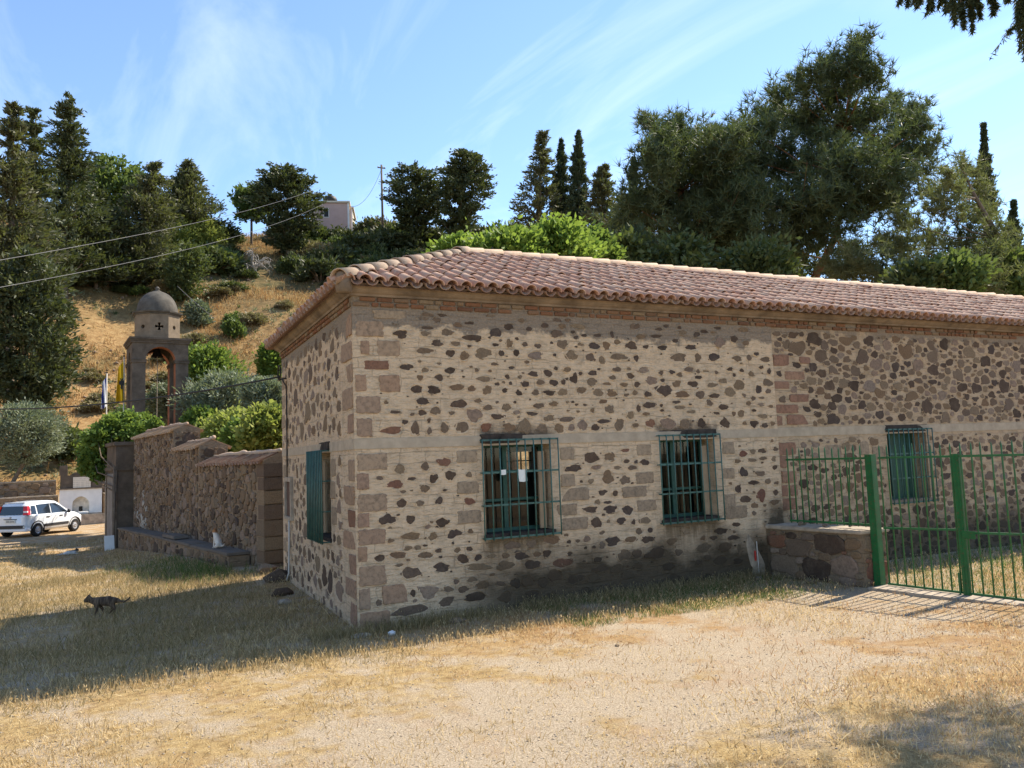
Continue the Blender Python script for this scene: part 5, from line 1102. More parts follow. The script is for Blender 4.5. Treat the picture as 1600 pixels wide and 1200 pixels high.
# ================================================================== GREEN FENCE, GATE, LOW WALL
LW = empty('low_stone_wall', (0, 0, 0), 0, 'low stone wall with concrete cap joining the building to the green gate', 'wall')
fx = lambda y: 6.70-.14*y
mb = MB(); Y0, Y1 = .03, -1.60
mb.hexa([(fx(Y1)-.18, Y1, -.1), (fx(Y1)+.32, Y1, -.1), (fx(Y0)+.30, Y0, -.1), (fx(Y0)-.20, Y0, -.1), (fx(Y1)-.18, Y1, .74), (fx(Y1)+.32, Y1, .74), (fx(Y0)+.30, Y0, .74), (fx(Y0)-.20, Y0, .74)]); core = mb.build('core', mortar_mat('damp_low_wall_mortar', (.27, .20, .13), (.2, .16, .12), 1, 9, None, .6), LW)
fo_ = np.array([fx(Y0)-.20, Y0, 0]); fe = np.array([fx(Y1)-.18, Y1, 0])-fo_; fl = float(np.linalg.norm(fe)); fe /= fl; fnn = np.array([fe[1], -fe[0], 0]); fnn = fnn if fnn[0] < 0 else -fnn
for s_ in dart('k', .03, fl-.02, .0, .73, 220, (.12, .34), (.5, .85), .008, [], 'mmlmdrl', rg=rgr):
    V, F = stone_geo(rgr, (fo_, fe, EZ, fnn), s_[0], s_[1], s_[2], s_[3], .022, .5, 12, .14); me = bpy.data.meshes.new('stone'); me.from_pydata([tuple(v) for v in V], [], F); me.materials.append(TONES[s_[4]]); link('stone', me, None, core)
for s_ in dart('k', .03, .47, .0, .73, 40, (.16, .36), (.5, .85), .006, [], 'mmmdr', rg=rgr):
    V, F = stone_geo(rgr, (np.array([fx(Y1)-.18, Y1, 0]), EX, EZ, -EY), s_[0], s_[1], s_[2], s_[3], .022, .5, 12, .14); me = bpy.data.meshes.new('stone'); me.from_pydata([tuple(v) for v in V], [], F); me.materials.append(TONES[s_[4]]); link('stone', me, None, core)
mb = MB(); mb.hexa([(fx(Y1)-.23, Y1-.03, .742), (fx(Y1)+.36, Y1-.03, .742), (fx(Y0)+.33, Y0-.04, .742), (fx(Y0)-.24, Y0-.04, .742), (fx(Y1)-.23, Y1-.03, .795), (fx(Y1)+.36, Y1-.03, .795), (fx(Y0)+.33, Y0-.04, .80), (fx(Y0)-.24, Y0-.04, .80)]); mb.build('cap', M_CONC, LW, bevel=.015)
for k in range(3):
    V = rgr.normal(0, 1, (14, 3)); V /= np.linalg.norm(V, axis=1)[:, None]; bm = bmesh.new(); [bm.verts.new(tuple(v*np.array([.07, .05, .03])*(.6+.3*k))) for v in V]; bmesh.ops.convex_hull(bm, input=bm.verts); me = bpy.data.meshes.new('loose_stone'); bm.to_mesh(me); bm.free(); me.materials.append(ST_LIGHT)
    tag(link('loose_stone', me, None, None, (fx(-1.2+.4*k)+.0, -1.3+.4*k, .826)), ['smallest loose stone on the low wall cap, next to the gate post', 'middle sized loose stone on the low wall cap', 'largest loose stone on the low wall cap, nearest the building'][k], 'stone', 'loose stones on the low wall')
FN = empty('fence_panel', (0, 0, 0), 0, 'short green spiked railing standing on the low wall', 'railing')
def bar_round(par, x, y, z0, z1, rad=.0105, lean=0., name='bar'):
    mb = MB(); mb.tube([(x, y, z0), (x+lean*.0, y+lean, z1-.05), (x, y+lean*1.05, z1)], [rad, rad, rad*.15], 8); mb.build(name, M_GATE, par, smooth=True)
def rail(par, ya, yb, z, h=.014, d=.012, z2=None):
    z2 = z if z2 is None else z2; mb = MB(); mb.hexa([(fx(ya)-d, ya, z-h), (fx(ya)+d, ya, z-h), (fx(yb)+d, yb, z2-h), (fx(yb)-d, yb, z2-h), (fx(ya)-d, ya, z+h), (fx(ya)+d, ya, z+h), (fx(yb)+d, yb, z2+h), (fx(yb)-d, yb, z2+h)]); mb.build('rail', M_GATE, par)
rail(FN, -.28, -1.60, 1.80); rail(FN, -.28, -1.60, .865)
for k in range(12): bar_round(FN, fx(-.30-k*.112), -.30-k*.112, .83, 1.985+random.uniform(-.015, .015), lean=random.uniform(-.014, .014))
bar_round(FN, fx(-1.30)-.03, -1.30, .82, 1.80, .009, -.09)
mb = MB(); mb.box(fx(-1.68)-.055, fx(-1.68)+.055, -1.735, -1.625, -.05, 1.84); mb.box(fx(-1.68)-.06, fx(-1.68)+.06, -1.74, -1.62, 1.842, 1.852)
tag(mb.build('gate_post', M_GATE, None, bevel=.006), 'thick bright green square steel gate post beside the low wall', 'post')
for gi, (ya, yb, lab) in enumerate(((-1.80, -2.80, 'near leaf of the green barred gate, beside the thick post'), (-2.90, -4.05, 'far right leaf of the green barred gate, cut by the picture edge'))):
    G = empty('gate_leaf', (0, 0, 0), 0, lab, 'gate', 'leaves of the green gate')
    rail(G, ya, yb, 1.80); rail(G, ya, yb, .83, z2=.86); rail(G, ya, yb, .07)
    n = int((ya-yb)/.122)
    for k in range(n+1): y = ya-.02-(ya-yb-.04)*k/n; bar_round(G, fx(y), y, .07, 1.98+random.uniform(-.012, .012), lean=random.uniform(-.012, .012))
    ys = yb-.03 if gi == 0 else ya+.03; mb = MB(); mb.box(fx(ys)-.025, fx(ys)+.025, ys-.022, ys+.022, .03, 1.83); mb.build('stile', M_GATE, G, bevel=.004)
    if gi == 0:
        mb = MB(); mb.box(fx(ys)-.045, fx(ys)-.031, ys-.22, ys-.04, .76, .86); mb.build('lock_plate', M_GATE, G, bevel=.004); mb = MB(); mb.tube([(fx(ys)-.04, ys+.05, .05), (fx(ys)-.04, ys+.05, .32)], .012, 6); mb.build('drop_bolt', M_GATE, G)
# concrete threshold planks under the gate
TS = empty('gate_threshold', (0, 0, 0), 0, 'pale concrete threshold strip under the green gate', 'threshold')
y = -1.72; k = 0
while y > -5.2:
    w = random.uniform(.5, .8); z = gz(fx(y)-.2, y)+.0; mb = MB(); mb.hexa([(fx(y-w)-.32, y-w+.01, z-.1), (fx(y-w)+.12, y-w+.01, z-.1), (fx(y)+.12, y, z-.1), (fx(y)-.32, y, z-.1), (fx(y-w)-.32, y-w+.01, z+.035), (fx(y-w)+.12, y-w+.01, z+.035), (fx(y)+.12, y, z+.035), (fx(y)-.32, y, z+.035)]); mb.build('slab', M_CONC, TS, bevel=.01); y -= w
# rubble lying about
def rock(loc, s, m, lab, grp=None, name='rock'):
    V = rgr.normal(0, 1, (26, 3)); V /= np.linalg.norm(V, axis=1)[:, None]; V *= rgr.uniform(.8, 1.1, (26, 1)); bm = bmesh.new(); [bm.verts.new(tuple(v*np.array(s))) for v in V]; bmesh.ops.convex_hull(bm, input=bm.verts); me = bpy.data.meshes.new(name); bm.to_mesh(me); bm.free(); me.materials.append(m)
    return tag(link(name, me, None, None, loc), lab, 'rock', grp)
for (px, py, s, m, lab) in [(715, 972, (.16, .09, .045), ST_LIGHT, 'flat pale stone slab in the grass below the near front window'), (612, 992, (.05, .04, .04), M_WHITEW, 'small white stone in the grass by the building corner'), (447, 944, (.12, .09, .07), M_CONC, 'pale concrete lump in the shade by the side wall'), (565, 995, (.13, .07, .04), M_CONC, 'dusty rubble lump at the foot of the building corner'),
                           (435, 908, (.26, .2, .16), ST_DARK, 'large dark rock heaped below the garden wall pilaster'), (418, 895, (.22, .2, .14), ST_MED, 'brown rock between the bench end and the pilaster'), (440, 930, (.2, .14, .1), ST_DARK, 'dark rock at the foot of the side wall'), (1268, 912, (.09, .07, .06), ST_MED, 'brown stone resting against the foot of the low wall'), (1362, 900, (.06, .05, .05), ST_LIGHT, 'small pale stone between the low wall and the gate post'), (1185, 907, (.08, .06, .05), ST_LIGHT, 'pale stone under the cement patch'),
                           (965, 1010, (.035, .03, .02), ST_MED, 'small brown pebble on the dry yard below the window')]:
    P = atz_(px, py, 0.); z = gz(P[0], P[1]); P = atz_(px, py, z); rock((P[0], P[1], z+s[2]*.35), s, m, lab)

# ================================================================== CABLES, POLE, HOUSE
def cable(a, b, sag, rad, m, lab, name='cable'):
    a, b = np.array(a, float), np.array(b, float); pts = []
    for k in range(25): t = k/24; q_ = a+(b-a)*t; q_[2] -= sag*4*t*(1-t); pts.append(q_)
    mb = MB(); mb.tube(pts, rad, 6); return tag(mb.build(name, m, None, smooth=True), lab, 'cable')
e_ = at(-120, 634, 20.0)
cable((-.12, 4.72, 3.58), e_, .28, .016, M_BLACK, 'black cable running from the building corner off to the left')
cable(at(-80, 420, 26.), at(500, 293, 86.), .55, .013, M_WIRE, 'upper pale wire crossing the hillside trees')
cable(at(-80, 463, 26.), at(505, 319, 88.), .8, .013, M_WIRE, 'lower pale wire crossing the hillside trees')
cable(at(277, 447, 44.), at(336, 498, 44.), .05, .016, M_WIRE, 'short slanting stay wire beside the tower dome')
PT_ = 97.; PB = at(598, 352, PT_); PB[2] = gz(PB[0], PB[1]); PTOP = at(598, 254, PT_)
mb = MB(); pole = empty('utility_pole', tuple(PB), 0, 'dark utility pole standing on the ridge against the sky', 'pole'); ht = float(PTOP[2]-PB[2]); mb.tube([(0, 0, -.5), (0, 0, ht)], [.16, .11], 10); mb.build('shaft', M_BARK, pole, smooth=True)
mb = MB(); mb.box(-.5, .5, -.06, .06, ht-.45, ht-.33); mb.build('cross_arm', M_BARK, pole)
for x in (-.42, .42): mb = MB(); mb.lathe([(.05, 0), (.07, .06), (.04, .14)], 8, (x, 0, ht-.33)); mb.build('insulator', M_PVC, pole)
cable(PTOP-EZ*.4, at(545, 322, PT_), 1.6, .022, M_WIRE, 'sagging wire from the ridge pole to the pink house')
HT = 101.
hx = at(533, 356, HT); g0 = gz(hx[0], hx[1]); hb = g0-.3
M_PINK = simple('pale_pink_house_render', (.52, .36, .31), .9, .2, .08, 1, .1); M_CREAM = simple('cream_trim', (.62, .54, .42), .9, .2, .08, 1, .1)
HO = empty('pink_house', (hx[0], hx[1], hb), R(-18), 'pale pink house with cream trim on the ridge behind the trees', 'house'); zt = float(at(533, 326, HT)[2])-hb; s_ = HT/1224.4
mb = MB(); mb.box(-3.6, 14*s_, -2.5, 3, 0, zt); mb.build('wall', M_PINK, HO)
mb = MB(); mb.box(14*s_+.003, 19*s_, -1.7, 3, 0, zt-.5); mb.build('wing_wall', M_CREAM, HO)
mb = MB(); mb.box(-3.8, 14*s_+.2, -2.7, 3.2, zt+.002, zt+.22); mb.build('roof_slab', M_CREAM, HO); mb = MB(); mb.box(14*s_+.21, 19*s_+.2, -1.9, 3.2, zt-.498, zt-.3); mb.build('roof_slab', M_CREAM, HO)
for x in (14*s_-.13, 19*s_-.2): mb = MB(); mb.box(x, x+.22, -2.54 if x < 15*s_ else -1.74, -2.497 if x < 15*s_ else -1.697, 0, zt-(.0 if x < 15*s_ else .5)); mb.build('corner_trim', M_WHITEW, HO)
for x in (-1.6,): 
    mb = MB(); mb.box(x-.35, x+.35, -2.54, -2.49, zt-1.9, zt-.7); w_ = mb.build('window', M_WHITEW, HO); mb = MB(); mb.box(x-.27, x+.27, -2.56, -2.541, zt-1.82, zt-.78); mb.build('pane', M_BLACK, w_)
mb = MB(); mb.lathe([(.13, 0), (.13, .04)], 12, (.45, -2.54, zt-1.7)); 
tk_ = at(516, 312, HT-1.0); TK = empty('water_tank', (tk_[0], tk_[1], hb+zt+.225), 0, 'round black water tank on the roof of the pink house', 'tank')
rt_ = 10.5*s_
mb = MB(); mb.lathe([(rt_*.7, 0), (rt_, .25), (rt_*1.02, .6), (rt_*.85, .95), (rt_*.4, 1.15), (rt_*.3, 1.25), (.001, 1.26)], 20); mb.build('tank_body', M_BLACK, TK, smooth=True)
mb = MB(); mb.lathe([(rt_*.3, 1.26), (rt_*.3, 1.34), (.001, 1.36)], 14); mb.build('lid', M_BLACK, TK)

# ================================================================== VEGETATION
def unit(a): return a/(np.linalg.norm(a, axis=-1, keepdims=True)+1e-9)
def rhombs(rng, C, A, Ln, Wd, fold=.25):
    """leaf-shaped quads at C along A"""
    n = len(C); A = unit(A); B_ = unit(np.cross(A, unit(rng.normal(0, 1, (n, 3))))); Nn = np.cross(A, B_)
    Ln = np.broadcast_to(np.asarray(Ln, float).reshape(-1, 1), (n, 1)); Wd = np.broadcast_to(np.asarray(Wd, float).reshape(-1, 1), (n, 1))
    V = np.stack([C-A*Ln*.5, C+B_*Wd*.5+Nn*Wd*fold, C+A*Ln*.5, C-B_*Wd*.5+Nn*Wd*fold], 1).reshape(-1, 3)
    return V, np.arange(n*4).reshape(-1, 4)
def clumps(rng, cen, out, rad, per, ll, lw, up=.3, spread=.9, outw=.7, elong=0.):
    n = len(cen); k = np.repeat(np.arange(n), per); off = rng.normal(0, .52, (n*per, 3))
    rr = np.asarray(rad, float).reshape(-1, 1) if np.ndim(rad) else np.full((n, 1), rad)
    if elong: off = off*.62+(out+np.array([0, 0, -.15]))[k]*rng.uniform(-1.1, 1.1, (n*per, 1))*elong
    C = cen[k]+off*rr[k]*np.array([1, 1, .8]); A = unit(off)*outw+out[k]*.6+rng.normal(0, 1, (n*per, 3))*spread*.6+np.array([0, 0, up])
    return rhombs(rng, C, A, ll*rng.uniform(.6, 1.3, n*per), lw*rng.uniform(.6, 1.3, n*per))
PROF = {
 'cone': lambda t: (1-t)**.85*np.minimum(1, (t/.10+.25)),
 'col': lambda t: np.minimum(1, (t/.2)**.5+.3)*(1-t**2.6)**.9,
 'irr': lambda t: (1-t**1.5)**.75*np.minimum(1, t/.15+.45),
 'flat': lambda t: np.minimum(1, .45+.9*t)*(1-np.clip((t-.72)/.28, 0, 1)**2.2*.75),
 'round': lambda t: np.sqrt(np.clip(1-(2*t-1)**2, 0, 1))**.8,
}
def trunk_obj(parent, pts, rads, m, limbs=()):
    mb = MB(); mb.tube(pts, rads, 9)
    for (a, b, r_) in limbs:
        a, b = np.array(a), np.array(b); mid = (a+b)/2+np.array([0, 0, -.08*np.linalg.norm(b-a)]); mb.tube([a, mid, b], [r_, r_*.7, r_*.25], 6)
    return mb.build('trunk', m, parent, smooth=True)
TREE_N = [0]
def tree(name, label, px, ytop, ybot, hw, dep=None, prof='irr', leaf=LF_CYP, ll=.34, lw=.13, ncl=150, per=60, crl=.22, lean=0., cbase=None, group=None, up=.3, bark=M_BARK, basepx=None, cat='tree', fill=.35, outw=.7):
    """a tree that stands on the terrain; crown spans the photo rows ytop..ybot at the given depth"""
    TREE_N[0] += 1; rng = np.random.default_rng(100+TREE_N[0])
    if dep is None: P, dep = hit(basepx or px, cbase or ybot)
    s = dep/FPX; top = at(px+lean, ytop, dep); bot = at(px, ybot, dep); b0 = at(basepx or px, cbase or ybot, dep); bz = gz(b0[0], b0[1]); base = np.array([b0[0], b0[1], bz])
    o = empty(name, tuple(base), 0, label, cat, group); z0, z1 = max(bot[2]-bz, .0), top[2]-bz; H = z1-z0; Rm = hw*s*(1.22 if prof in ('irr', 'cone') else 1.12 if prof == 'col' else 1.05)
    ax0 = bot-base; ax1 = top-base
    def axis(t): return np.stack([ax0[0]+(ax1[0]-ax0[0])*t**1.3, ax0[1]+(ax1[1]-ax0[1])*t**1.3, z0+H*t], -1)
    n = ncl; t = rng.uniform(0, 1, n*3); r_ = PROF[prof](t); keep = rng.uniform(0, 1, n*3) < np.maximum(r_, .12); t = t[keep][:n]; r_ = r_[keep][:n]
    th = rng.uniform(0, 2*math.pi, len(t)); lump = 1+(.36 if prof in ('irr', 'flat') else .24)*np.sin(3*th+t*9+TREE_N[0])*np.sin(t*17+2*th)+rng.normal(0, .10, len(t))
    fr = np.where(rng.uniform(0, 1, len(t)) < fill, rng.uniform(.2, .8, len(t)), rng.uniform(.78, 1.0, len(t))); cr = crl*Rm*rng.uniform(.7, 1.4, len(t))*(.45+.55*r_)
    rad = np.maximum(Rm*r_*lump*fr-cr*.5, 0); out = np.stack([np.cos(th), np.sin(th), np.full(len(t), .25)], -1); cen = axis(t)+out*rad[:, None]*np.array([1, 1, 0])
    if prof in ('irr', 'cone', 'col'):      # leader shoots keep the tip closed
        tl = rng.uniform(.55, 1.0, 36); th = rng.uniform(0, 6.28, 36); o2 = np.stack([np.cos(th), np.sin(th), np.full(36, .4)], -1); c2_ = axis(tl)+o2*(Rm*PROF[prof](tl)*.35)[:, None]*np.array([1, 1, 0])
        cen = np.vstack([cen, c2_]); out = np.vstack([out, o2]); cr = np.concatenate([cr, Rm*(.10+.16*(1-tl))]); t = np.concatenate([t, tl])
    V, F = clumps(rng, cen, out, np.maximum(cr, .12), per, ll, lw, up, outw=outw, elong=1.5 if prof in ('irr', 'cone', 'flat') and hw > 16 else 0.)
    me = new_mesh('crown', V, [F]); link('crown', me, leaf, o)
    tt = np.linspace(0, .93, 6); A_ = axis(tt); pts = [np.array([0, 0, -.3])]+[a for a in A_ if a[2] > .25]; r0 = max(.05, min(.32, .018*(z1)+.03))
    pts = [np.array([0, 0, -.3]), np.array([0, 0, 0.])]+[a for a in A_ if a[2] > .3]
    rads = [r0*1.25, r0]+[r0*(1-.9*(k+1)/(len(pts)-2)) for k in range(len(pts)-2)]
    idx = rng.choice(len(cen), min(26, len(cen)), replace=False); limbs = []
    for i in idx:
        a = axis(np.array([max(t[i]-.12, 0)]))[0]; limbs.append((a, cen[i], r0*.28*(1.1-t[i])))
    trunk_obj(o, pts, rads, bark, limbs)
    return o
C_HILL = 'conifers on the hillside'
tree('conifer', 'tall ragged dark conifer at the left picture edge', 16, 163, 480, 46, 50, 'irr', LF_OLD, .42, .13, 200, 60, .26, 6)
tree('conifer', 'narrow topped dark conifer second from the left edge', 56, 168, 470, 36, 55, 'irr', LF_CYP, .42, .13, 150, 60, .26, -4)
tree('conifer', 'broad low dark conifer mass above the left olive tree', 36, 395, 640, 76, 43, 'round', LF_CYP, .36, .13, 260, 70, .22, 0, 690)
tree('conifer', 'tallest dark conifer with a tip bent to the right', 100, 150, 440, 46, None, 'irr', LF_CYP, .46, .15, 230, 60, .24, 8, 464, None)
tree('broadleaf_tree', 'mid green leafy tree behind the tall left conifers', 172, 250, 345, 52, 82, 'round', LF_DEC, .5, .3, 150, 45, .24, 0, 400)
tree('conifer', 'dark bushy conifer filling the slope above the flags', 150, 300, 440, 58, None, 'irr', LF_CYP, .46, .15, 190, 60, .26, 0, 452)
tree('conifer', 'dark conifer with a leaning pointed top left of the tower dome', 218, 252, 440, 48, None, 'irr', LF_OLD, .46, .15, 210, 60, .24, 22, 452)
tree('cypress', 'conical grey green cypress on the ridge above the tower', 297, 254, 352, 44, 88, 'cone', LF_OLD, .5, .16, 190, 60, .24, -3, 362)
tree('broadleaf_tree', 'small round green tree on the ridge left of the flat topped conifer', 393, 292, 345, 26, 92, 'round', LF_DEC, .5, .3, 80, 45, .28, 0, 360)
tree('conifer', 'flat topped dark conifer before the pink house', 450, 262, 392, 47, None, 'flat', LF_CYP, .46, .19, 330, 52, .17, -2, 405, None, .15)
tree('conifer', 'dark spreading conifer beside the ridge pole', 650, 258, 388, 40, None, 'flat', LF_CYP, .46, .19, 330, 52, .17, 0, 405, None, .1)
tree('conifer', 'taller dark conifer right of the ridge pole', 716, 236, 398, 36, None, 'flat', LF_CYP, .46, .19, 340, 52, .18, 14, 410, None, .2)
tree('cypress', 'thin open crowned cypress left of the two columns', 842, 207, 360, 38, 70, 'cone', LF_OLD, .42, .12, 130, 42, .17, 6, 420)
tree('columnar_cypress', 'shorter of the two dense columnar cypresses behind the roof', 877, 218, 372, 14, 72, 'col', LF_CYP2, .42, .12, 150, 80, .34, 0, 420, None, .8)
tree('columnar_cypress', 'taller of the two dense columnar cypresses behind the roof', 904, 206, 372, 15, 70, 'col', LF_CYP2, .42, .12, 150, 80, .34, 0, 420, None, .8)
tree('cypress', 'bushy brownish cypress right of the columnar pair', 945, 260, 380, 34, 66, 'irr', LF_OLD, .42, .13, 130, 50, .22, -2, 420)
tree('columnar_cypress', 'slim bluish cypress tip beside the left pine', 990, 246, 345, 11, 62, 'col', LF_CYP2, .36, .11, 90, 60, .34, 0, 420)
tree('columnar_cypress', 'sharp columnar cypress near the right picture edge', 1541, 193, 345, 15, 66, 'cone', LF_CYP2, .36, .11, 190, 80, .30, -4, 440, None, .8)
tree('cypress', 'small dark cypress at the right picture edge', 1584, 314, 400, 14, 64, 'cone', LF_CYP2, .4, .12, 80, 60, .3, 0, 440)
# fig and other bright foliage behind the roof
BG = 'bright green leafy bushes'
for px, yt, yb, hw, d, lf, lab in [(722, 376, 430, 36, 20.5, LF_BRI, 'small bright green fig bush behind the roof by the iron cross'), (792, 372, 432, 56, 20, LF_BRI, 'wide bright green fig bush rising over the roof ridge'), (868, 361, 432, 60, 21, LF_BRI, 'tallest bright green fig bush behind the roof, left of the pines'), (925, 366, 432, 34, 22, LF_VINE, 'darker green fig bush touching the pine shade')]:
    tree('fig_bush', lab, px, yt, yb, hw, d, 'round', lf, .17, .11, 140, 95, .40, 0, 560, BG, .2, cat='bush')
for px, yt, yb, hw, d, lf, lab in [(1492, 405, 470, 40, 30, LF_DEC, 'green bush behind the roof under the right pine'), (1565, 395, 472, 45, 33, LF_DEC, 'larger green bush behind the roof at the right edge'), (1430, 418, 470, 40, 30, LF_BUSH, 'dull green bush behind the roof below the pine'), (1060, 385, 470, 62, 31, LF_BUSH, 'dark bush in the pine shade above the roof'), (1180, 392, 470, 62, 31, LF_BUSH, 'dark shaded bush below the middle of the large pine'), (980, 375, 460, 40, 30, LF_BUSH, 'dark bush at the left foot of the pines')]:
    tree('bush', lab, px, yt, yb, hw, d, 'round', lf, .30, .14, 110, 50, .42, 0, 560, cat='bush')
# bright shrubs on the slope
for px, yt, yb, hw, lf, lab in [(272, 338, 402, 34, LF_YEL, 'sunlit yellow green shrub in front of the ridge cypress'), (322, 346, 400, 26, LF_YEL, 'second sunlit shrub right of the ridge cypress'), (292, 382, 476, 30, LF_BUSH, 'upright dull green shrub right of the tower dome'), (308, 474, 510, 17, LF_OLIVE, 'small grey green shrub beside the tower drum'), (365, 502, 530, 13, LF_DEC, 'small green shrub on the dry slope right of the tower'), (325, 545, 610, 42, LF_VINE, 'bushy green shrub behind the olive trees'), (424, 540, 592, 20, LF_VINE, 'bright shrub beside the building eave'), (95, 672, 716, 36, LF_BUSH, 'green shrub at the foot of the slope left of the vine')]:
    tree('shrub', lab, px, yt, yb, hw, None, 'round', lf, .34, .17, 90, 55, .44, 0, None, None, .3, cat='shrub')
# olives
OL = 'grey green olive trees'
for px, yt, yb, hw, d, cb, lab, bp in [(38, 632, 722, 56, 39.5, 748, 'grey green olive tree with dark trunk on the terrace by the car', 12), (352, 588, 668, 62, 32, 735, 'large silvery olive tree between tower and building', 330), (275, 600, 662, 40, 35, 735, 'silvery olive tree seen through the bell tower arch', 275), (415, 592, 660, 34, 30, 735, 'silvery olive tree partly hidden by the building corner', 415)]:
    tree('olive_tree', lab, px, yt, yb, hw, d, 'round', LF_OLIVE, .20, .06, 190, 80, .24, 0, cb, OL, .25, basepx=bp, outw=.9)
# vines and scrub behind the garden wall
for px, yt, yb, hw, d, lf, lab in [(318, 642, 705, 28, 30, LF_VINE, 'green vine hump behind the highest step of the garden wall'), (366, 650, 722, 46, 27, LF_YEL, 'yellow green vine mass behind the middle of the garden wall'), (418, 638, 722, 36, 22, LF_YEL, 'tall yellow green vine mass beside the building corner'), (395, 664, 725, 42, 24, LF_VINE, 'green vine foliage just above the low end of the garden wall')]:
    tree('vine_bush', lab, px, yt, yb, hw, d, 'round', lf, .17, .125, 160, 90, .40, 0, 740, None, .25, cat='vine')
# climbing vine over the gate pier
def lobes_plant(name, label, lobes, dep, leaf, ll, lw, per, cat, base, stems=True, per_area=1., up=.1, bark=M_BARK, jd=.8):
    TREE_N[0] += 1; rng = np.random.default_rng(300+TREE_N[0]); s = dep/FPX; o = empty(name, tuple(base), 0, label, cat); Vs = []; Fs = []; nb = 0; lim = []
    for (px, py, r_) in lobes:
        c = at(px, py, dep+rng.uniform(-jd, jd))-base; rr = r_*s; n = max(6, int(26*per_area)); off = unit(rng.normal(0, 1, (n, 3)))*rng.uniform(.35, 1, (n, 1)); cen = c+off*rr*np.array([1, 1, .8])
        V, F = clumps(rng, cen, unit(off), rr*.55, per, ll, lw, up); Vs.append(V); Fs.append(F+nb); nb += len(V); lim.append(c)
    me = new_mesh('foliage', np.vstack(Vs), [np.vstack(Fs)]); link('foliage', me, leaf, o)
    if stems:
        mb = MB()
        for c in lim:
            zc_ = min(2.5, c[2]*.75); mb.tube([np.array([0, 0, -.1]), np.array([rng.normal(0, .03), rng.normal(0, .03), zc_]), c*.75+np.array([0, 0, .2]), c], [.035, .03, .02, .008], 6)
        mb.build('stem', bark, o, smooth=True)
    return o
vb = np.array(q(.0, .56, 0)); vb[2] = gz(vb[0], vb[1])
lobes_plant('climbing_vine', 'dense green climbing vine tumbling over the gate pier', [(152, 682, 18), (174, 666, 18), (198, 660, 16), (222, 658, 12), (240, 663, 9), (158, 698, 24), (184, 688, 24), (210, 680, 18), (232, 672, 10), (145, 714, 16), (168, 718, 20), (190, 708, 16), (140, 730, 12), (156, 740, 12), (178, 730, 13)], 27.6, LF_VINE, .135, .105, 95, 'vine', vb, jd=.9)

# pines: limbs from a leaning trunk, needle tufts along the twigs
def tufts(rng, cen, axis, n_needle, ln, wd):
    n = len(cen); k = np.repeat(np.arange(n), n_needle); A = unit(unit(axis)[k]*.75+rng.normal(0, .72, (n*n_needle, 3))); L_ = ln*rng.uniform(.65, 1.15, (n*n_needle, 1))
    Bp = unit(np.cross(A, rng.normal(0, 1, A.shape))); b = cen[k]
    V = np.stack([b-Bp*wd*.5, b+Bp*wd*.5, b+A*L_], 1).reshape(-1, 3); return V, np.arange(len(V)).reshape(-1, 3)
def pine(name, label, lobes, dep, trunk_px, leaf, seed, dens=1., base_off=0., jd=3.2, per=5, ln=.46, wd=.046, spray=1.0, bark=None):
    rng = np.random.default_rng(seed); s = dep/FPX
    b = at(*trunk_px[0], dep); g = gz(b[0], b[1]); base = np.array([b[0], b[1], g]); o = empty(name, tuple(base), 0, label, 'tree')
    tp = [np.array([0, 0, -.3])]+[at(x, y, dep)-base for x, y in trunk_px]; n = len(tp); tr = [.26*(1-.85*i/(n-1)) for i in range(n)]; limbs = []; Vs = []; Fs = []; nb = 0
    for (px, py, r_) in lobes:
        dj = rng.uniform(-jd, jd); c = at(px, py, dep+dj)-base; rr = r_*s
        d = np.array([np.linalg.norm(c-q_) for q_ in tp]); a = tp[max(1, int(np.argmin(d+np.where(np.array([q_[2] for q_ in tp]) > c[2]+.3, 50, 0))))]
        limbs.append((a, c, .022+.022*min(1, rr)))
        m = int(.043*dens*r_*r_)+5; off = rng.normal(0, .50, (m, 3))*np.array([1.1, 1.1, .62]); off[:, 2] += .22*np.hypot(off[:, 0], off[:, 1])
        ends = c+off*rr; out = unit(ends-np.array([*((tp[-1]+tp[2])[:2]*.5), c[2]-2.0])); tw = unit(out*.7+np.array([0, 0, .45])+rng.normal(0, .45, (m, 3)))
        for e in ends[:max(3, m//12)]: limbs.append((c, e, .014))
        k = np.repeat(np.arange(m), per); f_ = rng.uniform(-.55, .45, (m*per, 1)); cen = ends[k]+tw[k]*f_*rng.uniform(.7, 1.4, (m, 1))[k]*spray+rng.normal(0, .10, (m*per, 3)); axis = tw[k]+np.array([0, 0, .5])+rng.normal(0, .35, (m*per, 3))
        V, F = tufts(rng, cen, axis, 10, ln, wd); Vs.append(V); Fs.append(F+nb); nb += len(V)
    me = new_mesh('needles', np.vstack(Vs), [np.vstack(Fs)]); link('needles', me, leaf, o); trunk_obj(o, tp, tr, bark or M_PBARK, limbs); return o
pine('pine_tree', 'largest dark pine with leaning reddish trunk behind the roof', [(1345, 68, 18), (1330, 95, 26), (1300, 112, 30), (1352, 122, 34), (1262, 128, 26), (1238, 150, 24), (1310, 150, 38), (1205, 178, 32), (1180, 205, 30), (1245, 195, 42), (1300, 205, 48), (1360, 185, 40), (1395, 160, 18), (1420, 172, 22), (1412, 205, 32), (1440, 235, 24), (1385, 245, 42), (1330, 262, 50), (1265, 262, 52), (1205, 255, 48), (1160, 245, 34), (1425, 268, 34), (1375, 295, 44), (1310, 318, 52), (1250, 325, 55), (1185, 315, 52), (1350, 330, 34), (1230, 378, 50), (1290, 365, 36), (1330, 395, 30), (1240, 415, 36), (1190, 420, 40), (1300, 425, 22), (1175, 375, 52), (1400, 320, 26), (1440, 200, 16)], 38, [(1262, 470), (1270, 440), (1288, 405), (1305, 372), (1312, 330), (1308, 270), (1318, 200), (1338, 110)], LF_PINE, 71)
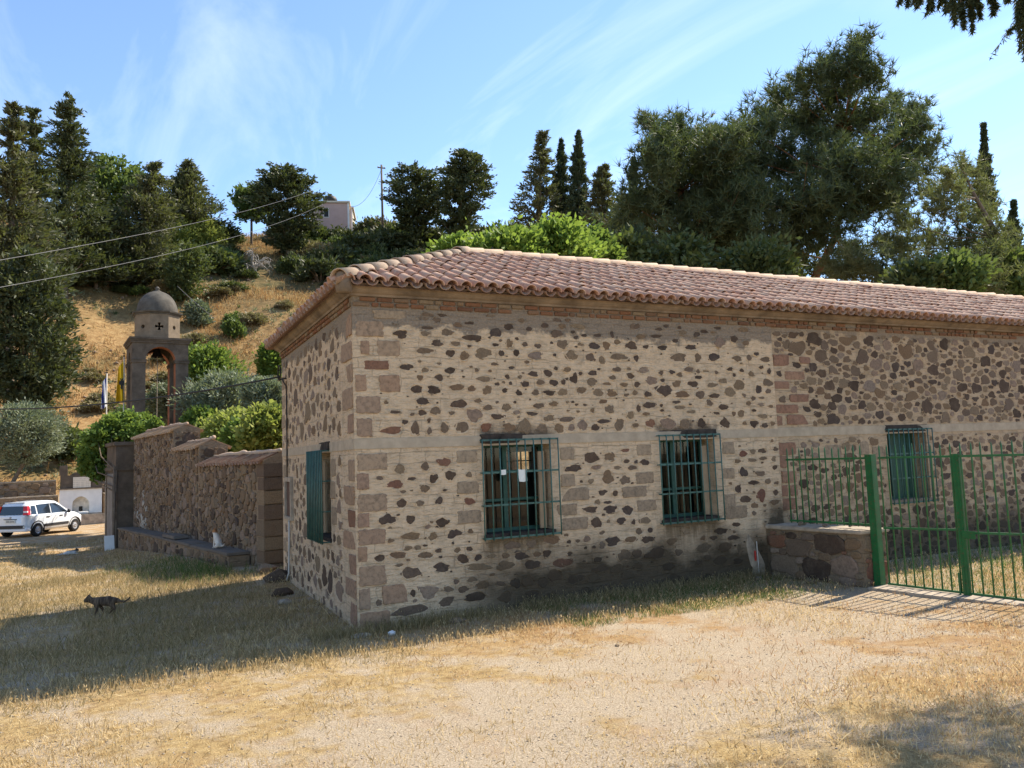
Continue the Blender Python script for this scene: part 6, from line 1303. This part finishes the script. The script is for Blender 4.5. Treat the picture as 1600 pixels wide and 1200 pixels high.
pine('pine_tree', 'lower rounded pine left of the largest pine', [(1012, 192, 16), (1030, 205, 20), (1055, 200, 20), (1082, 222, 26), (1040, 232, 32), (1008, 245, 18), (1100, 255, 38), (1060, 268, 42), (1020, 280, 32), (1125, 290, 42), (1080, 310, 46), (1030, 322, 42), (990, 320, 24), (980, 350, 30), (1130, 340, 42), (1085, 360, 48), (1030, 375, 48), (985, 390, 34), (960, 385, 22), (1130, 390, 46), (1080, 405, 42), (1140, 235, 34), (1150, 275, 40), (1155, 320, 42), (1120, 210, 22)], 36, [(1080, 470), (1078, 420), (1070, 360), (1062, 300), (1050, 230), (1030, 205)], LF_PINE, 72)
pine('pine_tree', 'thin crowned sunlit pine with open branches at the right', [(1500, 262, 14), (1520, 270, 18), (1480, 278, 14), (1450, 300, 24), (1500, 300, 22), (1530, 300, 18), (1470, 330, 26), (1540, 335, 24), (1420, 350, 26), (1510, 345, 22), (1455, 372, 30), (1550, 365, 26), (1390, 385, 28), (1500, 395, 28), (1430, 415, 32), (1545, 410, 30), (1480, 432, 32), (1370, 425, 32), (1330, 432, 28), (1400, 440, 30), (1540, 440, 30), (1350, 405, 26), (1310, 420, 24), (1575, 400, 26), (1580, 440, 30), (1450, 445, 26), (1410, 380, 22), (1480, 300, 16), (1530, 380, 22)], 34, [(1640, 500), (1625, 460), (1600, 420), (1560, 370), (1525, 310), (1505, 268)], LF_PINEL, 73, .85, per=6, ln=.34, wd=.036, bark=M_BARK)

# the tree whose drooping twigs enter the picture at the top right and whose shade falls at the bottom right
def overhang():
    rng = np.random.default_rng(91); base = np.array([9.2, -8.6, gz(9.2, -8.6)]); o = empty('drooping_conifer', tuple(base), 0, 'drooping dark conifer twigs hanging into the top right corner', 'tree')
    Vs = []; Fs = []; nb = 0; limbs = []
    tips = [((1445, -60), (1432, 14), 7.4), ((1425, -60), (1418, 10), 7.5), ((1460, -60), (1456, 18), 7.3), ((1485, -60), (1492, 40), 7.3), ((1512, -60), (1520, 52), 7.2), ((1600, -70), (1602, 96), 6.8), ((1475, -60), (1478, 22), 7.3), ((1495, -60), (1506, 46), 7.2), ((1520, -60), (1532, 30), 7.2), ((1545, -60), (1552, 24), 7.1), ((1590, -70), (1594, 78), 6.8), ((1610, -70), (1612, 110), 6.8), ((1575, -60), (1576, 2), 7.0), ((1640, -60), (1640, 60), 6.9)]
    hub = np.array([0, 0, 7.6])
    def frond(a, b, n, wdt):
        nonlocal nb
        t = rng.uniform(0, 1, n); c = a+(b-a)*t[:, None]; side = unit(rng.normal(0, 1, (n, 3))*np.array([1, 1, .35])); ax = side*.8+np.array([0, 0, -.75])
        V, F = rhombs(rng, c+side*wdt*.35*(1.1-t[:, None]), ax, .10*rng.uniform(.6, 1.2, n), .013); Vs.append(V); Fs.append(F+nb); nb += len(V)
    for (p0, p1, d) in tips:
        a = at(*p0, d)-base; b = at(*p1, d)-base; limbs.append((hub*np.array([1, 1, .9]), a, .04)); limbs.append((a, b, .008)); frond(a, b, 420, .10)
        for _ in range(3): f_ = rng.uniform(.2, .7); q0 = a+(b-a)*f_; q1 = q0+np.array([rng.normal(0, .06), rng.normal(0, .06), -rng.uniform(.05, .16)]); frond(q0, q1, 130, .06)
    # sprays that throw the soft shade on the yard
    for (x, y, z, r_, n) in [(6.75, -5.25, 5.9, .6, 46), (7.5, -5.0, 6.6, .75, 60), (6.3, -5.9, 5.2, .5, 34), (7.9, -5.7, 6.3, .9, 70), (8.6, -6.9, 7.2, 1.1, 34), (9.2, -8.4, 8.3, 1.3, 40), (9.8, -9.2, 6.4, 1.2, 34), (8.4, -9.4, 6.0, 1.0, 26), (9.6, -7.4, 9.6, 1.0, 26), (10.4, -7.4, 6.6, 1.2, 30)]:
        c0 = np.array([x, y, z])-base; limbs.append((np.array([0, 0, max(2.5, c0[2]-1.2)]), c0, .05))
        for _ in range(n):
            a = c0+rng.normal(0, .5, 3)*r_; b = a+np.array([rng.normal(0, .25), rng.normal(0, .25), -rng.uniform(.3, .7)]); frond(a, b, 70, .16)
    me = new_mesh('foliage', np.vstack(Vs), [np.vstack(Fs)]); link('foliage', me, LF_CYP, o)
    trunk_obj(o, [(0, 0, -.3), (0, 0, 2), (.05, .0, 5), (0, 0, 8), (0, 0, 10.5)], [.34, .28, .2, .12, .04], M_BARK, limbs)
overhang()

# dead tree
def dead():
    P, d = hit(403, 432); rng = np.random.default_rng(8); o = empty('dead_tree', tuple(P), 0, 'bare bleached dead tree on the slope below the flat topped conifer', 'tree'); mb = MB(); s = d/FPX
    def br(p, dr, ln, r_, lv):
        pts = [p]; q_ = p; dd = dr
        for k in range(5): dd = unit(dd+rng.normal(0, .20, 3)+np.array([0, 0, (.06 if lv < 2 else -.16)])); q_ = q_+dd*ln/5; pts.append(q_)
        mb.tube(pts, [r_*(1-.15*k) for k in range(6)], 5)
        if lv < 3:
            for k in range((9, 5, 4)[lv]): br(pts[rng.integers(1 if lv == 0 else 2, 6)], unit(dd*.7+rng.normal(0, .6, 3)*np.array([1, 1, .5])), ln*rng.uniform(.45, .7), r_*.5, lv+1)
    br(np.array([0, 0, -.1]), np.array([0, 0, 1.]), 34*s, .17, 0); mb.build('trunk', M_DEAD, o, smooth=True)
dead()

# scrub on the slope: five shared shrub meshes, set out as individuals
SH = []
for k, (lf, prf) in enumerate([(LF_BUSH, 'round'), (LF_CYP, 'round'), (LF_DRYB, 'round'), (LF_BUSH, 'round'), (LF_DEC, 'round')]):
    rng = np.random.default_rng(500+k); n = 60; off = unit(rng.normal(0, 1, (n, 3))+np.array([0, 0, .3]))*rng.uniform(.45, 1, (n, 1)); off[:, 2] = np.abs(off[:, 2])*.85
    V, F = clumps(rng, off+np.array([0, 0, .1]), unit(off), .26, 44, .22, .09, .3); me = new_mesh('shrub_foliage', V, [F]); me.materials.append(lf)
    mb = MB(); [mb.tube([(0, 0, -.2), tuple(off[i]*.5), tuple(off[i])], [.04, .03, .01], 5) for i in range(12)]; tme = mb.build('tmp', M_BARK); t_me = tme.data; bpy.data.objects.remove(tme); SH.append((me, t_me))
KIND = ['dull green scrub bush on the dry hillside', 'dark green scrub bush on the hillside', 'dry straw coloured brush clump on the hillside', 'dull green scrub bush on the dry hillside', 'fresh green scrub bush on the hillside']
def put_shrub(k, P, sz, sq=1., lab=None):
    o = empty('scrub_bush', tuple(P), random.uniform(0, 6.28), lab or KIND[k], 'bush', 'scrub bushes scattered over the hillside'); o.scale = (sz, sz, sz*sq)
    for nm, me in (('foliage', SH[k][0]), ('stem', SH[k][1])): c = bpy.data.objects.new(nm, me); COL.objects.link(c); c.parent = o
rs = np.random.default_rng(77); random.seed(4)
spots = []
for _ in range(900):
    px, py = rs.uniform(60, 1000), rs.uniform(352, 690)
    if px > 445 and py > 440 or (365 < px < 445 and 365 < py < 470): continue
    w = .9 if py < 470 and px > 330 else (.45 if py < 470 else .12)
    if rs.random() > w: continue
    P, d = hit(px, py)
    if d > 130 or d < 47: continue
    sz = rs.uniform(.7, 1.9)*(1.35 if py < 450 else .75)
    k = int(rs.choice([0, 1, 3, 1, 0, 4, 2] if py < 460 else [2, 2, 0, 4, 2]))
    spots.append((k, P, sz, rs.uniform(.6, 1.1)))
    if len(spots) >= 170: break
for a in spots:
    put_shrub(*a)
    if rs.random() < .55:
        c_ = a[1]+np.array([rs.normal(0, 1)*a[2]*.9, rs.normal(0, 1)*a[2]*.9, 0]); c_[2] = gz(c_[0], c_[1]); put_shrub(int(rs.choice([0, 1, 2, 2, 3])), c_, a[2]*rs.uniform(.35, .8), rs.uniform(.5, .9))
for (px, py, sz) in [(560, 405, 3.2), (600, 395, 3.4), (655, 400, 3.4), (690, 392, 3.2), (540, 385, 2.6), (520, 420, 3.0), (500, 440, 2.8), (580, 372, 2.6), (480, 402, 2.4), (760, 390, 3.2), (330, 425, 3.0), (250, 430, 3.2), (190, 440, 3.0), (120, 440, 2.6), (340, 380, 2.6), (800, 385, 3.)]:
    P, d = hit(px, py); put_shrub(1 if px > 470 or px < 300 else 3, P, sz, .9, 'large dark scrub thicket on the upper hillside')

# ================================================================== GRASS
def blades(name, pts, h, w, lean, m, rng, heads=0.):
    n = len(pts); th = rng.uniform(0, 2*math.pi, n); ln = lean*rng.uniform(.2, 1.2, n); ph = rng.uniform(0, 2*math.pi, n)
    e = np.stack([np.cos(th), np.sin(th), np.zeros(n)], -1)*(w*.5)[:, None]; d = np.stack([np.cos(ph)*ln*h, np.sin(ph)*ln*h, h*np.sqrt(np.clip(1-np.minimum(ln, .95)**2, .05, 1))], -1)
    V = np.stack([pts-e, pts+e, pts+d*.55+np.array([0, 0, .06])*h[:, None]+e*.6, pts+d], 1).reshape(-1, 3); b = np.arange(n)[:, None]*4; F = np.vstack([b+np.array([0, 1, 2]), b+np.array([0, 2, 3])])
    Vs = [V]; Fs = [F]
    if heads:
        k = rng.random(n) < heads; c = (pts+d)[k]; V2, F2 = rhombs(rng, c, d[k]+rng.normal(0, .02, (k.sum(), 3)), .028*rng.uniform(.6, 1.4, k.sum()), .011); F2 = np.vstack([F2[:, [0, 1, 2]], F2[:, [0, 2, 3]]]); Fs.append(F2+len(V)); Vs.append(V2)
    return tag(link(name, new_mesh(name, np.vstack(Vs), [np.vstack(Fs)]), m), None, None, None, 'stuff')
def sector(rng, n, r0, r1, a0, a1, pw=.5):
    r_ = (r0**pw+(r1**pw-r0**pw)*rng.random(n))**(1/pw); a = np.radians(rng.uniform(a0, a1, n)); return CAM[0]+r_*np.sin(a), CAM[1]+r_*np.cos(a), r_
def free(x, y):
    inb = (x > -.02) & (y > -.02) & (y < D+.3); t = (x-GW0[0])*gd[0]+(y-GW0[1])*gd[1]; q_ = (x-GW0[0])*gn[0]+(y-GW0[1])*gn[1]; inw = (t > -.2) & (t < GL+1.6) & (q_ < .62) & (q_ > -1.2)
    lw_ = (y > -1.66) & (y < .1) & (np.abs(x-(6.75-.14*y)) < .34); ts = (y < -1.7) & (y > -5) & (x-(6.7-.14*y) > -.33) & (x-(6.7-.14*y) < .13)
    return ~(inb | inw | lw_ | ts)
gr = np.random.default_rng(55)
x, y, r_ = sector(gr, 330000, 3.2, 34, -12, 63, .75)
dens = np.clip((vnoise(x, y, .9, 5)*.6+vnoise(x, y, .27, 6)*.4-.30)*2.6, .06, 1)
trk = np.abs(y+4.6-.45*x)+3.*(vnoise(x, y, 2.8, 61)-.5); dens *= np.where(trk < 1.3, .22+.5*np.clip(trk/1.3, 0, 1)**2, .95)*np.where(x > 3.5, 1.2, 1)
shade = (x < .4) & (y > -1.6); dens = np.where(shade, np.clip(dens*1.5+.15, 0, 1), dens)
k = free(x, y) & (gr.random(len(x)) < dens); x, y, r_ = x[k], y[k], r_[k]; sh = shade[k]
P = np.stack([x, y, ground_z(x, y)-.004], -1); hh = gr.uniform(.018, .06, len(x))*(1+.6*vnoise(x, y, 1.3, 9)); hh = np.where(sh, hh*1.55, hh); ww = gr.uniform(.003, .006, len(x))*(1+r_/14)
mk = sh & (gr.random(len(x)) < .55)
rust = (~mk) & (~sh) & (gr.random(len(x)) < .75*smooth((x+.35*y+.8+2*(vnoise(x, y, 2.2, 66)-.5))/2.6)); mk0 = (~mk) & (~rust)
blades('rusty_grass', P[rust], hh[rust]*1.15, ww[rust], .8, G_RUST, gr, .08)
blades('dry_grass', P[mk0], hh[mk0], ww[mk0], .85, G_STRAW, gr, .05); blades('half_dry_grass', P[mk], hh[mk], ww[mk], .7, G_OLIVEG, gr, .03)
# taller stalks: right foreground, shadow edge, wall foot
x, y, r_ = sector(gr, 60000, 3.4, 16, 8, 62, .9); k = free(x, y) & (gr.random(len(x)) < np.clip((vnoise(x, y, 1.1, 12)-.30)*2, 0, 1)*smooth((x+.3*y+1.2)/3.)); x, y, r_ = x[k], y[k], r_[k]
blades('seeding_grass', np.stack([x, y, ground_z(x, y)], -1), gr.uniform(.05, .13, len(x)), gr.uniform(.002, .0035, len(x)), .6, G_STRAW, gr, .5)
n = 9000; x = gr.uniform(-.6, 6.5, n); y = -np.abs(gr.normal(0, .28, n))-.02; k = free(x, y) & (gr.random(n) < np.clip(vnoise(x, y, .5, 20)*1.5, .1, 1)); x, y = x[k], y[k]
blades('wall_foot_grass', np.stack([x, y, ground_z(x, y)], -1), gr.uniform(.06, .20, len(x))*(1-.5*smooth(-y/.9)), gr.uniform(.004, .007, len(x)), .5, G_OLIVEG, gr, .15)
n = 12000; x = gr.uniform(2.2, 6.6, n); y = gr.uniform(-1.5, -.1, n); k = free(x, y) & (gr.random(n) < vnoise(x, y, .6, 22)); x, y = x[k], y[k]
blades('green_grass', np.stack([x, y, ground_z(x, y)], -1), gr.uniform(.03, .11, len(x)), gr.uniform(.004, .008, len(x)), .6, G_GREEN, gr, .1)
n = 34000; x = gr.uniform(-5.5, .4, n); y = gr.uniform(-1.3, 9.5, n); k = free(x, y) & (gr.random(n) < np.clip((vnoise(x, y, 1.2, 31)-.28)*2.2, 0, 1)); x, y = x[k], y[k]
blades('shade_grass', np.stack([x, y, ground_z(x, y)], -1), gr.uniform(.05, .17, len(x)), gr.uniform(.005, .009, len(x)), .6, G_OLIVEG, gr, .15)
for (px, py, sx, sy, n, h0) in [(300, 900, .5, .8, 1100, .26), (262, 885, .7, .7, 700, .2), (365, 900, .35, .45, 500, .26), (330, 872, .5, .5, 300, .2)]:
    c = atz_(px, py, -.1); x = gr.normal(c[0], sx, n); y = gr.normal(c[1], sy, n); k = free(x, y); x, y = x[k], y[k]
    blades('green_weeds', np.stack([x, y, ground_z(x, y)], -1), gr.uniform(.06, h0, len(x)), gr.uniform(.007, .012, len(x)), .55, G_GREEN, gr)
n = 24000; x = gr.uniform(7.2, 16, n); y = gr.uniform(-5.5, -.1, n); k = free(x, y) & (gr.random(n) < .3+vnoise(x, y, .8, 40)*.7); x, y = x[k], y[k]
blades('gate_grass', np.stack([x, y, ground_z(x, y)], -1), gr.uniform(.04, .13, len(x)), gr.uniform(.006, .011, len(x)), .6, G_GREEN, gr, .1)
# shadow-edge fringe
n = 9000; x = gr.uniform(-4, 6, n); y = -1.05+gr.normal(0, .16, n); k = free(x, y) & (gr.random(n) < vnoise(x, y, .45, 44)); x, y = x[k], y[k]
blades('fringe_grass', np.stack([x, y, ground_z(x, y)], -1), gr.uniform(.05, .12, len(x)), gr.uniform(.004, .006, len(x)), .55, G_STRAW, gr, .2)
# hillside tufts
n = 48000; x, y, r_ = sector(gr, n, 46.5, 108, -14, 26, 1.15); k = gr.random(n) < np.clip((vnoise(x, y, 4, 50)-.2)*1.6, .05, 1); x, y, r_ = x[k], y[k], r_[k]
rep = 5; X = np.repeat(x, rep)+gr.normal(0, .16, len(x)*rep); Y = np.repeat(y, rep)+gr.normal(0, .16, len(x)*rep)
blades('hillside_grass', np.stack([X, Y, ground_z(X, Y)], -1), gr.uniform(.15, .55, len(X))*np.repeat(gr.uniform(.5, 1.4, len(x)), rep), gr.uniform(.03, .07, len(X)), .7, blade_mat('scorched_hill_grass', [(.22, .11, .04), (.38, .22, .085), (.50, .33, .14), (.58, .44, .22)]), gr)
# weeds and loose rocks on the slope
n = 3600; x, y, r_ = sector(gr, n, 47, 104, -12, 22, 1.3); k = gr.random(n) < np.clip((vnoise(x, y, 6, 70)-.3)*2.2, .05, 1); x, y = x[k], y[k]; cen = np.stack([x, y, ground_z(x, y)+.12], -1)
V, F = clumps(gr, cen, np.tile([[0, 0, 1.]], (len(x), 1)), gr.uniform(.12, .42, len(x)), 26, .22, .06, .6); me = new_mesh('hillside_weeds', V, [F]); me.materials.append(LF_BUSH); me.materials.append(LF_DRYB); me.materials.append(LF_OLIVE)
me.polygons.foreach_set('material_index', np.repeat(gr.integers(0, 3, len(x)), 26).astype(np.int32)); tag(link('hillside_weeds', me), 'low weeds dotted over the dry hillside', 'weeds', None, 'stuff')
n = 700; x, y, r_ = sector(gr, n, 47, 95, -12, 20, 1.2); k = gr.random(n) < np.clip((vnoise(x, y, 5, 80)-.35)*3, 0, 1); x, y = x[k], y[k]; s_ = gr.uniform(.07, .28, len(x))
oc_ = np.array([(1, 0, 0), (-1, .2, 0), (0, 1, .1), (.1, -1, 0), (0, 0, .7), (0, 0, -.6)], float); V = np.stack([x, y, ground_z(x, y)+.04], -1)[:, None]+oc_[None]*s_[:, None, None]*gr.uniform(.6, 1.4, (len(x), 6, 1))
f8 = np.array([(0, 2, 4), (2, 1, 4), (1, 3, 4), (3, 0, 4), (2, 0, 5), (1, 2, 5), (3, 1, 5), (0, 3, 5)]); F = (np.arange(len(x))[:, None, None]*6+f8[None]).reshape(-1, 3)
tag(link('hillside_rocks', new_mesh('hillside_rocks', V.reshape(-1, 3), [F]), ST_LIGHT), 'small pale rocks strewn over the dry hillside', 'rocks', None, 'stuff')
# pebbles
n = 6000; x, y, r_ = sector(gr, n, 3.3, 14, -10, 62, .8); k = free(x, y); x, y, r_ = x[k], y[k], r_[k]; s_ = gr.uniform(.003, .008, len(x))*(1+r_/12)
oc = np.array([(1, 0, 0), (-1, 0, 0), (0, 1, 0), (0, -1, 0), (0, 0, .6), (0, 0, -.6)], float); V = np.stack([x, y, ground_z(x, y)+.001], -1)[:, None]+oc[None]*s_[:, None, None]*gr.uniform(.6, 1.4, (len(x), 6, 1))
f8 = np.array([(0, 2, 4), (2, 1, 4), (1, 3, 4), (3, 0, 4), (2, 0, 5), (1, 2, 5), (3, 1, 5), (0, 3, 5)]); F = (np.arange(len(x))[:, None, None]*6+f8[None]).reshape(-1, 3)
tag(link('gravel', new_mesh('gravel', V.reshape(-1, 3), [F]), stone_mat('gravel_stones', [(.40, .33, .25), (.50, .42, .32), (.32, .25, .18), (.58, .50, .40)], scale=20)), None, None, None, 'stuff')
# labels for the uncountable ground cover
for o in bpy.data.objects:
    if o.parent is None and o.get('kind') == 'stuff' and not o.get('label'):
        o['label'] = {'rusty_grass': 'reddish dry grass on the right of the yard', 'dry_grass': 'short dry straw grass across the yard', 'half_dry_grass': 'half dry short grass in the building shade', 'seeding_grass': 'seeding straw stalks in the right foreground', 'wall_foot_grass': 'tall half dry grass along the foot of the front wall', 'green_grass': 'green grass near the low wall', 'shade_grass': 'taller grass in the shade left of the building', 'green_weeds': 'green weeds growing before the stone bench', 'gate_grass': 'sunlit green grass behind the gate', 'fringe_grass': 'straw stalks along the shadow edge', 'hillside_grass': 'scorched grass tufts on the hillside', 'gravel': 'small pale gravel scattered on the yard'}.get(o.name.split('.')[0], 'ground cover')
        o['category'] = 'gravel' if o.name.startswith('gravel') else 'grass'
cy = S.cycles; cy.max_bounces = 6; cy.diffuse_bounces = 3; cy.glossy_bounces = 3; cy.transmission_bounces = 4; cy.transparent_max_bounces = 8; cy.caustics_reflective = False; cy.caustics_refractive = False
